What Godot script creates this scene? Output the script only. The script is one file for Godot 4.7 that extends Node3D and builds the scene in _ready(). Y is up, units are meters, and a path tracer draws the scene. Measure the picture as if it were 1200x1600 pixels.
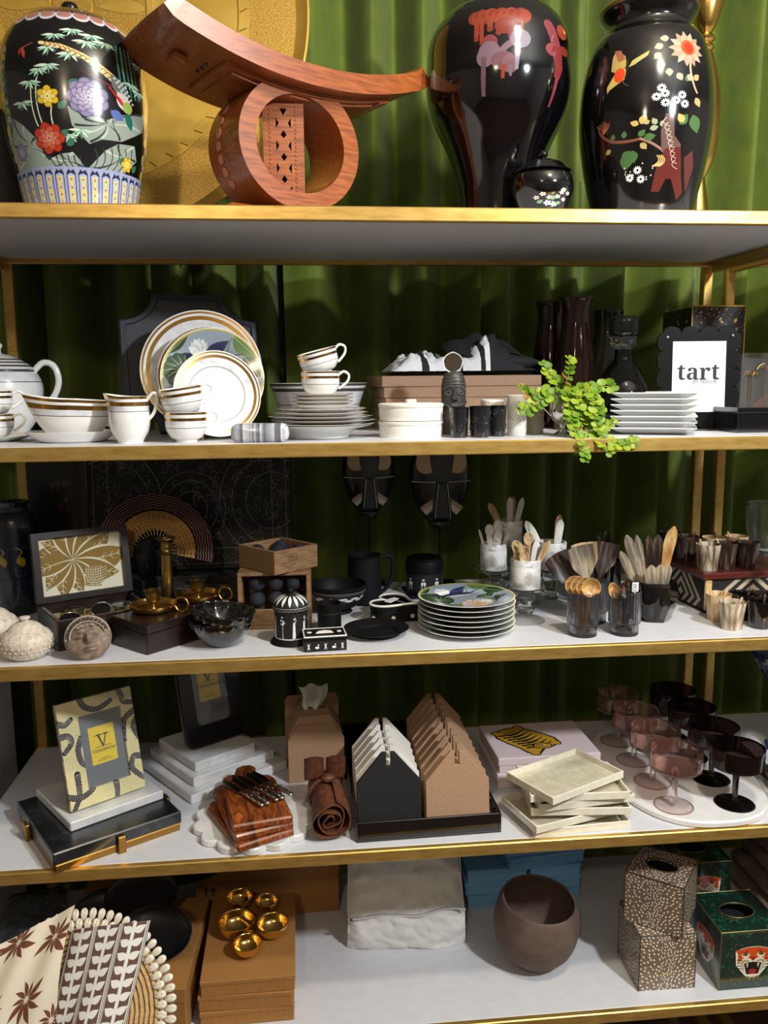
extends Node3D
# A gold-framed shelving unit full of tableware and ornaments in front of green velvet curtains.
# x runs along the shelves, y is up, z comes towards the viewer; the shelves' front edges lie at z = 0, their backs at z = -0.5.

const TOP_A := 1.80
const TOP_B := 1.444
const TOP_C := 1.0977
const TOP_D := 0.7491
const TOP_E := 0.4033

var rng := RandomNumberGenerator.new()
var taken := {}
var mats := {}


func _ready() -> void:
	rng.seed = 11
	# ---- camera
	var cam := Camera3D.new()
	cam.name = "camera"
	cam.fov = rad_to_deg(2.0 * atan(800.0 / 1308.05))
	cam.position = Vector3(-0.0721, 1.5397, 1.3133)
	cam.rotation = Vector3(-0.1559, -0.0966, -0.0088)
	cam.near = 0.02
	add_child(cam)
	cam.current = true
	# ---- surroundings and exposure: a closed room, so no sky is seen
	var env := Environment.new()
	env.background_mode = Environment.BG_COLOR
	env.background_color = Color(0, 0, 0)
	env.tonemap_mode = Environment.TONE_MAPPER_LINEAR
	env.tonemap_exposure = 1.0
	env.sdfgi_enabled = true
	env.ssao_enabled = true
	env.ssil_enabled = true
	var we := WorldEnvironment.new()
	we.name = "surroundings"
	we.environment = env
	add_child(we)
	# ---- lamps of the room, and a fill lamp added behind the viewer
	pendant_lamp(Vector3(1.15, 2.30, 1.35), Color(0.96, 0.98, 1.0), 3.7, 0.07, "white pendant lamp with round bulb hanging right of the shelves")
	pendant_lamp(Vector3(0.55, 2.58, 0.75), Color(1.0, 0.96, 0.88), 1.3, 0.07, "warm white pendant lamp with round bulb hanging high before the shelves")
	pendant_lamp(Vector3(-0.5, 2.42, 2.3), Color(1.0, 0.92, 0.8), 0.8, 0.07, "added warm fill lamp with round bulb hanging behind the viewer")  # unseen fill lamp, added to brighten the shelves from the front
	# ---- the place, large to small
	make_materials()
	setting()
	shelving()
	shelf_a()
	shelf_b()
	shelf_c()
	shelf_d()
	shelf_e()


# ------------------------------------------------------------------ helpers: nodes
func numbered(called: String) -> String:
	var n: int = taken.get(called, 0)
	taken[called] = n + 1
	return called if n == 0 else "%s_%03d" % [called, n]


func thing(called: String, label: String, category: String, at: Vector3, turn := 0.0, group := "") -> Node3D:
	var o := Node3D.new()
	o.name = numbered(called)
	add_child(o)
	o.position = at
	o.rotation.y = deg_to_rad(turn)
	tag(o, label, category, group)
	return o


func tag(o: Node3D, label: String, category: String, group := "") -> void:
	o.set_meta("label", label)
	o.set_meta("category", category)
	if group:
		o.set_meta("group", group)


func part(parent: Node3D, called: String, mesh: Mesh, m: Material, at := Vector3.ZERO, turn := Vector3.ZERO, size := Vector3.ONE) -> MeshInstance3D:
	var o := MeshInstance3D.new()
	o.name = called
	o.mesh = mesh
	o.material_override = m
	o.position = at
	o.rotation_degrees = turn
	o.scale = size
	parent.add_child(o, true)
	return o


func solo(called: String, label: String, category: String, mesh: Mesh, m: Material, at: Vector3, turn := Vector3.ZERO, group := "") -> MeshInstance3D:
	var o := part(self, numbered(called), mesh, m, at, turn)
	tag(o, label, category, group)
	return o


func structure(called: String, mesh: Mesh, m: Material, at := Vector3.ZERO) -> MeshInstance3D:
	var o := part(self, numbered(called), mesh, m, at)
	o.set_meta("kind", "structure")
	return o


func copy(src: Node3D, at: Vector3, turn: float, label := "", group := "") -> Node3D:
	var base: String = String(src.name)
	if base.length() > 4 and base[base.length() - 4] == "_" and base.right(3).is_valid_int():
		base = base.left(base.length() - 4)
	var r: Node3D = src.duplicate()
	r.name = numbered(base)
	add_child(r)
	r.position = at
	r.rotation.y = deg_to_rad(turn)
	if label:
		r.set_meta("label", label)
	if group:
		r.set_meta("group", group)
	return r


# ------------------------------------------------------------------ helpers: materials
func mat(c: Color, rough := 0.5, metal := 0.0) -> StandardMaterial3D:
	var m := StandardMaterial3D.new()
	m.albedo_color = c
	m.roughness = rough
	m.metallic = metal
	return m


func rgb(r: int, g: int, b: int) -> Color:
	return Color(r / 255.0, g / 255.0, b / 255.0)


func glaze(c: Color, rough := 0.3, coat := 0.6) -> StandardMaterial3D:
	var m := mat(c, rough)
	m.clearcoat_enabled = true
	m.clearcoat = coat
	m.clearcoat_roughness = 0.06
	return m


func pane(c: Color, alpha: float, rough := 0.03) -> StandardMaterial3D:
	var m := mat(Color(c.r, c.g, c.b, alpha), rough)
	m.transparency = BaseMaterial3D.TRANSPARENCY_ALPHA
	return m


func solid_glass(c: Color, rough := 0.0) -> StandardMaterial3D:
	var m := mat(Color(c.r, c.g, c.b, 0.02), rough)
	m.transparency = BaseMaterial3D.TRANSPARENCY_ALPHA
	m.refraction_enabled = true
	m.refraction_scale = 0.05
	return m


func noise_tex(s: int, freq: float, stops: Array, octaves := 4, warp := 0.0, w := 256, h := 256, kind := FastNoiseLite.TYPE_SIMPLEX_SMOOTH, ridged := false) -> NoiseTexture2D:
	var n := FastNoiseLite.new()
	n.seed = s
	n.frequency = freq
	n.noise_type = kind
	n.fractal_octaves = octaves
	if ridged:
		n.fractal_type = FastNoiseLite.FRACTAL_RIDGED
	if warp > 0.0:
		n.domain_warp_enabled = true
		n.domain_warp_amplitude = warp
		n.domain_warp_frequency = freq
	var g := Gradient.new()
	var off := PackedFloat32Array()
	var col := PackedColorArray()
	for st in stops:
		off.append(st[0])
		col.append(st[1])
	g.offsets = off
	g.colors = col
	var t := NoiseTexture2D.new()
	t.width = w
	t.height = h
	t.seamless = true
	t.noise = n
	t.color_ramp = g
	return t


func noisy(m: StandardMaterial3D, t: Texture2D, scale: Vector3) -> StandardMaterial3D:
	m.albedo_texture = t
	m.albedo_color = Color.WHITE
	m.uv1_triplanar = true
	m.uv1_scale = scale
	return m


func bumpy(m: StandardMaterial3D, t: Texture2D, cm: float) -> StandardMaterial3D:
	m.heightmap_enabled = true
	m.heightmap_texture = t
	m.heightmap_scale = cm
	return m


func printed(im: Image, rough := 0.5, coat := 0.0) -> StandardMaterial3D:
	var m := mat(Color.WHITE, rough)
	m.albedo_texture = ImageTexture.create_from_image(im)
	if coat > 0.0:
		m.clearcoat_enabled = true
		m.clearcoat = coat
		m.clearcoat_roughness = 0.06
	return m


# ------------------------------------------------------------------ helpers: painting flat prints (coordinates in 0..1 of the image)
func canvas(w: int, h: int, c: Color) -> Image:
	var im := Image.create(w, h, false, Image.FORMAT_RGBA8)
	im.fill(c)
	return im


func fill_poly(im: Image, pts: PackedVector2Array, c: Color) -> void:
	var w := im.get_width()
	var h := im.get_height()
	var n := pts.size()
	var y0 := 1e9
	var y1 := -1e9
	for p in pts:
		y0 = minf(y0, p.y * h)
		y1 = maxf(y1, p.y * h)
	for y in range(maxi(0, int(floor(y0))), mini(h - 1, int(ceil(y1))) + 1):
		var yc := y + 0.5
		var xs := PackedFloat32Array()
		for i in n:
			var a := pts[i] * Vector2(w, h)
			var b := pts[(i + 1) % n] * Vector2(w, h)
			if (a.y <= yc) != (b.y <= yc):
				xs.append(a.x + (yc - a.y) / (b.y - a.y) * (b.x - a.x))
		xs.sort()
		for k in range(0, xs.size() - 1, 2):
			var xa := maxi(0, int(round(xs[k])))
			var xb := mini(w, int(round(xs[k + 1])))
			if xb > xa:
				im.fill_rect(Rect2i(xa, y, xb - xa, 1), c)


func oval(im: Image, at: Vector2, rx: float, ry: float, c: Color, turn := 0.0) -> void:
	var pts := PackedVector2Array()
	var asp := float(im.get_width()) / im.get_height()
	for i in 20:
		var a := TAU * i / 20.0
		var p := Vector2(cos(a) * rx, sin(a) * ry).rotated(turn)
		pts.append(at + Vector2(p.x, p.y * asp))
	fill_poly(im, pts, c)


func line(im: Image, pts: Array, w0: float, w1: float, c: Color) -> void:
	var asp := float(im.get_width()) / im.get_height()
	var n := pts.size()
	for i in n - 1:
		var a: Vector2 = pts[i]
		var b: Vector2 = pts[i + 1]
		var d := Vector2(b.x - a.x, (b.y - a.y) / asp)
		if d.length() < 1e-6:
			continue
		d = d.normalized()
		var p := Vector2(-d.y, d.x * asp)
		var wa := lerpf(w0, w1, float(i) / (n - 1)) * 0.5
		var wb := lerpf(w0, w1, float(i + 1) / (n - 1)) * 0.5
		fill_poly(im, PackedVector2Array([a + p * wa, b + p * wb, b - p * wb, a - p * wa]), c)
		if wa * im.get_width() > 1.2:
			oval(im, a, wa, wa, c)


func bend(a: Vector2, b: Vector2, bow: float, n := 8) -> Array:
	var out := []
	var side := Vector2(-(b - a).y, (b - a).x) * bow
	for i in n + 1:
		var t := float(i) / n
		out.append(a.lerp(b, t) + side * 4.0 * t * (1.0 - t))
	return out


func leaf(im: Image, a: Vector2, b: Vector2, wide: float, c: Color, bow := 0.0) -> void:
	var asp := float(im.get_width()) / im.get_height()
	var d := Vector2(b.x - a.x, (b.y - a.y) / asp)
	var s := Vector2(-d.y, d.x * asp)
	var l := PackedVector2Array()
	var r := PackedVector2Array()
	for i in 9:
		var t := i / 8.0
		var p := a.lerp(b, t) + s * bow * 4.0 * t * (1.0 - t)
		var k := sin(PI * pow(t, 0.85)) * wide
		l.append(p + s * k)
		r.append(p - s * k)
	r.reverse()
	l.append_array(r)
	fill_poly(im, l, c)


func blossom(im: Image, at: Vector2, r: float, petals: int, rings: int, dark: Color, light: Color, rim := Color(0, 0, 0, 0)) -> void:
	for k in range(rings, 0, -1):
		var rr := r * k / rings
		var c := dark.lerp(light, float(rings - k) / maxf(1.0, rings - 1.0))
		for i in petals:
			var a := TAU * (i + 0.5 * (k % 2)) / petals
			var p := at + Vector2(cos(a) * rr * 0.62, sin(a) * rr * 0.62 * im.get_width() / im.get_height())
			if rim.a > 0.0:
				oval(im, p, rr * 0.47, rr * 0.40, rim, a)
			oval(im, p, rr * 0.42, rr * 0.34, c, a)


# ------------------------------------------------------------------ helpers: meshes (triangles given counter-clockwise as seen from outside)
class MB:
	var v := PackedVector3Array()
	var n := PackedVector3Array()
	var t := PackedVector2Array()
	var c := PackedColorArray()
	var ix := PackedInt32Array()

	func put(p: Vector3, nn: Vector3, uv := Vector2.ZERO) -> int:
		v.append(p)
		n.append(nn)
		t.append(uv)
		return v.size() - 1

	func tri(a: int, b: int, d: int) -> void:
		ix.append(a)
		ix.append(d)
		ix.append(b)

	func face(pts: Array, uvs := []) -> void:
		var nn := Vector3.ZERO
		for i in pts.size():
			var p: Vector3 = pts[i]
			var q: Vector3 = pts[(i + 1) % pts.size()]
			nn += p.cross(q)
		nn = nn.normalized()
		var first := v.size()
		for i in pts.size():
			put(pts[i], nn, uvs[i] if uvs else Vector2(i % 2, i / 2))
		for i in range(1, pts.size() - 1):
			tri(first, first + i, first + i + 1)

	func mesh() -> ArrayMesh:
		var a := []
		a.resize(Mesh.ARRAY_MAX)
		a[Mesh.ARRAY_VERTEX] = v
		a[Mesh.ARRAY_NORMAL] = n
		a[Mesh.ARRAY_TEX_UV] = t
		if c.size() == v.size():
			a[Mesh.ARRAY_COLOR] = c
		a[Mesh.ARRAY_INDEX] = ix
		var m := ArrayMesh.new()
		m.add_surface_from_arrays(Mesh.PRIMITIVE_TRIANGLES, a)
		return m


# profile of (radius, height) running up the outside and, for hollow ware, down the inside
func lathe(prof: Array, segs := 40, shape = null) -> ArrayMesh:
	var b := MB.new()
	var np := prof.size()
	var lens := [0.0]
	for i in range(1, np):
		lens.append(lens[i - 1] + (prof[i] - prof[i - 1]).length())
	var total: float = lens[np - 1]
	for i in np - 1:
		var p: Vector2 = prof[i]
		var q: Vector2 = prof[i + 1]
		var d := (q - p)
		if d.length() < 1e-7:
			continue
		d = d.normalized()
		var nn := Vector2(d.y, -d.x)
		var na := nn
		var nb := nn
		if i > 0:
			var e: Vector2 = (p - prof[i - 1]).normalized()
			if e.dot(d) > 0.72:
				na = (nn + Vector2(e.y, -e.x)).normalized()
		if i < np - 2:
			var e: Vector2 = (prof[i + 2] - q).normalized()
			if e.dot(d) > 0.72:
				nb = (nn + Vector2(e.y, -e.x)).normalized()
		var first := b.v.size()
		for k in segs + 1:
			var u := float(k) / segs
			var a := (u - 0.5) * TAU
			var s := Vector3(sin(a), 0, cos(a))
			var ka := 1.0
			var kb := 1.0
			if shape != null:
				ka = shape.call(a, p)
				kb = shape.call(a, q)
			b.put(s * p.x * ka + Vector3(0, p.y, 0), (s * na.x + Vector3(0, na.y, 0)), Vector2(u, 1.0 - lens[i] / total))
			b.put(s * q.x * kb + Vector3(0, q.y, 0), (s * nb.x + Vector3(0, nb.y, 0)), Vector2(u, 1.0 - lens[i + 1] / total))
		for k in segs:
			var o := first + 2 * k
			if p.x > 1e-6:
				b.tri(o, o + 2, o + 3 if q.x > 1e-6 else o + 1)
			if q.x > 1e-6:
				b.tri(o, o + 3, o + 1)
	if shape != null:
		renormal(b)
	return b.mesh()


# smooth normals again after a shape function has moved the points
func renormal(b: MB) -> void:
	var acc := {}
	var fn := PackedVector3Array()
	for i in range(0, b.ix.size(), 3):
		var p := b.v[b.ix[i]]
		var q := b.v[b.ix[i + 1]]
		var r := b.v[b.ix[i + 2]]
		var nn := (r - p).cross(q - p)
		fn.append(nn)
		for k in 3:
			var key := Vector3i((b.v[b.ix[i + k]] * 20000.0).round())
			if not acc.has(key):
				acc[key] = []
			acc[key].append(nn)
	for i in range(0, b.ix.size(), 3):
		var nn := fn[i / 3].normalized()
		for k in 3:
			var key := Vector3i((b.v[b.ix[i + k]] * 20000.0).round())
			var s := Vector3.ZERO
			for o in acc[key]:
				if o.normalized().dot(nn) > 0.6:
					s += o
			b.n[b.ix[i + k]] = s.normalized()


# rounded curve through profile points
func smooth(pts: Array, steps := 5) -> Array:
	var out := []
	for i in pts.size() - 1:
		var p0: Vector2 = pts[maxi(i - 1, 0)]
		var p1: Vector2 = pts[i]
		var p2: Vector2 = pts[i + 1]
		var p3: Vector2 = pts[mini(i + 2, pts.size() - 1)]
		for k in steps:
			var q := p1.cubic_interpolate(p2, p0, p3, float(k) / steps)
			q.x = maxf(q.x, 0.0)
			out.append(q)
	out.append(pts[pts.size() - 1])
	return out


func smooth3(pts: Array, steps := 6) -> Array:
	var out := []
	for i in pts.size() - 1:
		var p0: Vector3 = pts[maxi(i - 1, 0)]
		var p1: Vector3 = pts[i]
		var p2: Vector3 = pts[i + 1]
		var p3: Vector3 = pts[mini(i + 2, pts.size() - 1)]
		for k in steps:
			out.append(p1.cubic_interpolate(p2, p0, p3, float(k) / steps))
	out.append(pts[pts.size() - 1])
	return out


# box with chamfered edges standing on y = 0, centred in x and z
func rbox(w: float, h: float, d: float, e := 0.002) -> ArrayMesh:
	var b := MB.new()
	e = minf(e, minf(w, minf(h, d)) * 0.45)
	var hw := w / 2.0
	var hd := d / 2.0
	var hh := h / 2.0
	var half := Vector3(hw, hh, hd)
	var mid := Vector3(0, hh, 0)
	for ax in 3:
		var u := (ax + 1) % 3
		var w2 := (ax + 2) % 3
		for s in [-1, 1]:
			var quad := []
			var uvs := []
			var signs := [[-1, -1], [1, -1], [1, 1], [-1, 1]]
			if s < 0:
				signs.reverse()
			for g in signs:
				var p := Vector3.ZERO
				p[ax] = s * half[ax]
				p[u] = g[0] * (half[u] - e)
				p[w2] = g[1] * (half[w2] - e)
				quad.append(p + mid)
				var q := p / (half * 2.0)
				if ax == 0:
					uvs.append(Vector2(0.5 - s * q.z, 0.5 - q.y))
				elif ax == 1:
					uvs.append(Vector2(0.5 + q.x, 0.5 + s * q.z))
				else:
					uvs.append(Vector2(0.5 + s * q.x, 0.5 - q.y))
			b.face(quad, uvs)
	# edges
	for ax in 3:
		var u := (ax + 1) % 3
		var w2 := (ax + 2) % 3
		for su in [-1, 1]:
			for sw in [-1, 1]:
				var quad := []
				for k in [[-1, 0], [1, 0], [1, 1], [-1, 1]]:
					var p := Vector3.ZERO
					p[ax] = k[0] * (half[ax] - e)
					p[u] = su * (half[u] - (e if k[1] == 1 else 0.0))
					p[w2] = sw * (half[w2] - (0.0 if k[1] == 1 else e))
					quad.append(p + mid)
				var nn: Vector3 = (quad[1] - quad[0]).cross(quad[2] - quad[0])
				var o := Vector3.ZERO
				o[u] = su
				o[w2] = sw
				if nn.dot(o) < 0:
					quad.reverse()
				var z := Vector2(0.01, 0.01)
				b.face(quad, [z, z, z, z])
	for sx in [-1, 1]:
		for sy in [-1, 1]:
			for sz in [-1, 1]:
				var o := Vector3(sx, sy, sz)
				var t := []
				for ax in 3:
					var p := o * (half - Vector3(e, e, e))
					p[ax] = o[ax] * half[ax]
					t.append(p + mid)
				if (t[1] - t[0]).cross(t[2] - t[0]).dot(o) < 0:
					t.reverse()
				var z := Vector2(0.01, 0.01)
				b.face(t, [z, z, z])
	return b.mesh()


func inset(pts: PackedVector2Array, e: float) -> PackedVector2Array:
	var out := PackedVector2Array()
	var n := pts.size()
	for i in n:
		var a := (pts[i] - pts[(i + n - 1) % n]).normalized()
		var b := (pts[(i + 1) % n] - pts[i]).normalized()
		var na := Vector2(-a.y, a.x)
		var nb := Vector2(-b.y, b.x)
		var m := (na + nb)
		m = m / maxf(0.4, m.length_squared()) * 2.0
		out.append(pts[i] + m * e)
	return out


# plate cut from a flat outline (x, y; counter-clockwise), its back at z = 0 and its front at z = depth
func prism(pts: PackedVector2Array, depth: float, e := 0.0, rounded := false) -> ArrayMesh:
	if Geometry2D.is_polygon_clockwise(pts):
		pts.reverse()
	# Geometry2D counts y down, so make sure of the order by area
	var area := 0.0
	for i in pts.size():
		area += pts[i].cross(pts[(i + 1) % pts.size()])
	if area < 0:
		pts.reverse()
	var b := MB.new()
	var lo := pts[0]
	var hi := pts[0]
	for p in pts:
		lo = lo.min(p)
		hi = hi.max(p)
	var span := hi - lo
	var inner := inset(pts, e) if e > 0.0 else pts
	var tris := Geometry2D.triangulate_polygon(inner)
	for side in 2:
		var z := depth if side == 0 else 0.0
		var first := b.v.size()
		for p in inner:
			var q: Vector2 = (p - lo) / span
			b.put(Vector3(p.x, p.y, z), Vector3(0, 0, 1 if side == 0 else -1), Vector2(q.x, 1.0 - q.y))
		for i in range(0, tris.size(), 3):
			var p := inner[tris[i]]
			var ccw := (inner[tris[i + 1]] - p).cross(inner[tris[i + 2]] - p) > 0
			if ccw == (side == 0):
				b.tri(first + tris[i], first + tris[i + 1], first + tris[i + 2])
			else:
				b.tri(first + tris[i], first + tris[i + 2], first + tris[i + 1])
	var n := pts.size()
	var rows := [[pts, e, pts, depth - e]]
	if e > 0.0:
		rows = [[inner, 0.0, pts, e], [pts, e, pts, depth - e], [pts, depth - e, inner, depth]]
	for r in rows:
		for i in n:
			var j := (i + 1) % n
			var p0: Vector2 = r[0][i]
			var p1: Vector2 = r[0][j]
			var q0: Vector2 = r[2][i]
			var q1: Vector2 = r[2][j]
			var uv0 := Vector2((q0.x - lo.x) / span.x, 1.0 - (q0.y - lo.y) / span.y)
			var uv1 := Vector2((q1.x - lo.x) / span.x, 1.0 - (q1.y - lo.y) / span.y)
			b.face([Vector3(p0.x, p0.y, r[1]), Vector3(p1.x, p1.y, r[1]), Vector3(q1.x, q1.y, r[3]), Vector3(q0.x, q0.y, r[3])], [uv0, uv1, uv1, uv0])
	if rounded:
		renormal(b)
	return b.mesh()


# plate with a hole: outer and inner outlines have the same number of points
func ring_prism(outer: PackedVector2Array, hole: PackedVector2Array, depth: float, rounded := false) -> ArrayMesh:
	var b := MB.new()
	var n := outer.size()
	var lo := outer[0]
	var hi := outer[0]
	for p in outer:
		lo = lo.min(p)
		hi = hi.max(p)
	var span := hi - lo
	for i in n:
		var j := (i + 1) % n
		var uv := []
		for p in [outer[i], outer[j], hole[j], hole[i]]:
			uv.append(Vector2((p.x - lo.x) / span.x, 1.0 - (p.y - lo.y) / span.y))
		var o0 := Vector3(outer[i].x, outer[i].y, 0)
		var o1 := Vector3(outer[j].x, outer[j].y, 0)
		var h0 := Vector3(hole[i].x, hole[i].y, 0)
		var h1 := Vector3(hole[j].x, hole[j].y, 0)
		var up := Vector3(0, 0, depth)
		b.face([o0 + up, o1 + up, h1 + up, h0 + up], uv)
		b.face([o1, o0, h0, h1], [uv[1], uv[0], uv[3], uv[2]])
		b.face([o0, o1, o1 + up, o0 + up], [uv[0], uv[1], uv[1], uv[0]])
		b.face([h1, h0, h0 + up, h1 + up], [uv[2], uv[3], uv[3], uv[2]])
	if rounded:
		renormal(b)
	return b.mesh()


func circle(r: float, n := 40, ry := -1.0, at := Vector2.ZERO) -> PackedVector2Array:
	var out := PackedVector2Array()
	for i in n:
		var a := TAU * i / n
		out.append(at + Vector2(cos(a) * r, sin(a) * (r if ry < 0 else ry)))
	return out


func rounded_rect(w: float, h: float, r: float, n := 5) -> PackedVector2Array:
	var out := PackedVector2Array()
	for k in 4:
		var c := Vector2((w / 2 - r) * (1 if k in [0, 3] else -1), (h / 2 - r) * (1 if k < 2 else -1))
		for i in n + 1:
			var a := PI / 2 * (k + float(i) / n)
			out.append(c + Vector2(cos(a), sin(a)) * r)
	return out


func tube(pts: Array, radii, segs := 8, closed := false) -> ArrayMesh:
	var b := MB.new()
	var n := pts.size()
	var up := Vector3.UP
	var d0: Vector3 = (pts[1] - pts[0]).normalized()
	if absf(d0.dot(up)) > 0.9:
		up = Vector3.RIGHT
	var side := d0.cross(up).normalized()
	var total := n + 1 if closed else n
	for i in total:
		var k := i % n
		var nxt: Vector3 = pts[(k + 1) % n] if closed or k < n - 1 else pts[k]
		var prv: Vector3 = pts[(k + n - 1) % n] if closed or k > 0 else pts[k]
		var d := (nxt - prv).normalized()
		side = (side - d * side.dot(d)).normalized()
		var other := side.cross(d).normalized()
		var r: float = radii if radii is float else radii[k]
		for j in segs + 1:
			var a := TAU * j / segs
			var o := side * cos(a) + other * sin(a)
			b.put(pts[k] + o * r, o, Vector2(float(j) / segs, float(i) / (total - 1)))
	for i in total - 1:
		for j in segs:
			var o := i * (segs + 1) + j
			b.tri(o, o + segs + 2, o + 1)
			b.tri(o, o + segs + 1, o + segs + 2)
	if not closed:
		for e in 2:
			var k := 0 if e == 0 else n - 1
			var row := k * (segs + 1)
			var nn: Vector3 = (pts[0] - pts[1]).normalized() if e == 0 else (pts[n - 1] - pts[n - 2]).normalized()
			var c := b.put(pts[k], nn)
			var first := b.v.size()
			for j in segs + 1:
				b.put(b.v[row + j], nn)
			for j in segs:
				if e == 0:
					b.tri(c, first + j, first + j + 1)
				else:
					b.tri(c, first + j + 1, first + j)
	renormal(b)
	return b.mesh()


# curved sheet; f(u, v) gives a point, u runs right and v runs down; with a thickness it becomes a closed body
func sheet(nu: int, nv: int, f: Callable, thick := 0.0) -> ArrayMesh:
	var b := MB.new()
	var pts := PackedVector3Array()
	var nor := PackedVector3Array()
	for j in nv + 1:
		for i in nu + 1:
			pts.append(f.call(float(i) / nu, float(j) / nv))
	for j in nv + 1:
		for i in nu + 1:
			var du := pts[j * (nu + 1) + mini(i + 1, nu)] - pts[j * (nu + 1) + maxi(i - 1, 0)]
			var dv := pts[mini(j + 1, nv) * (nu + 1) + i] - pts[maxi(j - 1, 0) * (nu + 1) + i]
			nor.append(dv.cross(du).normalized())
	for side in (2 if thick > 0.0 else 1):
		var first := b.v.size()
		for j in nv + 1:
			for i in nu + 1:
				var k := j * (nu + 1) + i
				var nn := nor[k] if side == 0 else -nor[k]
				b.put(pts[k] - (nor[k] * thick if side == 1 else Vector3.ZERO), nn, Vector2(float(i) / nu, float(j) / nv))
		for j in nv:
			for i in nu:
				var o := first + j * (nu + 1) + i
				if side == 0:
					b.tri(o, o + nu + 1, o + nu + 2)
					b.tri(o, o + nu + 2, o + 1)
				else:
					b.tri(o, o + nu + 2, o + nu + 1)
					b.tri(o, o + 1, o + nu + 2)
	if thick > 0.0:
		var loop := []
		for i in nu:
			loop.append(i)
		for j in nv:
			loop.append(j * (nu + 1) + nu)
		for i in nu:
			loop.append(nv * (nu + 1) + nu - i)
		for j in nv:
			loop.append((nv - j) * (nu + 1))
		for i in loop.size():
			var k0: int = loop[i]
			var k1: int = loop[(i + 1) % loop.size()]
			var uv0 := Vector2(float(k0 % (nu + 1)) / nu, float(k0 / (nu + 1)) / nv)
			b.face([pts[k0], pts[k1], pts[k1] - nor[k1] * thick, pts[k0] - nor[k0] * thick], [uv0, uv0, uv0, uv0])
	return b.mesh()


func joined(list: Array) -> ArrayMesh:
	var st := SurfaceTool.new()
	st.begin(Mesh.PRIMITIVE_TRIANGLES)
	for e in list:
		st.append_from(e[0], 0, e[1])
	return st.commit()


func at_xf(p: Vector3, deg := Vector3.ZERO, size := Vector3.ONE) -> Transform3D:
	var b := Basis.from_euler(deg * PI / 180.0)
	return Transform3D(b.scaled_local(size), p)


func words(s: String, height: float, face := "Droid Sans", bold := false, deep := 0.0004) -> TextMesh:
	var f := SystemFont.new()
	f.font_names = PackedStringArray([face])
	if bold:
		f.font_weight = 700
	var t := TextMesh.new()
	t.text = s
	t.font = f
	t.font_size = 64
	t.pixel_size = height / 64.0
	t.depth = deep
	t.curve_step = 2.0
	return t


func ball(r: float, segs := 18, rings := 10) -> ArrayMesh:
	var prof := []
	for i in rings + 1:
		var a := PI * i / rings - PI / 2
		prof.append(Vector2(maxf(0.0, cos(a)) * r, sin(a) * r))
	return lathe(prof, segs)


# the stretch of a profile between two heights (axis 1) or two radii (axis 0)
func clip(prof: Array, axis: int, lo: float, hi: float) -> Array:
	var out := []
	for i in prof.size() - 1:
		var a: Vector2 = prof[i]
		var b: Vector2 = prof[i + 1]
		var da := b[axis] - a[axis]
		if absf(da) < 1e-9:
			continue
		var t0 := clampf((lo - a[axis]) / da, 0.0, 1.0)
		var t1 := clampf((hi - a[axis]) / da, 0.0, 1.0)
		if t1 - t0 < 1e-6:
			continue
		if out.is_empty():
			out.append(a.lerp(b, t0))
		out.append(a.lerp(b, t1))
	return out


# move every point of a mesh and smooth it again
func warp(m: ArrayMesh, f: Callable) -> ArrayMesh:
	var a := m.surface_get_arrays(0)
	var b := MB.new()
	b.v = a[Mesh.ARRAY_VERTEX]
	b.n = a[Mesh.ARRAY_NORMAL]
	b.t = a[Mesh.ARRAY_TEX_UV]
	b.ix = a[Mesh.ARRAY_INDEX]
	for i in b.v.size():
		b.v[i] = f.call(b.v[i])
	renormal(b)
	return b.mesh()


# texture coordinates seen from above a round thing of that radius
func flat_uv(m: ArrayMesh, r: float) -> ArrayMesh:
	var a := m.surface_get_arrays(0)
	var t: PackedVector2Array = a[Mesh.ARRAY_TEX_UV]
	var v: PackedVector3Array = a[Mesh.ARRAY_VERTEX]
	for i in v.size():
		t[i] = Vector2(v[i].x / (2.0 * r) + 0.5, v[i].z / (2.0 * r) + 0.5)
	a[Mesh.ARRAY_TEX_UV] = t
	var o := ArrayMesh.new()
	o.add_surface_from_arrays(Mesh.PRIMITIVE_TRIANGLES, a)
	return o


# open vessel: outer profile going up, wall thickness, bands given as [name, height to which it reaches, material]
func vessel(t: Node3D, outer: Array, wall: float, bands: Array, inner_mat: Material, segs := 48) -> void:
	var lo: float = outer[0].y - 0.001
	var top: float = outer[outer.size() - 1].y
	for b in bands:
		part(t, b[0], lathe(clip(outer, 1, lo, b[1]), segs), b[2])
		lo = b[1]
	var inner := [Vector2(outer[outer.size() - 1].x, top), Vector2(outer[outer.size() - 1].x - wall * 0.5, top + wall * 0.3)]
	for i in range(outer.size() - 1, -1, -1):
		var q: Vector2 = outer[i]
		if q.x > wall * 1.2 and q.y > outer[0].y + wall:
			inner.append(Vector2(q.x - wall, q.y))
	var floor_y: float = inner[inner.size() - 1].y
	inner.append(Vector2(0, floor_y))
	part(t, "inside", lathe(inner, segs), inner_mat)
	part(t, "underside", lathe([Vector2(0, outer[0].y), Vector2(outer[0].x, outer[0].y)], segs), bands[0][2])


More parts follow.
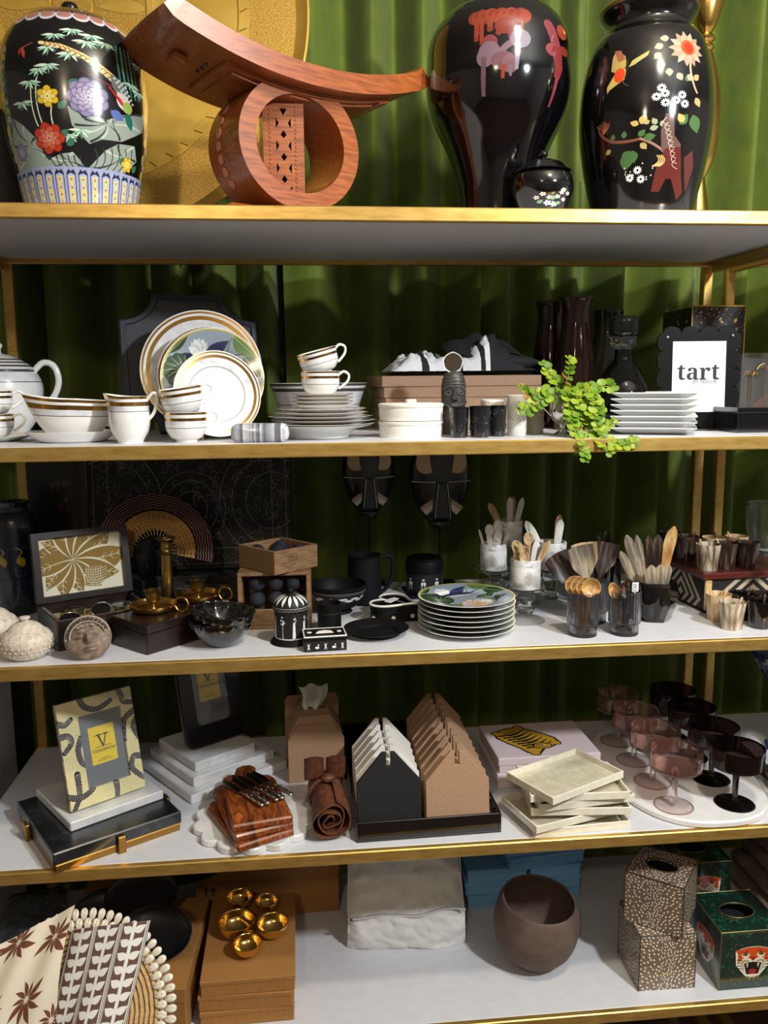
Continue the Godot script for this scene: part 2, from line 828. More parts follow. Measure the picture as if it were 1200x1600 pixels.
# round plate lying at y = 0: bands of [name, outer radius, material] from the middle outwards
func plate_parts(t: Node3D, r: float, h: float, bands: Array, under: Material, segs := 56) -> Array:
	var top := smooth([Vector2(0, 0.0022), Vector2(r * 0.58, 0.0024), Vector2(r * 0.66, h * 0.45), Vector2(r * 0.99, h), Vector2(r, h)], 4)
	var lo := 0.0
	var made := []
	for b in bands:
		made.append(part(t, b[0], lathe_down(clip(top, 0, lo, b[1] * 1.0001), segs), b[2]))
		lo = b[1]
	part(t, "underside", lathe(smooth([Vector2(0, 0.0), Vector2(r * 0.52, 0.0), Vector2(r * 0.56, 0.0), Vector2(r * 0.68, h * 0.4 - 0.0015), Vector2(r, h - 0.0012), Vector2(r, h)], 3), segs), under)
	return made


# lathe whose profile runs outwards along an upper face
func lathe_down(prof: Array, segs: int) -> ArrayMesh:
	var p := prof.duplicate()
	p.reverse()
	return lathe(p, segs)


# ------------------------------------------------------------------ lamps
func pendant_lamp(at: Vector3, c: Color, energy: float, r: float, label: String) -> void:
	var t := thing("pendant_lamp", label, "lamp", at)
	var g := mat(c, 0.4)
	g.emission_enabled = true
	g.emission = c
	g.emission_energy_multiplier = 6.0
	part(t, "bulb", ball(r, 24, 14), g)
	part(t, "socket", lathe([Vector2(0, r * 0.8), Vector2(r * 0.5, r * 0.8), Vector2(r * 0.5, r * 1.7), Vector2(r * 0.2, r * 2.0), Vector2(0, r * 2.0)], 20), mat(rgb(40, 38, 36), 0.4))
	part(t, "cord", tube([Vector3(0, r * 2.0, 0), Vector3(0, 2.80 - at.y, 0)], 0.003, 6), mat(rgb(30, 30, 30), 0.6))
	var l := OmniLight3D.new()
	l.name = "light"
	l.light_color = c
	l.light_energy = energy
	l.light_size = r
	l.omni_range = 12.0
	l.omni_attenuation = 2.0
	l.shadow_enabled = true
	t.add_child(l)


# ------------------------------------------------------------------ materials shared by many things
func make_materials() -> void:
	var g := noisy(mat(Color.WHITE, 0.36, 0.75), noise_tex(3, 0.02, [[0.0, rgb(186, 146, 72)], [0.5, rgb(206, 168, 92)], [1.0, rgb(220, 184, 108)]], 3), Vector3(3, 14, 14))
	mats.gold = g
	mats.board = noisy(mat(Color.WHITE, 0.42), noise_tex(5, 0.03, [[0.0, rgb(205, 205, 208)], [0.5, rgb(210, 210, 213)], [1.0, rgb(214, 214, 217)]], 4), Vector3(3, 3, 5))
	mats.china = glaze(rgb(236, 236, 234), 0.22, 0.8)
	mats.china_gold = mat(rgb(206, 160, 84), 0.2, 1.0)
	mats.china_line = glaze(rgb(70, 66, 64), 0.3, 0.5)
	mats.rim_marble = noisy(glaze(Color.WHITE, 0.22, 0.8), noise_tex(8, 0.014, [[0.0, rgb(190, 194, 202)], [0.35, rgb(218, 220, 226)], [0.7, rgb(238, 238, 240)], [1.0, rgb(244, 244, 244)]], 4, 20.0), Vector3(9, 9, 9))
	mats.black_gloss = glaze(rgb(9, 8, 9), 0.12, 1.0)
	mats.black_matte = mat(rgb(18, 18, 21), 0.6)
	mats.black_matte.metallic_specular = 0.3
	mats.basalt = mat(rgb(15, 15, 16), 0.55)
	mats.basalt.metallic_specular = 0.3
	mats.white_clay = mat(rgb(236, 232, 222), 0.6)
	mats.brass = mat(rgb(218, 176, 94), 0.24, 1.0)
	mats.brass_dark = mat(rgb(156, 128, 72), 0.35, 1.0)
	mats.silver = mat(rgb(206, 204, 200), 0.15, 1.0)
	mats.marble = noisy(glaze(Color.WHITE, 0.3, 0.4), noise_tex(9, 0.012, [[0.0, rgb(196, 196, 198)], [0.42, rgb(218, 218, 218)], [0.6, rgb(226, 225, 223)], [1.0, rgb(230, 229, 227)]], 4, 30.0), Vector3(3, 3, 3))
	mats.grey_marble = noisy(glaze(Color.WHITE, 0.35, 0.3), noise_tex(10, 0.01, [[0.0, rgb(136, 132, 128)], [0.3, rgb(176, 172, 168)], [0.42, rgb(206, 203, 199)], [0.55, rgb(232, 230, 227)], [1.0, rgb(238, 237, 234)]], 3, 60.0), Vector3(11, 11, 11))
	mats.black_marble = noisy(glaze(Color.WHITE, 0.3, 0.4), noise_tex(12, 0.012, [[0.0, rgb(10, 11, 14)], [0.5, rgb(26, 29, 33)], [0.74, rgb(32, 35, 39)], [0.78, rgb(60, 65, 69)], [0.82, rgb(32, 35, 39)], [1.0, rgb(20, 22, 26)]], 3, 30.0), Vector3(2.5, 5, 6))
	mats.kraft = noisy(mat(Color.WHITE, 0.75), noise_tex(14, 0.05, [[0.0, rgb(158, 118, 72)], [1.0, rgb(184, 142, 92)]], 3), Vector3(6, 30, 6))
	mats.flat_brown = noisy(mat(Color.WHITE, 0.7), noise_tex(13, 0.05, [[0.0, rgb(150, 118, 90)], [1.0, rgb(174, 140, 112)]], 3), Vector3(6, 30, 6))
	mats.carton = noisy(mat(Color.WHITE, 0.8), noise_tex(15, 0.05, [[0.0, rgb(150, 102, 48)], [1.0, rgb(172, 122, 62)]], 3), Vector3(24, 3, 24))
	mats.dark_wood = noisy(glaze(Color.WHITE, 0.35, 0.3), noise_tex(16, 0.02, [[0.0, rgb(16, 8, 8)], [0.5, rgb(28, 14, 12)], [1.0, rgb(42, 20, 17)]], 4), Vector3(4, 40, 40))
	mats.red_wood = noisy(glaze(Color.WHITE, 0.34, 0.45), noise_tex(17, 0.02, [[0.0, rgb(112, 54, 20)], [0.5, rgb(148, 78, 34)], [1.0, rgb(170, 96, 46)]], 4, 6.0), Vector3(3, 26, 26))
	mats.pale_wood = noisy(mat(Color.WHITE, 0.6), noise_tex(18, 0.02, [[0.0, rgb(104, 76, 50)], [0.5, rgb(138, 104, 70)], [1.0, rgb(160, 126, 90)]], 4), Vector3(6, 50, 50))
	mats.olive_wood = noisy(glaze(Color.WHITE, 0.4, 0.2), noise_tex(19, 0.016, [[0.0, rgb(64, 28, 10)], [0.35, rgb(112, 54, 20)], [0.5, rgb(160, 84, 34)], [0.62, rgb(96, 44, 16)], [0.8, rgb(176, 98, 42)], [1.0, rgb(190, 112, 54)]], 3, 40.0), Vector3(11, 2.2, 5))
	mats.horn = noisy(glaze(Color.WHITE, 0.3, 0.6), noise_tex(20, 0.02, [[0.0, rgb(50, 36, 28)], [0.3, rgb(110, 88, 70)], [0.5, rgb(190, 170, 140)], [0.7, rgb(220, 206, 178)], [1.0, rgb(232, 222, 200)]], 3, 12.0), Vector3(22, 3, 22))
	mats.horn_dark = noisy(glaze(Color.WHITE, 0.3, 0.6), noise_tex(21, 0.02, [[0.0, rgb(16, 10, 8)], [0.5, rgb(44, 28, 22)], [0.7, rgb(74, 52, 42)], [0.9, rgb(120, 98, 80)], [1.0, rgb(160, 138, 114)]], 3, 12.0), Vector3(20, 3, 20))
	mats.horn_tan = noisy(glaze(Color.WHITE, 0.32, 0.5), noise_tex(22, 0.02, [[0.0, rgb(160, 122, 78)], [0.5, rgb(206, 174, 128)], [1.0, rgb(232, 212, 174)]], 3, 12.0), Vector3(20, 3, 20))
	mats.horn_knife = noisy(glaze(Color.WHITE, 0.25, 0.6), noise_tex(23, 0.02, [[0.0, rgb(84, 76, 66)], [0.45, rgb(126, 114, 98)], [0.7, rgb(162, 146, 122)], [1.0, rgb(196, 176, 142)]], 3, 12.0), Vector3(16, 3, 16))
	mats.horn_amber = noisy(glaze(Color.WHITE, 0.25, 0.6), noise_tex(24, 0.02, [[0.0, rgb(140, 92, 48)], [0.5, rgb(190, 142, 82)], [1.0, rgb(226, 192, 138)]], 3, 12.0), Vector3(14, 4, 14))
	mats.shell_white = noisy(glaze(Color.WHITE, 0.25, 0.6), noise_tex(25, 0.03, [[0.0, rgb(214, 206, 190)], [0.5, rgb(236, 232, 222)], [1.0, rgb(246, 244, 238)]], 3, 12.0), Vector3(20, 6, 20))
	mats.cane = noisy(mat(Color.WHITE, 0.6), noise_tex(26, 0.06, [[0.0, rgb(150, 104, 52)], [0.5, rgb(212, 180, 124)], [1.0, rgb(228, 204, 156)]], 2), Vector3(6, 60, 6))
	mats.cherry = noisy(glaze(Color.WHITE, 0.35, 0.4), noise_tex(27, 0.02, [[0.0, rgb(66, 22, 18)], [1.0, rgb(104, 40, 32)]], 4), Vector3(5, 40, 40))
	mats.felt = noisy(mat(Color.WHITE, 0.85), noise_tex(28, 0.08, [[0.0, rgb(158, 124, 94)], [1.0, rgb(178, 142, 112)]], 3), Vector3(10, 10, 10))
	mats.pink = mat(rgb(226, 206, 206), 0.55)
	mats.blue = mat(rgb(124, 180, 222), 0.6)
	mats.foot_glass = pane(rgb(206, 158, 150), 0.13, 0.03)
	mats.pale_glass = solid_glass(Color(0.985, 0.935, 0.92))
	mats.white_board = noisy(glaze(Color.WHITE, 0.35, 0.3), noise_tex(29, 0.02, [[0.0, rgb(222, 220, 216)], [1.0, rgb(234, 233, 230)]], 3), Vector3(5, 5, 5))
	mats.black_wood = glaze(rgb(16, 15, 17), 0.35, 0.3)
	mats.straw = noisy(mat(Color.WHITE, 0.7), noise_tex(33, 0.1, [[0.0, rgb(150, 112, 66)], [0.5, rgb(196, 160, 106)], [1.0, rgb(222, 192, 140)]], 2), Vector3(14, 14, 14))
	mats.card_stand = mat(rgb(120, 92, 66), 0.7)
	mats.smoke = solid_glass(Color(0.74, 0.74, 0.76))
	mats.clear = pane(rgb(236, 240, 240), 0.03, 0.01)
	mats.crystal = solid_glass(Color(0.97, 0.985, 0.98))
	var relief := noise_tex(31, 0.05, [[0.0, rgb(20, 16, 14)], [0.46, rgb(22, 18, 15)], [0.54, rgb(44, 38, 32)], [1.0, rgb(50, 43, 36)]], 2, 14.0)
	mats.carved = noisy(mat(Color.WHITE, 0.5), relief, Vector3(16, 16, 16))


# ------------------------------------------------------------------ the room and the curtains
func setting() -> void:
	var wall := mat(rgb(142, 138, 132), 0.8)
	var wood := noisy(mat(Color.WHITE, 0.5), noise_tex(40, 0.02, [[0.0, rgb(70, 50, 38)], [1.0, rgb(110, 82, 60)]], 4), Vector3(1, 8, 8))
	structure("floor", rbox(6.2, 0.1, 5.2, 0.001), wood, Vector3(0.2, -0.1, 1.6))
	structure("ceiling", rbox(6.2, 0.1, 5.2, 0.001), wall, Vector3(0.2, 2.80, 1.6))
	structure("wall_back", rbox(6.2, 2.9, 0.1, 0.001), wall, Vector3(0.2, -0.05, -0.95))
	structure("wall_front", rbox(6.2, 2.9, 0.1, 0.001), wall, Vector3(0.2, -0.05, 4.15))
	structure("wall_left", rbox(0.1, 2.9, 5.2, 0.001), wall, Vector3(-2.85, -0.05, 1.6))
	structure("wall_right", rbox(0.1, 2.9, 5.2, 0.001), wall, Vector3(3.25, -0.05, 1.6))
	# framed pictures on the wall behind the viewer, mirrored in the black vases
	var spots := [[-0.9, 1.2, 0.5, 0.7, "dark"], [-0.2, 1.45, 0.42, 0.55, "plain"], [0.45, 1.15, 0.45, 0.62, "oak"], [1.15, 1.4, 0.5, 0.66, "slim"]]
	for s in spots:
		var t := thing("picture_frame", "%s framed picture on the white wall behind the viewer" % {"dark": "tall dark", "plain": "small plain", "oak": "oak brown", "slim": "slim black"}[s[4]], "picture", Vector3(s[0], s[1], 4.09))
		var o := rounded_rect(s[2], s[3], 0.004, 1)
		var h := rounded_rect(s[2] - 0.07, s[3] - 0.07, 0.004, 1)
		part(t, "frame", ring_prism(o, h, 0.025), mat(rgb(104, 70, 40) if s[4] == "oak" else rgb(24, 22, 22), 0.4), Vector3(0, s[3] / 2, 0.005), Vector3(0, 180, 0))
		part(t, "print", rbox(s[2] - 0.06, s[3] - 0.06, 0.006, 0.001), mat(rgb(150, 140, 124), 0.6), Vector3(0, 0.03, 0.0))
	# curtains: gathered velvet hanging behind the shelves
	var nap := noise_tex(41, 0.04, [[0.0, rgb(73, 90, 12)], [0.5, rgb(86, 103, 16)], [1.0, rgb(98, 115, 21)]], 4)
	var velvet := noisy(mat(Color.WHITE, 0.75), nap, Vector3(2, 1, 2))
	velvet.rim_enabled = true
	velvet.rim = 0.35
	velvet.rim_tint = 0.8
	var panels := [[-1.35, -0.63, 5, "behind the brass tray and lidded jar"], [-0.63, -0.11, 7, "behind the carved stool"], [-0.11, 0.33, 9, "between the stool and the tall black vase"], [0.33, 0.79, 12, "behind the two tall black vases"], [0.79, 1.75, 15, "at the right beyond the brass amphora"]]
	for p in panels:
		var x0: float = p[0]
		var x1: float = p[1]
		var folds := RandomNumberGenerator.new()
		folds.seed = p[2]
		# uneven pleats: positions of crests with their depths
		var knots := [[x0, 0.004]]
		var x := x0
		var flip := 1.0
		while x < x1 - 0.03:
			x += folds.randf_range(0.03, 0.078)
			knots.append([minf(x, x1), flip * folds.randf_range(0.026, 0.07)])
			flip = -flip
		var lean := folds.randf_range(-0.012, 0.012)
		var f := func(u: float, v: float) -> Vector3:
			var xx := lerpf(x0, x1, u)
			var k := 0
			while k < knots.size() - 2 and knots[k + 1][0] < xx:
				k += 1
			var t := clampf((xx - knots[k][0]) / maxf(1e-4, knots[k + 1][0] - knots[k][0]), 0.0, 1.0)
			t = t * t * (3.0 - 2.0 * t)
			var open := 1.15 - 0.45 * v
			return Vector3(xx + lean * v, 2.72 - 2.62 * v, -0.65 + lerpf(knots[k][1], knots[k + 1][1], t) * open + 0.006 * sin(v * 9.0 + xx * 7.0))
		solo("velvet_curtain", "green velvet curtain panel hanging %s" % p[3], "curtain", sheet(int((x1 - x0) / 0.006), 14, f, 0.003), velvet, Vector3.ZERO, Vector3.ZERO, "green velvet curtain panels")
	solo("curtain_rail", "dark round curtain rail near the ceiling", "curtain rail", tube([Vector3(-1.6, 2.735, -0.65), Vector3(2.0, 2.735, -0.65)], 0.012, 10), mat(rgb(40, 36, 30), 0.4, 0.8), Vector3.ZERO)


# ------------------------------------------------------------------ the shelving
func unit(x0: float, x1: float, label: String) -> void:
	var t := thing("shelving_unit", label, "shelves", Vector3(x0, 0, 0))
	var w := x1 - x0
	var mid := w / 2.0
	var th := 0.0215
	for y in [TOP_A, TOP_B, TOP_C, TOP_D, TOP_E]:
		part(t, "shelf_board", rbox(w - 0.006, 0.012, 0.478, 0.0008), mats.board, Vector3(mid, y - 0.012, -0.2495))
		part(t, "front_rail", rbox(w, th, 0.012, 0.0016), mats.gold, Vector3(mid, y - th - 0.0006, -0.006))
		part(t, "back_rail", rbox(w, th, 0.012, 0.0016), mats.gold, Vector3(mid, y - th - 0.0006, -0.494))
		for s in [0, 1]:
			part(t, "side_rail", rbox(0.012, th, 0.476, 0.0016), mats.gold, Vector3(0.006 if s == 0 else w - 0.006, y - th - 0.0134, -0.25))
	for s in [[0.0, -0.511], [w, -0.511], [0.0, 0.011], [w, 0.011]]:
		part(t, "post", rbox(0.021, 1.799, 0.021, 0.002), mats.gold, Vector3(0.0105 if s[0] == 0.0 else w - 0.0105, 0.0, s[1]))
	for s in [0.0105, w - 0.0105]:
		part(t, "foot_rail", rbox(0.021, 0.02, 0.5, 0.002), mats.gold, Vector3(s, 0.05, -0.25))


func shelving() -> void:
	unit(-0.670, 0.834, "tall white shelving unit with gold metal frame holding most of the wares")
	unit(0.8655, 2.36, "gold framed shelving unit at the right edge beyond the paired posts")
	# white side of the neighbouring cabinet at the left
	var cab := thing("side_cabinet", "white painted cabinet side standing left of the marble slabs", "cabinet", Vector3(-1.0, 0, -0.255))
	part(cab, "body", rbox(0.58, 1.02, 0.46, 0.003), mat(rgb(212, 214, 218), 0.5), Vector3(0, 0.05, 0))
	part(cab, "plinth", rbox(0.54, 0.05, 0.42, 0.002), mat(rgb(60, 56, 52), 0.6))
	part(cab, "top", rbox(0.60, 0.015, 0.47, 0.003), mat(rgb(218, 219, 222), 0.5), Vector3(0, 1.07, 0))


# ------------------------------------------------------------------ top shelf: vases, stool, tray
func bamboo(im: Image, at: Vector2, r: float) -> void:
	var light := [rgb(186, 214, 190), rgb(120, 172, 150), rgb(206, 222, 196), rgb(82, 142, 118)]
	for i in 7:
		var a := PI * (0.05 + 0.15 * i) + rng.randf_range(-0.12, 0.12)
		var l := r * rng.randf_range(0.75, 1.15)
		leaf(im, at, at + Vector2(cos(a) * l, sin(a) * l * 1.25), 0.11, light[i % 4])


func jar_painting() -> Image:
	var im := canvas(1600, 920, rgb(12, 11, 13))
	var green := rgb(54, 108, 88)
	var rock := rgb(146, 158, 148)
	var rock_light := rgb(186, 196, 184)
	var ink := rgb(46, 54, 50)
	# borders of flowers far left and right
	for i in 14:
		var v := 0.3 + i * 0.036
		for u in [0.355, 0.745, 0.18, 0.9]:
			oval(im, Vector2(u + rng.randf_range(-0.012, 0.012), v), 0.014, 0.011, [rgb(206, 188, 92), rgb(190, 152, 152), rgb(150, 164, 84), rgb(196, 160, 170)][(i + int(u * 10)) % 4], rng.randf() * 3.0)
			leaf(im, Vector2(u, v), Vector2(u + 0.02, v + 0.03), 0.2, green)
	# tall bamboo stems right
	for k in 5:
		line(im, bend(Vector2(0.635 + k * 0.012, 0.27), Vector2(0.645 + k * 0.012, 0.47), 0.03), 0.006, 0.005, [green, rgb(84, 136, 116)][k % 2])
	# rocks
	var rocks := [
		[Vector2(0.38, 0.58), Vector2(0.41, 0.614), Vector2(0.439, 0.671), Vector2(0.457, 0.748), Vector2(0.483, 0.8), Vector2(0.352, 0.79), Vector2(0.356, 0.687)],
		[Vector2(0.519, 0.549), Vector2(0.536, 0.559), Vector2(0.55, 0.594), Vector2(0.578, 0.574), Vector2(0.599, 0.588), Vector2(0.638, 0.551), Vector2(0.719, 0.508), Vector2(0.711, 0.588), Vector2(0.64, 0.66), Vector2(0.591, 0.667), Vector2(0.562, 0.692), Vector2(0.542, 0.658), Vector2(0.526, 0.623)],
		[Vector2(0.553, 0.8), Vector2(0.6, 0.708), Vector2(0.632, 0.671), Vector2(0.684, 0.66), Vector2(0.7, 0.72), Vector2(0.65, 0.8)],
		[Vector2(0.448, 0.8), Vector2(0.47, 0.755), Vector2(0.495, 0.737), Vector2(0.525, 0.73), Vector2(0.558, 0.8)]]
	for r in rocks:
		fill_poly(im, PackedVector2Array(r), rock)
		var c := Vector2.ZERO
		for p in r:
			c += p / r.size()
		for k in r.size():
			var p: Vector2 = r[k]
			line(im, bend(p.lerp(c, 0.12), p.lerp(c, 0.9) + Vector2(0.01, 0.0), 0.1), 0.006, 0.001, rock_light if k % 2 else ink)
	for k in 6:
		line(im, bend(Vector2(0.47 + k * 0.014, 0.745), Vector2(0.49 + k * 0.014, 0.8), 0.1), 0.003, 0.002, ink)
		line(im, bend(Vector2(0.575 + k * 0.02, 0.71 - k * 0.006), Vector2(0.57 + k * 0.016, 0.79), -0.1), 0.003, 0.002, ink)
	# thin stems
	for s in [[0.448, 0.45, 0.452, 0.63], [0.46, 0.44, 0.466, 0.64], [0.487, 0.55, 0.489, 0.64]]:
		line(im, bend(Vector2(s[0], s[1]), Vector2(s[2], s[3]), 0.04), 0.0028, 0.0028, rgb(214, 216, 186))
	for p in [[0.501, 0.284], [0.538, 0.255], [0.488, 0.338], [0.566, 0.302], [0.465, 0.425], [0.441, 0.472], [0.486, 0.409], [0.417, 0.549], [0.698, 0.331], [0.608, 0.291], [0.532, 0.359], [0.667, 0.431], [0.52, 0.68], [0.545, 0.66], [0.69, 0.45], [0.58, 0.27]]:
		bamboo(im, Vector2(p[0], p[1] - 0.02), 0.028)
	# peonies
	for l in [[0.525, 0.46], [0.52, 0.5], [0.5, 0.66], [0.512, 0.695], [0.455, 0.52], [0.5, 0.55], [0.64, 0.74], [0.685, 0.76]]:
		leaf(im, Vector2(l[0], l[1] + 0.01), Vector2(l[0] + 0.018, l[1] - 0.02), 0.32, green)
	blossom(im, Vector2(0.563, 0.508), 0.042, 9, 5, rgb(140, 128, 164), rgb(206, 200, 216), rgb(92, 84, 122))
	blossom(im, Vector2(0.473, 0.676), 0.034, 7, 4, rgb(178, 52, 30), rgb(214, 148, 122), rgb(116, 26, 14))
	blossom(im, Vector2(0.48, 0.513), 0.023, 6, 3, rgb(216, 176, 40), rgb(242, 230, 150), rgb(140, 104, 20))
	blossom(im, Vector2(0.665, 0.747), 0.018, 6, 2, rgb(218, 180, 46), rgb(240, 224, 130), rgb(140, 104, 20))
	blossom(im, Vector2(0.385, 0.72), 0.02, 7, 3, rgb(128, 122, 160), rgb(190, 186, 206), rgb(84, 80, 120))
	# pheasant
	for k in 5:
		line(im, bend(Vector2(0.625, 0.42 + k * 0.008), Vector2(0.545 + k * 0.014, 0.33 + k * 0.014), 0.02), 0.004, 0.001, rgb(150, 28, 26))
		line(im, bend(Vector2(0.632, 0.45), Vector2(0.548 + k * 0.012, 0.4 + k * 0.01), -0.05), 0.004, 0.001, rgb(122, 26, 30))
	line(im, [Vector2(0.47, 0.3), Vector2(0.514, 0.315), Vector2(0.558, 0.347), Vector2(0.589, 0.38), Vector2(0.62, 0.415)], 0.008, 0.019, rgb(232, 206, 142))
	for k in 14:
		var c := Vector2(0.48, 0.303).lerp(Vector2(0.612, 0.405), k / 13.0) + Vector2(0.0, -0.012 * sin(PI * k / 13.0))
		line(im, [c + Vector2(-0.004, -0.012), c + Vector2(0.004, 0.0), c + Vector2(-0.006, 0.012)], 0.0018, 0.0018, rgb(96, 46, 24))
	leaf(im, Vector2(0.615, 0.395), Vector2(0.655, 0.505), 0.2, rgb(112, 120, 116))
	for k in 18:
		oval(im, Vector2(0.622 + 0.009 * (k % 3) + 0.0018 * k, 0.41 + 0.0048 * k), 0.0034, 0.003, rgb(206, 210, 200))
	leaf(im, Vector2(0.628, 0.46), Vector2(0.662, 0.54), 0.3, rgb(222, 214, 206))
	for k in 4:
		line(im, bend(Vector2(0.61 + k * 0.007, 0.452 + k * 0.014), Vector2(0.64 + k * 0.005, 0.492 + k * 0.012), 0.05), 0.005, 0.002, rgb(206, 44, 32))
	leaf(im, Vector2(0.61, 0.545), Vector2(0.645, 0.572), 0.3, rgb(86, 106, 170))
	oval(im, Vector2(0.655, 0.515), 0.014, 0.014, rgb(170, 190, 96))
	leaf(im, Vector2(0.652, 0.535), Vector2(0.668, 0.605), 0.25, rgb(34, 104, 88))
	line(im, bend(Vector2(0.617, 0.57), Vector2(0.632, 0.635), 0.1), 0.002, 0.002, ink)
	# dragonfly
	line(im, [Vector2(0.424, 0.318), Vector2(0.455, 0.297)], 0.003, 0.0015, rgb(176, 96, 70))
	leaf(im, Vector2(0.428, 0.312), Vector2(0.434, 0.36), 0.16, rgb(190, 70, 48))
	leaf(im, Vector2(0.424, 0.312), Vector2(0.418, 0.345), 0.18, rgb(170, 52, 36))
	# cloud collar at the shoulder
	for k in 24:
		var u := (k + 0.5) / 24.0
		oval(im, Vector2(u, 0.155), 0.022, 0.02, rgb(206, 202, 214))
		oval(im, Vector2(u, 0.15), 0.018, 0.015, rgb(176, 120, 110))
	im.fill_rect(Rect2i(0, 0, 1600, 120), rgb(60, 34, 40))
	for k in 60:
		oval(im, Vector2(rng.randf(), rng.randf_range(0.03, 0.12)), 0.006, 0.005, [rgb(206, 178, 160), rgb(120, 150, 130), rgb(196, 110, 96)][k % 3])
	# lappet band round the foot
	im.fill_rect(Rect2i(0, 724, 1600, 196), rgb(150, 160, 196))
	for k in 34:
		var u := (k + 0.5) / 34.0
		im.fill_rect(Rect2i(int((u - 0.0148) * 1600), 724, 3, 196), rgb(196, 164, 196))
		fill_poly(im, PackedVector2Array([Vector2(u - 0.0115, 1.0), Vector2(u - 0.0115, 0.815), Vector2(u - 0.006, 0.797), Vector2(u, 0.806), Vector2(u + 0.006, 0.797), Vector2(u + 0.0115, 0.815), Vector2(u + 0.0115, 1.0)]), rgb(36, 40, 60))
		fill_poly(im, PackedVector2Array([Vector2(u - 0.0098, 1.0), Vector2(u - 0.0098, 0.82), Vector2(u, 0.812), Vector2(u + 0.0098, 0.82), Vector2(u + 0.0098, 1.0)]), rgb(160, 176, 214))
		fill_poly(im, PackedVector2Array([Vector2(u - 0.0065, 0.825), Vector2(u + 0.0065, 0.825), Vector2(u + 0.004, 0.86), Vector2(u + 0.0065, 0.89), Vector2(u + 0.005, 1.0), Vector2(u - 0.005, 1.0), Vector2(u - 0.0065, 0.89), Vector2(u - 0.004, 0.86)]), rgb(226, 204, 110))
		for q in [0.838, 0.872, 0.9]:
			oval(im, Vector2(u, q), 0.0028, 0.0034, rgb(176, 112, 140))
		im.fill_rect(Rect2i(int((u - 0.0024) * 1600), 848, 8, 72), rgb(196, 140, 158))
	return im


func vase_drips() -> Image:
	var im := canvas(1200, 900, rgb(7, 6, 8))
	var red := rgb(116, 42, 30)
	var coral := rgb(132, 54, 36)
	var lilac := rgb(112, 88, 100)
	var rose := rgb(118, 52, 60)
	for k in 16:
		var u := 0.41 + 0.0073 * k
		oval(im, Vector2(u, 0.25 + 0.006 * sin(k * 2.1)), 0.014, 0.02, [red, coral][k % 2])
	for d in [[0.417, 0.26, 0.33, 0.012], [0.428, 0.26, 0.345, 0.010], [0.445, 0.26, 0.30, 0.014], [0.463, 0.26, 0.315, 0.013], [0.478, 0.26, 0.3, 0.02], [0.492, 0.26, 0.29, 0.012], [0.511, 0.26, 0.31, 0.008], [0.518, 0.25, 0.275, 0.01]]:
		line(im, [Vector2(d[0], d[1]), Vector2(d[0], d[2])], d[3], d[3] * 0.8, coral)
		oval(im, Vector2(d[0], d[2]), d[3] * 0.5, d[3] * 0.5, red)
	oval(im, Vector2(0.476, 0.29), 0.022, 0.022, red)
	oval(im, Vector2(0.445, 0.345), 0.016, 0.02, rose)
	oval(im, Vector2(0.444, 0.375), 0.022, 0.026, lilac)
	oval(im, Vector2(0.436, 0.395), 0.018, 0.026, lilac)
	line(im, [Vector2(0.433, 0.4), Vector2(0.431, 0.525)], 0.011, 0.009, rgb(96, 68, 76))
	line(im, bend(Vector2(0.5, 0.27), Vector2(0.494, 0.345), 0.1), 0.014, 0.016, rose)
	line(im, bend(Vector2(0.494, 0.345), Vector2(0.468, 0.385), 0.1), 0.016, 0.014, lilac)
	oval(im, Vector2(0.473, 0.41), 0.026, 0.024, rgb(104, 66, 78))
	oval(im, Vector2(0.487, 0.42), 0.018, 0.024, rgb(112, 78, 84))
	line(im, [Vector2(0.473, 0.43), Vector2(0.472, 0.47)], 0.009, 0.007, coral)
	line(im, [Vector2(0.488, 0.43), Vector2(0.488, 0.462)], 0.008, 0.006, lilac)
	oval(im, Vector2(0.508, 0.335), 0.022, 0.024, rgb(126, 112, 128))
	line(im, [Vector2(0.503, 0.35), Vector2(0.5, 0.44)], 0.012, 0.007, rgb(128, 122, 138))
	line(im, [Vector2(0.575, 0.27), Vector2(0.59, 0.31), Vector2(0.598, 0.345)], 0.026, 0.03, rose)
	oval(im, Vector2(0.59, 0.355), 0.024, 0.018, rgb(126, 60, 62))
	line(im, [Vector2(0.6, 0.36), Vector2(0.606, 0.41), Vector2(0.6, 0.45)], 0.034, 0.018, rgb(116, 42, 46))
	line(im, [Vector2(0.602, 0.45), Vector2(0.594, 0.55)], 0.011, 0.006, rose)
	oval(im, Vector2(0.625, 0.345), 0.02, 0.012, red)
	oval(im, Vector2(0.62, 0.28), 0.02, 0.02, coral)
	return im


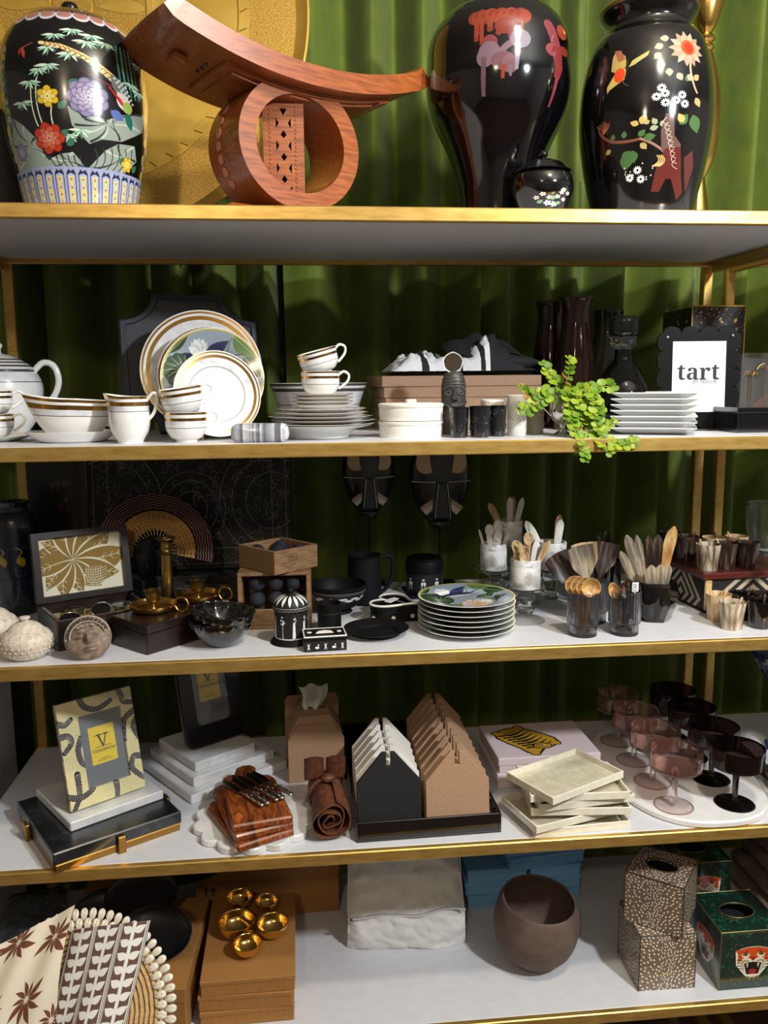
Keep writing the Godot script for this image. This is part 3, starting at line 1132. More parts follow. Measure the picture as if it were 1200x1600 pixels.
func vase_flowers() -> Image:
	var im := canvas(1400, 800, rgb(10, 8, 9))
	var cream := rgb(170, 152, 130)
	var bark := rgb(120, 70, 54)
	var leafy := rgb(70, 104, 58)
	# branch
	line(im, bend(Vector2(0.322, 0.521), Vector2(0.358, 0.604), 0.1), 0.006, 0.008, bark)
	line(im, bend(Vector2(0.358, 0.604), Vector2(0.43, 0.61), 0.12), 0.009, 0.007, bark)
	line(im, bend(Vector2(0.43, 0.61), Vector2(0.49, 0.68), -0.05), 0.007, 0.006, rgb(150, 110, 96))
	for k in 6:
		line(im, bend(Vector2(0.336, 0.56), Vector2(0.318 + 0.007 * k, 0.5 + 0.006 * absf(k - 2.5)), 0.1), 0.003, 0.002, rgb(166, 96, 70))
	for l in [[0.43, 0.545, 0.44, 0.5, 0], [0.425, 0.545, 0.405, 0.53, 0], [0.437, 0.545, 0.45, 0.53, 1], [0.36, 0.6, 0.365, 0.57, 2], [0.39, 0.6, 0.392, 0.565, 2], [0.355, 0.64, 0.34, 0.66, 1], [0.43, 0.63, 0.445, 0.66, 1], [0.425, 0.6, 0.44, 0.57, 2], [0.437, 0.61, 0.465, 0.6, 2], [0.405, 0.66, 0.385, 0.71, 2], [0.41, 0.66, 0.415, 0.72, 2], [0.4, 0.67, 0.39, 0.75, 2], [0.465, 0.55, 0.455, 0.52, 3], [0.475, 0.56, 0.485, 0.53, 3], [0.45, 0.57, 0.47, 0.56, 3], [0.52, 0.55, 0.54, 0.5, 2], [0.53, 0.54, 0.515, 0.5, 0], [0.555, 0.5, 0.575, 0.58, 2], [0.56, 0.42, 0.575, 0.46, 1], [0.53, 0.35, 0.545, 0.32, 2], [0.555, 0.34, 0.57, 0.31, 1]]:
		leaf(im, Vector2(l[0], l[1]), Vector2(l[2], l[3]), 0.36, [rgb(190, 160, 96), rgb(176, 150, 100), leafy, rgb(150, 158, 130)][l[4]])
	# chrysanthemum
	for k in 26:
		var a := TAU * k / 26.0
		var r := 0.052 if k % 2 else 0.04
		var c := Vector2(0.54, 0.19)
		leaf(im, c + Vector2(cos(a) * 0.016, sin(a) * 0.028), c + Vector2(cos(a) * r, sin(a) * r * 1.75), 0.22, cream.lerp(rgb(150, 112, 88), 0.3 * (k % 3)))
	for k in 7:
		var a := 0.6 + 0.42 * k
		var c := Vector2(0.53, 0.22)
		var p := c + Vector2(cos(a + 0.9) * 0.06, sin(a + 0.9) * 0.1)
		leaf(im, p, p + Vector2(cos(a) * 0.024, sin(a) * 0.04), 0.4, cream)
	oval(im, Vector2(0.542, 0.185), 0.021, 0.022, rgb(200, 78, 28))
	oval(im, Vector2(0.543, 0.187), 0.014, 0.015, rgb(186, 42, 16))
	line(im, bend(Vector2(0.545, 0.26), Vector2(0.565, 0.4), 0.05), 0.006, 0.005, rgb(190, 160, 130))
	# butterfly
	fill_poly(im, PackedVector2Array([Vector2(0.392, 0.262), Vector2(0.386, 0.21), Vector2(0.36, 0.17), Vector2(0.352, 0.2), Vector2(0.352, 0.27), Vector2(0.37, 0.29)]), rgb(176, 152, 84))
	fill_poly(im, PackedVector2Array([Vector2(0.354, 0.17), Vector2(0.372, 0.175), Vector2(0.387, 0.225), Vector2(0.37, 0.235)]), rgb(150, 90, 62))
	fill_poly(im, PackedVector2Array([Vector2(0.392, 0.27), Vector2(0.366, 0.28), Vector2(0.344, 0.345), Vector2(0.346, 0.375), Vector2(0.352, 0.36), Vector2(0.388, 0.325)]), rgb(196, 170, 96))
	oval(im, Vector2(0.375, 0.3), 0.014, 0.02, rgb(206, 70, 34))
	fill_poly(im, PackedVector2Array([Vector2(0.396, 0.27), Vector2(0.404, 0.24), Vector2(0.444, 0.2), Vector2(0.44, 0.225), Vector2(0.41, 0.262)]), rgb(170, 160, 96))
	line(im, [Vector2(0.392, 0.24), Vector2(0.392, 0.3)], 0.006, 0.004, rgb(40, 34, 20))
	line(im, bend(Vector2(0.392, 0.305), Vector2(0.4, 0.36), 0.2), 0.0014, 0.001, rgb(120, 110, 80))
	# daisies
	for d in [[0.473, 0.384], [0.462, 0.424], [0.483, 0.452], [0.508, 0.44], [0.522, 0.415], [0.53, 0.455], [0.424, 0.754], [0.404, 0.786], [0.433, 0.797], [0.481, 0.41]]:
		for k in 12:
			var a := TAU * k / 12.0
			leaf(im, Vector2(d[0], d[1]), Vector2(d[0] + cos(a) * 0.0125, d[1] + sin(a) * 0.022), 0.16, rgb(232, 232, 228))
		oval(im, Vector2(d[0], d[1]), 0.0032, 0.0032, rgb(20, 24, 30))
	for k in 16:
		oval(im, Vector2(rng.randf_range(0.39, 0.48), rng.randf_range(0.72, 0.82)), 0.002, 0.002, rgb(226, 224, 214))
	# bird and rock in red brown
	fill_poly(im, PackedVector2Array([Vector2(0.485, 0.5), Vector2(0.505, 0.51), Vector2(0.51, 0.6), Vector2(0.53, 0.64), Vector2(0.535, 0.72), Vector2(0.52, 0.76), Vector2(0.505, 0.76), Vector2(0.48, 0.66), Vector2(0.476, 0.58)]), rgb(98, 74, 68))
	fill_poly(im, PackedVector2Array([Vector2(0.49, 0.66), Vector2(0.53, 0.65), Vector2(0.545, 0.78), Vector2(0.56, 0.86), Vector2(0.545, 0.9), Vector2(0.515, 0.8), Vector2(0.5, 0.8), Vector2(0.485, 0.86), Vector2(0.462, 0.86), Vector2(0.47, 0.76)]), rgb(92, 36, 32))
	fill_poly(im, PackedVector2Array([Vector2(0.545, 0.7), Vector2(0.57, 0.66), Vector2(0.585, 0.74), Vector2(0.575, 0.86), Vector2(0.56, 0.8)]), rgb(90, 42, 38))
	for k in 9:
		line(im, bend(Vector2(0.488 + 0.004 * k, 0.52 + 0.024 * k), Vector2(0.498 + 0.004 * k, 0.56 + 0.024 * k), 0.3), 0.002, 0.0014, rgb(196, 176, 164))
	for k in 4:
		line(im, bend(Vector2(0.462 + 0.006 * k, 0.74), Vector2(0.47 + 0.004 * k, 0.69), 0.2), 0.004, 0.002, rgb(206, 170, 110))
	return im


func shelf_a() -> void:
	var y := TOP_A
	# ---- lidded jar painted with a pheasant
	var j := thing("lidded_jar", "black porcelain lidded jar painted with pheasant, peonies and bamboo", "jar", Vector3(-0.431, y, -0.2))
	var jp := smooth([Vector2(0.078, 0), Vector2(0.09, 0.03), Vector2(0.1005, 0.085), Vector2(0.1115, 0.135), Vector2(0.1165, 0.2), Vector2(0.113, 0.25), Vector2(0.098, 0.29), Vector2(0.07, 0.315), Vector2(0.045, 0.322)], 5)
	part(j, "body", lathe(jp, 72), printed(jar_painting(), 0.22, 0.9))
	part(j, "foot", lathe([Vector2(0, 0), Vector2(0.076, 0), Vector2(0.077, 0.004), Vector2(0.0, 0.004)], 48), mats.china)
	part(j, "lid", lathe(smooth([Vector2(0.05, 0.3205), Vector2(0.046, 0.325), Vector2(0.03, 0.3285), Vector2(0.012, 0.3295), Vector2(0.0, 0.33)], 3), 48), glaze(rgb(92, 44, 40), 0.25, 0.8))
	var kn := part(j, "knob", lathe(smooth([Vector2(0.007, 0.3285), Vector2(0.0125, 0.333), Vector2(0.0145, 0.3405), Vector2(0.0105, 0.348), Vector2(0.0, 0.351)], 4), 24), mats.black_gloss)
	kn.set_meta("label", "black round knob")

	# ---- great engraved brass tray
	var t := thing("brass_tray", "huge round engraved brass tray standing behind the painted jar", "tray", Vector3(-0.49, y, -0.47))
	var scroll := noise_tex(50, 0.1, [[0.0, rgb(136, 102, 36)], [0.42, rgb(160, 122, 48)], [0.52, rgb(206, 166, 74)], [1.0, rgb(222, 184, 90)]], 2, 18.0, 512, 512)
	var engraved := noisy(mat(Color.WHITE, 0.38, 0.45), scroll, Vector3(7, 7, 7))
	var plain := noisy(mat(Color.WHITE, 0.32, 0.5), noise_tex(51, 0.01, [[0.0, rgb(190, 150, 58)], [1.0, rgb(222, 184, 88)]], 3), Vector3(3, 3, 3))
	var R := 0.452
	var discs := [["medallion", 0.0, 0.036, engraved, 0.004], ["rosette", 0.042, 0.14, engraved, 0.003], ["inner_band", 0.14, 0.152, plain, 0.006], ["plain_field", 0.152, 0.315, plain, 0.002], ["rope_border", 0.315, 0.335, plain, 0.006], ["scroll_border", 0.335, 0.425, engraved, 0.003], ["rim", 0.425, R, plain, 0.016]]
	for d in discs:
		var a: float = d[1]
		var c: float = d[2]
		var h: float = d[4]
		var m := lathe([Vector2(a, 0), Vector2(a, h), Vector2(c, h), Vector2(c, 0)] if d[0] != "rim" else [Vector2(a, 0.002), Vector2(a + 0.008, 0.006), Vector2(c - 0.004, 0.02), Vector2(c, 0.018), Vector2(c, 0.014), Vector2(a + 0.01, 0.0)], 120)
		part(t, d[0], m, d[3], Vector3(0, R, 0.0), Vector3(90 - 4, 0, 0))
	part(t, "tray_back", lathe([Vector2(0, -0.002), Vector2(0.44, -0.002), Vector2(0.44, 0.001), Vector2(0, 0.001)], 96), plain, Vector3(0, R, 0), Vector3(86, 0, 0))
	for k in 12:
		var a := TAU * k / 12.0
		var pet := PackedVector2Array()
		for i in 16:
			var q := TAU * i / 16.0
			pet.append(Vector2(0.091 + cos(q) * 0.044, sin(q) * 0.011 * (1.0 + 0.4 * cos(q))).rotated(a))
		var pm := part(t, "petal", prism(pet, 0.0015, 0.0005), plain, Vector3(0, R, 0), Vector3(-4, 0, 0))
		pm.translate_object_local(Vector3(0, 0, 0.003))
	for k in 56:
		var a := TAU * k / 56.0
		var s := part(t, "rope_mark", rbox(0.017, 0.0016, 0.004, 0.0006), mats.brass_dark, Vector3(0, R, 0), Vector3(-4, 0, 0))
		s.translate_object_local(Vector3(cos(a) * 0.325, sin(a) * 0.325, 0.0055))
		s.rotate_object_local(Vector3(0, 0, 1), a + 0.5)

	# ---- lobed metal dish half hidden behind the seat of the stool
	var lob := func(a: float, p: Vector2) -> float:
		return 1.0 + (0.07 * cos(a * 12.0) if p.x > 0.05 else 0.0)
	var dish := thing("lobed_dish", "lobed silvery brass dish standing behind the stool seat", "dish", Vector3(-0.262, y, -0.555))
	part(dish, "dish", lathe(smooth([Vector2(0, 0.0), Vector2(0.04, 0.002), Vector2(0.055, 0.018), Vector2(0.075, 0.03), Vector2(0.072, 0.033), Vector2(0.053, 0.021), Vector2(0.038, 0.006), Vector2(0, 0.004)], 3), 72, lob), mat(rgb(176, 158, 118), 0.25, 1.0), Vector3(0, 0.487, 0), Vector3(84, 0, 0))
	part(dish, "easel", tube([Vector3(-0.03, 0.002, -0.01), Vector3(0, 0.42, 0.0), Vector3(0.03, 0.002, -0.01)], 0.004, 8), mats.brass_dark)

	# ---- dark carved bowl at the left end
	var bowl := thing("carved_bowl", "dark carved wooden bowl standing at the left end, partly behind the painted jar", "bowl", Vector3(-0.615, y, -0.33))
	part(bowl, "shell", lathe(smooth([Vector2(0.0, 0.0), Vector2(0.06, 0.004), Vector2(0.095, 0.05), Vector2(0.105, 0.12), Vector2(0.098, 0.19), Vector2(0.093, 0.19), Vector2(0.1, 0.12), Vector2(0.09, 0.05), Vector2(0.0, 0.012)], 4), 48), mats.carved)
	part(bowl, "foot_ring", lathe([Vector2(0.05, 0), Vector2(0.088, 0.001), Vector2(0.094, 0.012), Vector2(0.088, 0.024), Vector2(0.06, 0.02)], 48), mats.dark_wood)

	# ---- carved stool
	var s := thing("carved_stool", "red brown carved wooden stool with saddle seat on an open ring", "stool", Vector3(-0.095, y, -0.2), 31.0)
	var wood: Material = mats.red_wood
	part(s, "base", rbox(0.27, 0.018, 0.14, 0.004), wood)
	var cy := 0.124
	var ring := part(s, "ring", ring_prism(circle(0.114, 72, 0.104), circle(0.084, 72, 0.0765), 0.11, true), wood, Vector3(0, cy, -0.045))
	for k in 7:
		var a := deg_to_rad(150 + k * 11)
		var sc := part(ring, "scallop", prism(circle(0.0078, 14), 0.003, 0.001), mat(rgb(190, 122, 92), 0.5))
		sc.position = Vector3(cos(a) * 0.1135, sin(a) * 0.1035, 0.04)
		sc.rotation = Vector3(0, 0, a)
		sc.rotate_object_local(Vector3(0, 1, 0), PI / 2)
	# pierced column
	var csg := CSGCombiner3D.new()
	csg.name = "pierced_column"
	var outer := CSGBox3D.new()
	outer.name = "outer"
	outer.size = Vector3(0.068, 0.158, 0.07)
	outer.position = Vector3(0, 0.0, 0.0)
	outer.material = mats.red_wood
	csg.add_child(outer)
	var cut := CSGBox3D.new()
	cut.name = "hollow"
	cut.operation = CSGShape3D.OPERATION_SUBTRACTION
	cut.size = Vector3(0.05, 0.2, 0.054)
	cut.material = mats.red_wood
	csg.add_child(cut)
	var holes := []
	for k in 4:
		var yy := 0.056 - k * 0.0355
		holes.append([[0, yy - 0.0062], [0.006, yy - 0.0005 + 0.0055], [-0.006, yy + 0.005]] if k == 0 else [[0, yy + 0.0065], [0.005, yy], [0, yy - 0.0065], [-0.005, yy]])
		if k < 4:
			var ym := yy - 0.0178
			holes.append([[0.0075, ym], [0.0125, ym + 0.0085], [0.0125, ym - 0.0085]])
			holes.append([[-0.0075, ym], [-0.0125, ym - 0.0085], [-0.0125, ym + 0.0085]])
	for h in holes:
		var pg := CSGPolygon3D.new()
		pg.name = "piercing"
		pg.operation = CSGShape3D.OPERATION_SUBTRACTION
		var pl := PackedVector2Array()
		for q in h:
			pl.append(Vector2(q[0], q[1]))
		pg.polygon = pl
		pg.depth = 0.03
		pg.material = mats.red_wood
		pg.position = Vector3(0, 0, 0.045)
		csg.add_child(pg, true)
	csg.position = Vector3(0, cy, 0.0)
	csg.rotation_degrees.y = -24
	s.add_child(csg)
	for side in [-1, 1]:
		for k in 22:
			part(csg, "bead", rbox(0.0045, 0.0042, 0.0022, 0.0012), mat(rgb(166, 92, 54), 0.5) if k == 0 and side == -1 else mats.red_wood, Vector3(side * 0.0215, -0.077 + k * 0.007, 0.0352), Vector3(0, 0, 30))
	# saddle seat
	var L := 0.224
	var ROLL := Vector3(0, 0, -1.5)
	var SEAT := Vector3(-0.003, 0.001, 0)
	var seat := func(u: float, v: float) -> Vector3:
		var x := lerpf(-L, L, u)
		var q := absf(x) / L
		var hw := 0.104 - 0.006 * pow(q, 3.0)
		var up := 0.235 + 0.043 * pow(q, 2.1) + (0.006 if q > 0.96 else 0.0)
		var z := lerpf(-hw, hw, v)
		return Vector3(x, up + 0.004 * cos(PI * (v - 0.5)), z)
	part(s, "seat", sheet(48, 10, seat, 0.03), wood, SEAT, ROLL)
	var under := func(u: float, v: float) -> Vector3:
		var x := lerpf(-0.135, 0.16, u)
		return Vector3(x, 0.2065 + 0.043 * pow(absf(x) / L, 2.1), lerpf(-0.07, 0.07, v))
	part(s, "seat_panel", sheet(24, 4, under, 0.007), wood, SEAT, ROLL)
	var under2 := func(u: float, v: float) -> Vector3:
		var x := lerpf(-0.12, 0.145, u)
		return Vector3(x, 0.2015 + 0.043 * pow(absf(x) / L, 2.1), lerpf(-0.058, 0.058, v))
	part(s, "lower_panel", sheet(24, 4, under2, 0.006), wood, SEAT, ROLL)
	part(s, "tenon", rbox(0.022, 0.012, 0.034, 0.002), wood, Vector3(-0.185, 0.228, 0.0), Vector3(0, 0, -20))
	part(s, "tenon", rbox(0.022, 0.012, 0.034, 0.002), wood, Vector3(0.17, 0.216, 0.05), Vector3(0, 0, 16))
	for k in 3:
		part(s, "stud", ball(0.0035, 10, 6), mats.dark_wood, Vector3(-0.155, 0.2205, 0.012 + 0.016 * k))

	# ---- tall black vase with running glaze
	var v := thing("baluster_vase", "tall glossy black vase with red and lilac glaze running from the neck", "vase", Vector3(0.291, y, -0.25))
	var vp := smooth([Vector2(0.066, 0), Vector2(0.066, 0.05), Vector2(0.073, 0.09), Vector2(0.091, 0.143), Vector2(0.118, 0.2), Vector2(0.1275, 0.24), Vector2(0.1275, 0.275), Vector2(0.122, 0.328), Vector2(0.09, 0.369), Vector2(0.045, 0.386), Vector2(0.04, 0.392)], 5)
	part(v, "body", lathe(vp, 80), printed(vase_drips(), 0.1, 1.0))
	part(v, "neck", lathe(smooth([Vector2(0.045, 0.384), Vector2(0.038, 0.394), Vector2(0.036, 0.41), Vector2(0.046, 0.424), Vector2(0.05, 0.43), Vector2(0.046, 0.434), Vector2(0.0, 0.43)], 3), 48), mats.black_gloss)
	part(v, "foot", lathe([Vector2(0, 0), Vector2(0.065, 0), Vector2(0.065, 0.003), Vector2(0, 0.003)], 40), mats.black_gloss)

	# ---- small black ginger jar
	var g := thing("ginger_jar", "small black lidded jar with white blossoms before the tall vase", "jar", Vector3(0.338, y, -0.12))
	var gim := canvas(512, 256, rgb(10, 9, 11))
	for p in [[0.419, 0.6, 0], [0.457, 0.54, 0], [0.496, 0.6, 0], [0.547, 0.58, 0], [0.579, 0.45, 0], [0.62, 0.5, 0], [0.487, 0.7, 1], [0.596, 0.62, 0], [0.53, 0.72, 1], [0.44, 0.7, 2], [0.56, 0.72, 2], [0.57, 0.5, 0], [0.52, 0.63, 2]]:
		if p[2] == 2:
			leaf(gim, Vector2(p[0] - 0.02, p[1]), Vector2(p[0] + 0.02, p[1] - 0.05), 0.35, rgb(130, 158, 118))
		else:
			blossom(gim, Vector2(p[0], p[1]), 0.026 if p[2] == 1 else 0.019, 5, 1, rgb(232, 218, 206) if p[2] == 0 else rgb(206, 214, 220), Color.WHITE)
			oval(gim, Vector2(p[0], p[1]), 0.005, 0.005, rgb(190, 140, 120))
	part(g, "body", lathe(smooth([Vector2(0.03, 0), Vector2(0.036, 0.012), Vector2(0.049, 0.045), Vector2(0.0505, 0.06), Vector2(0.046, 0.074), Vector2(0.04, 0.078)], 5), 56), printed(gim, 0.12, 1.0))
	part(g, "lid", lathe(smooth([Vector2(0.0, 0.0775), Vector2(0.046, 0.0775), Vector2(0.0475, 0.0795), Vector2(0.045, 0.082), Vector2(0.04, 0.086), Vector2(0.03, 0.0945), Vector2(0.012, 0.099), Vector2(0.005, 0.1), Vector2(0.0, 0.1)], 3), 48), mats.black_gloss)
	part(g, "knob", lathe(smooth([Vector2(0.004, 0.0985), Vector2(0.0035, 0.102), Vector2(0.0075, 0.106), Vector2(0.0075, 0.11), Vector2(0.003, 0.1145), Vector2(0.0, 0.115)], 3), 20), mats.black_gloss)
	part(g, "foot", lathe([Vector2(0, 0), Vector2(0.03, 0), Vector2(0.03, 0.002), Vector2(0, 0.002)], 30), mats.black_gloss)

	# ---- wide black vase with painted flowers
	var w := thing("flower_vase", "wide black vase painted with butterfly, orange chrysanthemum and white daisies", "vase", Vector3(0.535, y, -0.18))
	part(w, "body", lathe(smooth([Vector2(0.08, 0), Vector2(0.09, 0.04), Vector2(0.105, 0.11), Vector2(0.112, 0.17), Vector2(0.109, 0.235), Vector2(0.096, 0.29), Vector2(0.082, 0.312), Vector2(0.075, 0.318)], 5), 80), printed(vase_flowers(), 0.12, 1.0))
	part(w, "neck", lathe(smooth([Vector2(0.076, 0.315), Vector2(0.071, 0.325), Vector2(0.0725, 0.335), Vector2(0.081, 0.349), Vector2(0.081, 0.353)], 3), 60), mats.black_gloss)
	part(w, "rim", lathe(smooth([Vector2(0.081, 0.352), Vector2(0.0825, 0.3555), Vector2(0.08, 0.3585), Vector2(0.073, 0.358), Vector2(0.069, 0.34), Vector2(0.07, 0.3)], 3), 60), mat(rgb(176, 132, 70), 0.3, 0.9))
	part(w, "foot", lathe([Vector2(0, 0), Vector2(0.08, 0), Vector2(0.08, 0.002), Vector2(0, 0.002)], 40), mats.black_gloss)
	solo("swing_tag", "small black paper tag standing beside the wide flower vase", "tag", rbox(0.034, 0.072, 0.0012, 0.0004), mat(rgb(18, 18, 18), 0.6), Vector3(0.416, y, -0.16), Vector3(0, 72, 0))

	# ---- brass amphora behind
	var am := thing("brass_amphora", "tall slim brass goblet standing behind the wide flower vase", "goblet", Vector3(0.742, y, -0.4))
	part(am, "foot", lathe(smooth([Vector2(0.0, 0.0), Vector2(0.042, 0.0), Vector2(0.043, 0.01), Vector2(0.034, 0.02), Vector2(0.032, 0.05), Vector2(0.024, 0.07), Vector2(0.015, 0.12), Vector2(0.012, 0.14)], 3), 40), mats.brass)
	part(am, "bowl_body", lathe(smooth([Vector2(0.012, 0.14), Vector2(0.03, 0.18), Vector2(0.036, 0.25), Vector2(0.033, 0.31), Vector2(0.018, 0.37), Vector2(0.012, 0.38)], 4), 40), mats.brass)
	part(am, "knot", lathe(smooth([Vector2(0.012, 0.378), Vector2(0.018, 0.386), Vector2(0.014, 0.394), Vector2(0.019, 0.402), Vector2(0.012, 0.412)], 3), 32), mats.brass)
	part(am, "cup", lathe(smooth([Vector2(0.011, 0.412), Vector2(0.022, 0.43), Vector2(0.034, 0.47), Vector2(0.042, 0.54), Vector2(0.04, 0.54), Vector2(0.031, 0.47), Vector2(0.0, 0.425)], 4), 40), mats.brass)


# ------------------------------------------------------------------ second shelf: white and gold china, boxes, plant, glass
func cup(called: String, label: String, at: Vector3, turn: float, group: String, r := 0.035, h := 0.05, tilt := 0.0) -> Node3D:
	var t := thing(called, label, "cup", at, turn, group)
	if absf(tilt) > 0.0:
		t.rotation_degrees.z = tilt
	var o := smooth([Vector2(r * 0.5, 0), Vector2(r * 0.52, 0.004), Vector2(r * 0.72, h * 0.16), Vector2(r * 0.93, h * 0.42), Vector2(r * 0.97, h * 0.7), Vector2(r, h)], 4)
	vessel(t, o, 0.0018, [["body", h * 0.48, mats.china], ["grey_line", h * 0.5, mats.china_line], ["marbled_band", h * 0.72, mats.rim_marble], ["gold_band", h * 0.82, mats.china_gold], ["white_band", h * 0.93, mats.china], ["gold_lip", h, mats.china_gold]], mats.china)
	var k := r * 0.96
	part(t, "handle", tube(smooth3([Vector3(k, h * 0.88, 0), Vector3(k + r * 0.25, h * 1.0, 0), Vector3(k + r * 0.5, h * 0.86, 0), Vector3(k + r * 0.42, h * 0.6, 0), Vector3(k + r * 0.05, h * 0.36, 0), Vector3(k - r * 0.03, h * 0.34, 0)], 5), 0.0022, 8), mats.china)
	return t


func bird_painting() -> Image:
	var im := canvas(768, 768, rgb(150, 164, 176))
	var g1 := rgb(38, 66, 34)
	var g2 := rgb(96, 128, 70)
	var pale := rgb(196, 206, 160)
	for s in [[0.2, 0.05, 0.1, 0.3], [0.7, 0.1, 0.85, 0.55], [0.1, 0.7, 0.3, 0.95], [0.55, 0.75, 0.9, 0.85]]:
		line(im, bend(Vector2(s[0], s[1]), Vector2(s[2], s[3]), 0.25), 0.012, 0.008, g2)
	# big veined leaf left
	var c := Vector2(0.2, 0.42)
	var lf := PackedVector2Array()
	for k in 24:
		var a := TAU * k / 24.0
		lf.append(c + Vector2(cos(a), sin(a)) * (0.17 + 0.015 * (k % 2)))
	fill_poly(im, lf, g1)
	for k in 14:
		var a := TAU * k / 14.0
		line(im, bend(c, c + Vector2(cos(a), sin(a)) * 0.16, 0.1), 0.007, 0.003, pale)
	for l in [[0.08, 0.25, 0.28, 0.06, 0.16], [0.82, 0.28, 0.97, 0.5, 0.3], [0.72, 0.08, 0.95, 0.3, 0.3], [0.62, 0.5, 0.9, 0.42, 0.2], [0.6, 0.62, 0.95, 0.6, 0.18], [0.12, 0.72, 0.4, 0.66, 0.25], [0.1, 0.85, 0.35, 0.8, 0.25]]:
		leaf(im, Vector2(l[0], l[1]), Vector2(l[2], l[3]), l[4], [g1, g2][int(l[0] * 10) % 2])
		line(im, [Vector2(l[0], l[1]), Vector2(l[2], l[3])], 0.006, 0.003, pale)
	# white lily
	for k in 7:
		var a := -PI * (0.15 + 0.115 * k)
		leaf(im, Vector2(0.38, 0.26), Vector2(0.38 + cos(a) * 0.12, 0.26 + sin(a) * 0.17), 0.28, [rgb(236, 238, 232), rgb(210, 216, 214)][k % 2])
	# blue bird
	var blue := rgb(34, 38, 66)
	leaf(im, Vector2(0.3, 0.3), Vector2(0.72, 0.28), 0.13, blue)
	leaf(im, Vector2(0.42, 0.28), Vector2(0.68, 0.12), 0.2, rgb(46, 52, 86))
	leaf(im, Vector2(0.34, 0.31), Vector2(0.22, 0.24), 0.25, blue)
	leaf(im, Vector2(0.33, 0.34), Vector2(0.66, 0.34), 0.1, rgb(206, 208, 206))
	line(im, [Vector2(0.68, 0.27), Vector2(0.84, 0.255)], 0.012, 0.003, rgb(22, 22, 28))
	for k in 6:
		line(im, [Vector2(0.46 + 0.035 * k, 0.27 - 0.022 * k), Vector2(0.5 + 0.03 * k, 0.28 - 0.02 * k)], 0.004, 0.002, rgb(110, 116, 146))
	# pink and yellow water lily below
	blossom(im, Vector2(0.52, 0.72), 0.17, 9, 3, rgb(222, 206, 196), rgb(224, 176, 158), rgb(160, 140, 130))
	oval(im, Vector2(0.53, 0.72), 0.05, 0.035, rgb(214, 170, 80))
	blossom(im, Vector2(0.66, 0.64), 0.06, 7, 2, rgb(238, 238, 230), rgb(220, 220, 210))
	return im


func gold_plate(called: String, label: String, at: Vector3, r: float, turn: float, lean: float, group: String) -> Node3D:
	var t := thing(called, label, "plate", at, turn, group)
	plate_parts(t, r, r * 0.13, [["well", r * 0.655, mats.china], ["grey_line", r * 0.665, mats.china_line], ["marbled_rim", r * 0.86, mats.rim_marble], ["gold_band", r * 0.925, mats.china_gold], ["white_band", r * 0.965, mats.china], ["gold_edge", r, mats.china_gold]], mats.china)
	stand_up(t, r, lean)
	return t


# tip a flat round thing up on its edge, leaning back by that many degrees, its lowest point staying at the node's origin
func stand_up(t: Node3D, r: float, lean: float) -> void:
	var b := Basis(Vector3.RIGHT, deg_to_rad(90.0 - lean))
	for p in t.get_children():
		p.transform = Transform3D(b, Vector3(0, 0, 0)) * Transform3D(Basis(), Vector3(0, 0, -r)) * p.transform


func tumbler(label: String, at: Vector3, r: float, h: float, m: Material, inner: Material, seed_no: int) -> void:
	var t := thing("relief_tumbler", label, "tumbler", at, 0.0, "small relief tumblers")
	var o := smooth([Vector2(r * 0.8, 0), Vector2(r * 0.86, 0.002), Vector2(r * 0.9, h * 0.4), Vector2(r, h)], 4)
	vessel(t, o, 0.0022, [["wall", h * 0.95, m], ["lip", h, inner]], inner, 36)
	# raised rings and rays pressed into the wall
	for k in 7:
		var a := (k + 0.3 * (seed_no % 3)) * TAU / 7.0
		var hy := h * (0.35 + 0.22 * ((k + seed_no) % 3))
		var rr := r * (0.86 + 0.12 * hy / h)
		var pts := []
		for i in 14:
			var q := TAU * i / 14.0
			var aa := a + cos(q) * 0.34
			pts.append(Vector3(sin(aa) * rr, hy + sin(q) * r * 0.34, cos(aa) * rr))
		part(t, "relief_ring", tube(pts, 0.0008, 5, true), m)
		for i in 5:
			var q := TAU * i / 5.0
			part(t, "relief_dot", ball(0.0014, 6, 4), m, Vector3(sin(a + cos(q) * 0.15) * rr, hy + sin(q) * r * 0.15, cos(a + cos(q) * 0.15) * rr))


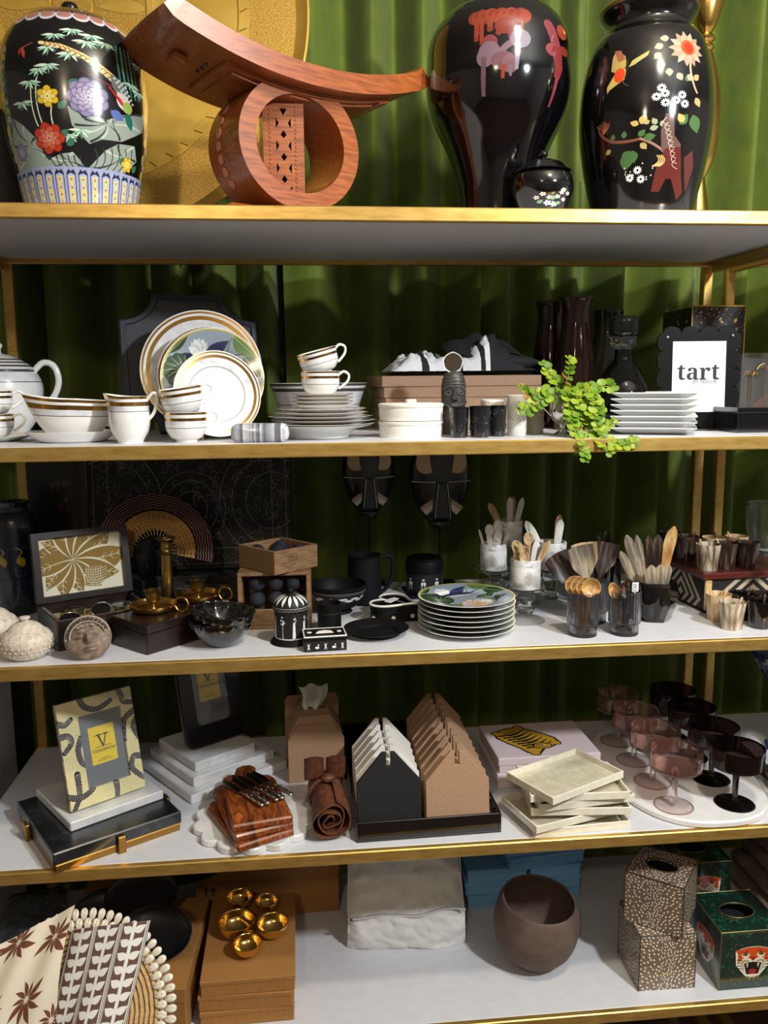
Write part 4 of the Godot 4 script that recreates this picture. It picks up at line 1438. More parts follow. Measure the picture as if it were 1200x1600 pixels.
func shelf_b() -> void:
	var y := TOP_B
	# ---- teapot
	var tp := thing("teapot", "white china teapot with black ringed domed lid at the left edge", "teapot", Vector3(-0.624, y, -0.3))
	var body := smooth([Vector2(0.042, 0), Vector2(0.046, 0.006), Vector2(0.066, 0.035), Vector2(0.0765, 0.075), Vector2(0.075, 0.1), Vector2(0.066, 0.119)], 5)
	part(tp, "body", lathe(clip(body, 1, -0.001, 0.098)), mats.china)
	part(tp, "grey_line", lathe(clip(body, 1, 0.098, 0.0995)), mats.china_line)
	part(tp, "shoulder", lathe(clip(body, 1, 0.0995, 0.119)), mats.rim_marble)
	part(tp, "base", lathe([Vector2(0, 0), Vector2(0.042, 0)]), mats.china)
	var lid := smooth([Vector2(0.068, 0.117), Vector2(0.066, 0.122), Vector2(0.05, 0.134), Vector2(0.03, 0.145), Vector2(0.012, 0.15), Vector2(0.009, 0.153)], 5)
	var hs := [0.1165, 0.1215, 0.126, 0.129, 0.1325, 0.135, 0.138, 0.1405, 0.153]
	for k in 8:
		part(tp, "lid_ring" if k % 2 == 0 and k < 7 else "lid", lathe(clip(lid, 1, hs[k], hs[k + 1])), mats.china_line if k % 2 == 0 and k < 7 else mats.china)
	part(tp, "knob", lathe(smooth([Vector2(0.009, 0.15), Vector2(0.009, 0.157), Vector2(0.012, 0.163), Vector2(0.012, 0.166), Vector2(0.006, 0.172), Vector2(0.0, 0.174)], 4), 28), mats.china)
	part(tp, "handle", tube(smooth3([Vector3(0.064, 0.117, 0), Vector3(0.082, 0.133, 0), Vector3(0.101, 0.127, 0), Vector3(0.108, 0.1, 0), Vector3(0.098, 0.072, 0), Vector3(0.078, 0.056, 0), Vector3(0.07, 0.05, 0)], 6), 0.0058, 10), mats.china)
	part(tp, "spout", tube(smooth3([Vector3(-0.066, 0.04, 0), Vector3(-0.09, 0.055, 0), Vector3(-0.102, 0.085, 0), Vector3(-0.118, 0.112, 0)], 5), [0.018, 0.0175, 0.017, 0.016, 0.015, 0.0145, 0.014, 0.013, 0.012, 0.012, 0.0115, 0.011, 0.0105, 0.01, 0.01, 0.009], 12), mats.china)
	# ---- two cups on a saucer at the left edge
	var sc := thing("saucer", "white saucer with gold edge under the leftmost stacked cups", "saucer", Vector3(-0.588, y, -0.165), 0.0, "gold edged saucers")
	plate_parts(sc, 0.062, 0.01, [["well", 0.052, mats.china], ["gold_band", 0.056, mats.china_gold], ["white_band", 0.0605, mats.china], ["gold_edge", 0.062, mats.china_gold]], mats.china)
	cup("teacup", "lower of two stacked gold banded cups before the teapot", Vector3(-0.592, y + 0.0032, -0.165), 8, "gold banded cups", 0.035, 0.042)
	cup("teacup", "upper of two stacked gold banded cups before the teapot", Vector3(-0.592, y + 0.0415, -0.165), 22, "gold banded cups", 0.035, 0.042)
	# ---- sauce boat and its dish
	var dish := thing("oval_dish", "white oval underdish beneath the gold banded sauce boat", "dish", Vector3(-0.45, y, -0.115))
	for p in [["dish", lathe(smooth([Vector2(0, 0), Vector2(0.045, 0.0), Vector2(0.06, 0.006), Vector2(0.073, 0.016), Vector2(0.073, 0.0175), Vector2(0.058, 0.009), Vector2(0.045, 0.004), Vector2(0, 0.004)], 4), 56)]]:
		part(dish, p[0], p[1], mats.china, Vector3.ZERO, Vector3.ZERO, Vector3(1, 1, 0.66))
	part(dish, "foot_ring", lathe([Vector2(0.04, 0), Vector2(0.044, 0), Vector2(0.044, 0.002), Vector2(0.04, 0.002)], 48), mats.china, Vector3.ZERO, Vector3.ZERO, Vector3(1, 1, 0.66))
	var sb := thing("sauce_boat", "white china sauce boat with broad gold bands and spout to the left", "sauce boat", Vector3(-0.446, y + 0.0048, -0.115), 6)
	var bo := smooth([Vector2(0.034, 0), Vector2(0.037, 0.004), Vector2(0.052, 0.022), Vector2(0.061, 0.045), Vector2(0.064, 0.065)], 5)
	var pull := func(p: Vector3) -> Vector3:
		var q := clampf(p.y / 0.065, 0.0, 1.1)
		var z := p.z * 0.62
		if p.x < 0:
			var k := pow(-p.x / 0.064, 2.0) * q * q
			return Vector3(p.x - 0.014 * k, p.y + 0.009 * k, z * (1.0 - 0.55 * k))
		return Vector3(p.x, p.y - 0.004 * q * p.x / 0.064, z)
	for b in [["body", -0.001, 0.038, mats.china], ["grey_line", 0.038, 0.0392, mats.china_line], ["marbled_band", 0.0392, 0.0485, mats.rim_marble], ["gold_band", 0.0485, 0.056, mats.china_gold], ["white_band", 0.056, 0.0605, mats.china], ["gold_lip", 0.0605, 0.065, mats.china_gold]]:
		part(sb, b[0], warp(lathe(clip(bo, 1, b[1], b[2]), 56), pull), b[3])
	part(sb, "inside", warp(lathe([Vector2(0.064, 0.065), Vector2(0.062, 0.0655), Vector2(0.058, 0.045), Vector2(0.045, 0.02), Vector2(0.0, 0.008)], 56), pull), mats.china)
	part(sb, "handle", tube(smooth3([Vector3(0.06, 0.056, 0), Vector3(0.078, 0.066, 0), Vector3(0.086, 0.05, 0), Vector3(0.07, 0.03, 0), Vector3(0.052, 0.022, 0)], 5), 0.0034, 8), mats.china)
	# ---- milk jug
	var mj := thing("milk_jug", "white china milk jug with gold bands between sauce boat and cups", "jug", Vector3(-0.347, y, -0.07), -6)
	var mo := smooth([Vector2(0.02, 0), Vector2(0.021, 0.004), Vector2(0.029, 0.018), Vector2(0.0325, 0.036), Vector2(0.0315, 0.055), Vector2(0.031, 0.074)], 5)
	var lip := func(p: Vector3) -> Vector3:
		var q := clampf((p.y - 0.04) / 0.034, 0.0, 1.0)
		if p.x < 0:
			var k := pow(-p.x / 0.032, 2.0) * q * q
			return Vector3(p.x - 0.01 * k, p.y + 0.006 * k, p.z * (1.0 - 0.5 * k))
		return p
	for b in [["body", -0.001, 0.05, mats.china], ["grey_line", 0.05, 0.051, mats.china_line], ["marbled_band", 0.051, 0.059, mats.rim_marble], ["gold_band", 0.059, 0.0655, mats.china_gold], ["white_band", 0.0655, 0.07, mats.china], ["gold_lip", 0.07, 0.074, mats.china_gold]]:
		part(mj, b[0], warp(lathe(clip(mo, 1, b[1], b[2]), 48), lip), b[3])
	part(mj, "inside", warp(lathe([Vector2(0.031, 0.074), Vector2(0.029, 0.0743), Vector2(0.0285, 0.05), Vector2(0.026, 0.02), Vector2(0, 0.012)], 48), lip), mats.china)
	part(mj, "handle", tube(smooth3([Vector3(0.029, 0.068, 0), Vector3(0.04, 0.079, 0), Vector3(0.046, 0.072, 0), Vector3(0.041, 0.05, 0), Vector3(0.03, 0.036, 0)], 5), 0.0028, 8), mats.china)
	part(mj, "base", lathe([Vector2(0, 0), Vector2(0.02, 0)]), mats.china)
	# ---- two stacked cups
	cup("teacup", "lower of two stacked gold banded cups in front of the standing plates", Vector3(-0.258, y, -0.07), 12, "gold banded cups", 0.0345, 0.048)
	cup("teacup", "upper, tilted cup of the pair in front of the standing plates", Vector3(-0.259, y + 0.0415, -0.07), 18, "gold banded cups", 0.0345, 0.046, 8.0)
	# ---- charcoal panel with scooped corners
	var scoop := PackedVector2Array()
	var cw := 0.127
	var ch := 0.262
	for k in 4:
		var cx := cw * (1 if k in [0, 3] else -1)
		var cyy := (ch if k < 2 else 0.0)
		for i in 9:
			var a := PI / 2 * (k + float(8 - i) / 8.0) + PI
			var p := Vector2(cx + cos(a) * 0.062, cyy + sin(a) * 0.05)
			scoop.append(p)
	var shield := thing("scooped_panel", "charcoal panel with scooped corners leaning behind the standing plates", "panel", Vector3(-0.272, y, -0.3), 14)
	part(shield, "board", prism(scoop, 0.014, 0.003), mat(rgb(44, 46, 54), 0.6), Vector3.ZERO, Vector3(-11, 0, 0))
	var rim2 := []
	for p in inset(scoop, 0.01):
		rim2.append(Vector3(p.x, p.y, 0.014))
	part(shield, "raised_edge", tube(rim2, 0.0022, 6, true), mat(rgb(50, 52, 60), 0.55), Vector3.ZERO, Vector3(-11, 0, 0))
	# ---- standing plates
	gold_plate("dinner_plate", "largest standing plate with marbled rim and gold bands", Vector3(-0.246, y + 0.014, -0.21), 0.104, 4, 12, "gold rimmed plates")
	gold_plate("dinner_plate", "standing gold rimmed plate mostly hidden behind the bird plate", Vector3(-0.228, y + 0.016, -0.183), 0.088, 8, 12, "gold rimmed plates")
	mats.bird = printed(bird_painting(), 0.25, 0.8)
	mats.yellow_edge = glaze(rgb(206, 188, 66), 0.25, 0.7)
	var bp := thing("bird_plate", "standing plate painted with dark blue bird and leaves on grey", "plate", Vector3(-0.222, y + 0.016, -0.167), 8, "bird pattern plates")
	var pp := plate_parts(bp, 0.0865, 0.01, [["picture", 0.084, mats.bird], ["yellow_edge", 0.0865, mats.yellow_edge]], mats.china)
	pp[0].mesh = flat_uv(pp[0].mesh, 0.0865)
	stand_up(bp, 0.0865, 12)
	gold_plate("side_plate", "smaller white plate with gold and marbled rim standing in front", Vector3(-0.209, y + 0.004, -0.125), 0.0725, 18, 14, "gold rimmed plates")
	var ps := thing("plate_stand", "clear acrylic stand with brass clips under the front plate", "plate stand", Vector3(-0.215, y, -0.13), 10)
	part(ps, "foot", rbox(0.075, 0.003, 0.1, 0.001), mats.clear, Vector3(0, 0, -0.02))
	for x in [-0.026, 0.026]:
		part(ps, "clip", tube([Vector3(x, 0.003, 0.014), Vector3(x, 0.003, 0.026), Vector3(x, 0.013, 0.031)], 0.0018, 8), mats.brass)
	# ---- striped stone
	var stripes := canvas(512, 32, rgb(150, 154, 162))
	var u0 := 0
	while u0 < 512:
		var ww := rng.randi_range(3, 26)
		var kk := rng.randf()
		stripes.fill_rect(Rect2i(u0, 0, ww, 32), rgb(104, 108, 118).lerp(rgb(222, 224, 228), kk))
		if kk > 0.8:
			stripes.fill_rect(Rect2i(u0, 0, 2, 32), rgb(60, 64, 72))
		u0 += ww
	var stone := rounded_rect(0.092, 0.03, 0.012, 6)
	solo("striped_stone", "grey striped polished stone block lying at the shelf edge", "stone", prism(stone, 0.03, 0.006, true), printed(stripes, 0.25, 0.4), Vector3(-0.137, y + 0.015, -0.055), Vector3(0, -4, 0))
	# ---- stack of bowls, plates, saucers and cups
	var bb := thing("banded_bowl", "wide bowl with dark bands behind the plate stack", "bowl", Vector3(-0.038, y, -0.335))
	vessel(bb, smooth([Vector2(0.045, 0), Vector2(0.05, 0.006), Vector2(0.072, 0.03), Vector2(0.083, 0.06), Vector2(0.095, 0.091)], 4), 0.003, [["body", 0.05, mats.china], ["grey_line", 0.0515, mats.china_line], ["marbled_band", 0.076, mats.rim_marble], ["dark_band", 0.082, mats.china_line], ["white_band", 0.0865, mats.china], ["dark_lip", 0.091, mats.china_line]], mats.china, 56)
	var sp := thing("soup_plate", "white soup plate at the bottom of the plate stack", "plate", Vector3(-0.043, y, -0.125), 0.0, "stacked white plates")
	part(sp, "shell", lathe(smooth([Vector2(0, 0), Vector2(0.045, 0), Vector2(0.052, 0.004), Vector2(0.062, 0.014), Vector2(0.088, 0.021), Vector2(0.089, 0.0225), Vector2(0.06, 0.017), Vector2(0.045, 0.006), Vector2(0, 0.005)], 4), 56), mats.china)
	part(sp, "gold_edge", lathe([Vector2(0.0885, 0.0212), Vector2(0.0895, 0.022), Vector2(0.0885, 0.0228)], 56), mats.china_gold)
	var lifts := [[0.017, 0.089, 0.0, "second"], [0.0232, 0.088, 0.003, "third"], [0.0294, 0.087, -0.002, "fourth"], [0.0356, 0.078, -0.001, "fifth"], [0.0418, 0.074, 0.001, "sixth"]]
	for l in lifts:
		var q := thing("dinner_plate", "%s piece from the bottom of the stack, white plate with gold edge" % l[3], "plate", Vector3(-0.038 + l[2], y + l[0], -0.125), 0.0, "stacked white plates")
		plate_parts(q, l[1], 0.0085, [["well", l[1] * 0.7, mats.china], ["marbled_rim", l[1] * 0.88, mats.rim_marble], ["gold_band", l[1] * 0.93, mats.china_gold], ["white_band", l[1] * 0.97, mats.china], ["gold_edge", l[1], mats.china_gold]], mats.china)
	for k in 4:
		var q := thing("saucer", "%s saucer of the pile under the two stacked cups" % ["lowest", "second", "third", "topmost"][k], "saucer", Vector3(-0.036, y + 0.0476 + k * 0.0062, -0.12), 0.0, "gold edged saucers")
		plate_parts(q, 0.0515, 0.0088, [["well", 0.043, mats.china], ["gold_band", 0.046, mats.china_gold], ["white_band", 0.05, mats.china], ["gold_edge", 0.0515, mats.china_gold]], mats.china, 44)
	cup("teacup", "lower gold banded cup on top of the saucer pile", Vector3(-0.039, y + 0.0694, -0.12), 8, "gold banded cups", 0.0335, 0.042)
	cup("teacup", "upper, tilted gold banded cup crowning the saucer pile", Vector3(-0.035, y + 0.107, -0.12), 12, "gold banded cups", 0.034, 0.04, 15.0)
	# ---- long brown boxes, folder and scarf
	var bx := rbox(0.312, 0.0204, 0.2, 0.0012)
	var offs := [[0.2335, 0.5], [0.2345, -0.4], [0.236, 0.2], [0.2345, -0.6], [0.2285, 0.6]]
	for k in 5:
		solo("flat_box", "%s long flat brown box of the pile under the scarf" % ["lowest", "second", "third", "fourth", "topmost"][k], "box", bx, mats.flat_brown, Vector3(offs[k][0], y + 0.0002 + k * 0.0208, -0.375), Vector3(0, 3 + offs[k][1], 0), "flat brown boxes")
	solo("black_folder", "thin black folder between the brown boxes and the scarf", "folder", rbox(0.262, 0.006, 0.17, 0.002), mat(rgb(22, 22, 24), 0.5), Vector3(0.244, y + 0.1045, -0.375), Vector3(0, 2, 0))
	scarf()
	# ---- two white tins
	for k in 2:
		var t := thing("lidded_tin", ["lower white round lidded tin of the stacked pair", "upper white round lidded tin of the stacked pair, with a flat knob"][k], "tin", Vector3(0.114, y + k * 0.0292, -0.115), 0.0, "white lidded tins")
		part(t, "base", lathe(smooth([Vector2(0, 0), Vector2(0.05, 0.0), Vector2(0.0535, 0.002), Vector2(0.0545, 0.021), Vector2(0.052, 0.0215)], 3), 56), mats.white_clay)
		part(t, "lid", lathe([Vector2(0.05, 0.0218), Vector2(0.0555, 0.022), Vector2(0.056, 0.0235), Vector2(0.0555, 0.0265), Vector2(0.053, 0.028), Vector2(0, 0.0288)], 56), mats.white_clay)
		if k == 1:
			part(t, "knob", lathe([Vector2(0.0085, 0.0285), Vector2(0.0095, 0.029), Vector2(0.0095, 0.0335), Vector2(0.008, 0.0345), Vector2(0, 0.0345)], 24), mats.white_clay)
	# ---- carved stone head with a mirror disc
	var bu := thing("carved_bust", "dark carved stone head with round mirror disc on top", "figurine", Vector3(0.194, y, -0.15), -4)
	var st := mat(rgb(52, 50, 48), 0.45)
	var egg := lathe(smooth([Vector2(0.021, 0), Vector2(0.023, 0.005), Vector2(0.021, 0.04), Vector2(0.0215, 0.062), Vector2(0.0215, 0.082), Vector2(0.0185, 0.1), Vector2(0.011, 0.11), Vector2(0, 0.112)], 5), 36)
	part(bu, "head", egg, st, Vector3.ZERO, Vector3.ZERO, Vector3(1, 1, 0.8))
	for k in 4:
		var rr: float = [0.0205, 0.0195, 0.0175, 0.0145][k]
		part(bu, "headband", tube(ring_pts(rr, 0.088 + 0.0058 * k, 0.8, 28), 0.0014, 6, true), mat(rgb(84, 82, 80), 0.5))
	part(bu, "nose", prism(PackedVector2Array([Vector2(-0.0055, 0), Vector2(0.0055, 0), Vector2(0.0025, 0.022), Vector2(-0.0025, 0.022)]), 0.009, 0.002), st, Vector3(0, 0.06, 0.013))
	for s in [-1, 1]:
		part(bu, "brow", tube(smooth3([Vector3(s * 0.003, 0.0835, 0.0175), Vector3(s * 0.01, 0.0845, 0.0165), Vector3(s * 0.0185, 0.079, 0.009)], 3), 0.0015, 6), mat(rgb(96, 94, 92), 0.5))
		part(bu, "eye", tube(smooth3([Vector3(s * 0.0055, 0.073, 0.017), Vector3(s * 0.01, 0.076, 0.0165), Vector3(s * 0.016, 0.072, 0.012), Vector3(s * 0.01, 0.07, 0.0165)], 3), 0.0011, 6, true), mat(rgb(96, 94, 92), 0.5))
		part(bu, "crossed_arm", tube(smooth3([Vector3(s * 0.021, 0.058, 0.004), Vector3(s * 0.01, 0.05, 0.0165), Vector3(-s * 0.018, 0.036, 0.01)], 4), 0.0024, 6), st)
	part(bu, "mouth", rbox(0.012, 0.005, 0.004, 0.0012), mat(rgb(84, 82, 80), 0.5), Vector3(0, 0.05, 0.0155))
	part(bu, "mirror_rim", tube(ring_wobble(0.0165, 26), 0.0013, 6, true), mat(rgb(222, 220, 214), 0.5), Vector3(-0.002, 0.1255, 0.006))
	part(bu, "mirror", prism(circle(0.0163, 26), 0.003, 0.0006), mat(rgb(150, 140, 134), 0.12, 1.0), Vector3(-0.002, 0.1255, 0.004))
	# ---- relief tumblers
	var blk := glaze(rgb(20, 21, 26), 0.25, 0.8)
	tumbler("black relief tumbler nearest the carved stone head", Vector3(0.19, y, -0.075), 0.0165, 0.05, blk, mats.black_gloss, 0)
	tumbler("black relief tumbler in the middle of the three", Vector3(0.2255, y, -0.075), 0.0182, 0.0515, blk, mats.black_gloss, 1)
	tumbler("black relief tumbler touching the tall white one", Vector3(0.259, y, -0.09), 0.0155, 0.0515, blk, mats.black_gloss, 2)
	tumbler("tall white relief tumbler in front", Vector3(0.2965, y, -0.105), 0.0185, 0.0685, glaze(rgb(226, 224, 216), 0.3, 0.6), mats.china, 3)
	tumbler("white relief tumbler behind the black ones", Vector3(0.264, y, -0.155), 0.0205, 0.06, glaze(rgb(206, 198, 184), 0.3, 0.6), mats.china, 4)
	tumbler("beige tumbler with pale looped pattern beside the plant", Vector3(0.337, y, -0.135), 0.0168, 0.053, glaze(rgb(150, 140, 118), 0.4, 0.4), mats.china, 5)
	plant()
	# ---- brown glass vases
	var vp := smooth([Vector2(0.032, 0), Vector2(0.038, 0.006), Vector2(0.041, 0.06), Vector2(0.036, 0.13), Vector2(0.026, 0.2), Vector2(0.027, 0.232), Vector2(0.031, 0.244), Vector2(0.0295, 0.2445), Vector2(0.0245, 0.2), Vector2(0.033, 0.13), Vector2(0.037, 0.06), Vector2(0.03, 0.012), Vector2(0, 0.01)], 5)
	var amber := pane(rgb(30, 15, 9), 0.86, 0.04)
	solo("glass_vase", "dark amber glass vase with flared lip, in front of its twin", "vase", lathe(vp, 48), amber, Vector3(0.448, y, -0.262), Vector3.ZERO, "amber glass vases")
	solo("glass_vase", "dark amber glass vase half hidden behind its twin", "vase", lathe(vp, 48), amber, Vector3(0.428, y, -0.355), Vector3.ZERO, "amber glass vases")
	# ---- smoky decanters
	var dp := smooth([Vector2(0.04, 0), Vector2(0.048, 0.006), Vector2(0.054, 0.04), Vector2(0.05, 0.075), Vector2(0.032, 0.11), Vector2(0.017, 0.13), Vector2(0.0155, 0.15)], 5)
	var dm := pane(rgb(10, 10, 11), 0.9, 0.03)
	var d1 := thing("decanter", "smoky black glass decanter with knotted bulbous stopper", "decanter", Vector3(0.528, y, -0.225))
	part(d1, "body", lathe(dp, 48), dm)
	part(d1, "collar", lathe(smooth([Vector2(0.0155, 0.148), Vector2(0.019, 0.152), Vector2(0.0225, 0.158), Vector2(0.0245, 0.168), Vector2(0.0225, 0.172)], 3), 36, func(a: float, p: Vector2) -> float: return 1.0 + 0.06 * sin(a * 5.0 + p.y * 300.0)), mats.smoke)
	part(d1, "stopper", lathe(smooth([Vector2(0.0215, 0.172), Vector2(0.0265, 0.178), Vector2(0.0275, 0.19), Vector2(0.0265, 0.203), Vector2(0.02, 0.2095), Vector2(0, 0.212)], 4), 40), pane(rgb(22, 22, 24), 0.7, 0.03))
	var d2 := thing("decanter", "smoky glass decanter with open neck behind the stoppered one", "decanter", Vector3(0.548, y, -0.362))
	part(d2, "body", lathe(smooth([Vector2(0.045, 0), Vector2(0.056, 0.01), Vector2(0.062, 0.06), Vector2(0.05, 0.12), Vector2(0.031, 0.165), Vector2(0.026, 0.2), Vector2(0.03, 0.228), Vector2(0.027, 0.2285), Vector2(0.023, 0.2), Vector2(0.028, 0.165), Vector2(0.046, 0.12), Vector2(0.057, 0.06), Vector2(0.04, 0.014), Vector2(0, 0.012)], 4), 48), pane(rgb(28, 28, 16), 0.84, 0.03))
	# ---- square plates
	var one := func(_a: float, _p: Vector2) -> float:
		return 1.0
	var sq := lathe([Vector2(0, 0), Vector2(0.066, 0.0), Vector2(0.099, 0.0108), Vector2(0.099, 0.0126), Vector2(0.096, 0.0126), Vector2(0.066, 0.0035), Vector2(0, 0.0035)], 4, one)
	for k in 7:
		solo("square_plate", "%s white square plate of the stack beside the framed card" % ["lowest", "second", "third", "fourth", "fifth", "sixth", "topmost"][k], "plate", sq, mats.china, Vector3(0.545, y + 0.0004 + k * 0.0098, -0.115), Vector3(0, 45 - 24, 0), "white square plates")
	# ---- scalloped frame with card
	var fr := thing("card_display", "black acrylic frame with scalloped edge holding a white printed card", "picture frame", Vector3(0.652, y, -0.175), -6)
	var sca := PackedVector2Array()
	var bumps := [[Vector2(-0.066, 0.0), Vector2(0.066, 0.0), 4], [Vector2(0.066, 0.0), Vector2(0.066, 0.166), 5], [Vector2(0.066, 0.166), Vector2(-0.066, 0.166), 4], [Vector2(-0.066, 0.166), Vector2(-0.066, 0.0), 5]]
	for e in bumps:
		var a: Vector2 = e[0]
		var b: Vector2 = e[1]
		for k in e[2]:
			var p: Vector2 = a.lerp(b, float(k) / e[2])
			var q: Vector2 = a.lerp(b, float(k + 1) / e[2])
			var dirn := (q - p).normalized()
			var out := Vector2(dirn.y, -dirn.x)
			for i in 7:
				var an := PI * i / 7.0
				sca.append(p.lerp(q, 0.5) - dirn * cos(an) * (q - p).length() * 0.5 + out * sin(an) * (q - p).length() * 0.32)
	var inner := Transform3D(Basis(Vector3.RIGHT, deg_to_rad(-3)), Vector3(0, 0.012, 0))
	var o := part(fr, "backing", prism(sca, 0.006, 0.001), mat(rgb(16, 15, 16), 0.16))
	o.transform = inner
	var card := part(fr, "card", rbox(0.097, 0.128, 0.001, 0.0003), mat(rgb(222, 228, 234), 0.6))
	card.transform = inner * Transform3D(Basis(), Vector3(0.0, 0.021, 0.0068))
	var w1 := part(card, "heading", words("tart", 0.0405, "Droid Serif", true), mat(rgb(16, 16, 16), 0.6), Vector3(-0.001, 0.0725, 0.0007))
	w1.set_meta("label", "bold black word tart")
	part(card, "subheading", words("BY TAYLOR", 0.0088), mat(rgb(40, 40, 40), 0.6), Vector3(0.011, 0.0545, 0.0007))
	for k in 4:
		part(card, "small_print", rbox([0.05, 0.062, 0.046, 0.058][k], 0.0006, 0.0003, 0.0001), mat(rgb(150, 152, 156), 0.6), Vector3(0.01, 0.041 - k * 0.005, 0.0006))
	for p in [[-0.058, 0.156], [0.06, 0.158], [0.06, 0.01], [-0.058, 0.01]]:
		var bolt := part(fr, "bolt", lathe([Vector2(0, 0), Vector2(0.0028, 0.0), Vector2(0.0026, 0.002), Vector2(0, 0.0028)], 14), mats.silver)
		bolt.transform = inner * Transform3D(Basis(Vector3.RIGHT, PI / 2), Vector3(p[0], p[1], 0.006))
	part(fr, "foot", rbox(0.12, 0.004, 0.07, 0.001), glaze(rgb(16, 15, 16), 0.2, 0.6), Vector3(0, 0, -0.012))
	# ---- speckled box with brass edges
	var sp_im := canvas(512, 1024, rgb(26, 24, 26))
	for k in 420:
		var p := Vector2(rng.randf(), rng.randf())
		var l := rng.randf_range(0.006, 0.05)
		leaf(sp_im, p, p + Vector2(l, -l * rng.randf_range(0.3, 0.9)), rng.randf_range(0.08, 0.3), [rgb(150, 104, 60), rgb(196, 166, 96), rgb(90, 62, 46), rgb(206, 188, 140), rgb(70, 52, 44)][k % 5])
	var tb := thing("speckled_box", "tall black box with gold flecks and brass edges behind the framed card", "box", Vector3(0.764, y, -0.4), -2)
	part(tb, "body", rbox(0.108, 0.236, 0.15, 0.001), printed(sp_im, 0.3, 0.5))
	for x in [-0.0545, 0.0545]:
		part(tb, "edge_strip", rbox(0.003, 0.2376, 0.003, 0.0006), mats.brass, Vector3(x, 0, 0.0755))
	for yy in [0.0, 0.2352]:
		part(tb, "edge_strip", rbox(0.112, 0.003, 0.003, 0.0006), mats.brass, Vector3(0, yy, 0.0755))
	# ---- clear case with brass palms
	var pc := thing("palm_case", "clear acrylic case with brass palm trees on dark ground", "box", Vector3(0.81, y, -0.225))
	part(pc, "floor", rbox(0.128, 0.004, 0.06, 0.0008), mats.black_matte)
	part(pc, "backing", rbox(0.108, 0.128, 0.004, 0.0008), mat(rgb(56, 52, 54), 0.5), Vector3(0.008, 0.004, -0.02))
	part(pc, "dune", prism(PackedVector2Array([Vector2(-0.046, 0), Vector2(0.062, 0), Vector2(0.062, 0.066), Vector2(0.012, 0.06), Vector2(-0.02, 0.035)]), 0.003, 0.0006), mat(rgb(96, 56, 44), 0.5), Vector3(0, 0.004, -0.017))
	for p in [[-0.022, 0.098], [0.006, 0.112], [0.036, 0.104]]:
		var palm := part(pc, "palm_trunk", tube([Vector3(p[0], 0.05, -0.01), Vector3(p[0] + 0.001, p[1], -0.01)], 0.0013, 6), mats.brass)
		for k in 7:
			var a := PI * k / 6.0
			part(palm, "frond", tube(smooth3([Vector3(p[0], p[1], -0.01), Vector3(p[0] + cos(a) * 0.01, p[1] + 0.006 + sin(a) * 0.004, -0.01), Vector3(p[0] + cos(a) * 0.018, p[1] + sin(a) * 0.004 - 0.002, -0.01)], 3), 0.0014, 5), mats.brass)
	part(pc, "front_pane", rbox(0.128, 0.134, 0.002, 0.0004), mats.clear, Vector3(0, 0.004, 0.028))
	for x in [-0.063, 0.063]:
		part(pc, "side_pane", rbox(0.002, 0.134, 0.054, 0.0004), mats.clear, Vector3(x, 0.004, 0))
	part(pc, "top_pane", rbox(0.128, 0.002, 0.058, 0.0004), mats.clear, Vector3(0, 0.1382, 0))
	# ---- low black box in front
	var lb := thing("low_black_box", "low glossy black box at the right end of the second shelf", "box", Vector3(0.735, y, -0.125), 0)
	part(lb, "body", rbox(0.108, 0.034, 0.09, 0.001), glaze(rgb(9, 9, 10), 0.15, 0.8))
	part(lb, "lid", rbox(0.11, 0.009, 0.092, 0.001), glaze(rgb(9, 9, 10), 0.15, 0.8), Vector3(0, 0.0345, 0))


func ring_pts(r: float, h: float, squash: float, n: int) -> Array:
	var out := []
	for i in n:
		var a := TAU * i / n
		out.append(Vector3(cos(a) * r, h, sin(a) * r * squash))
	return out


func ring_wobble(r: float, n: int) -> Array:
	var out := []
	for i in n:
		var a := TAU * i / n
		var q := r * (1.0 + 0.03 * sin(a * 5.0) + 0.02 * sin(a * 9.0))
		out.append(Vector3(cos(a) * q, sin(a) * q, 0))
	return out


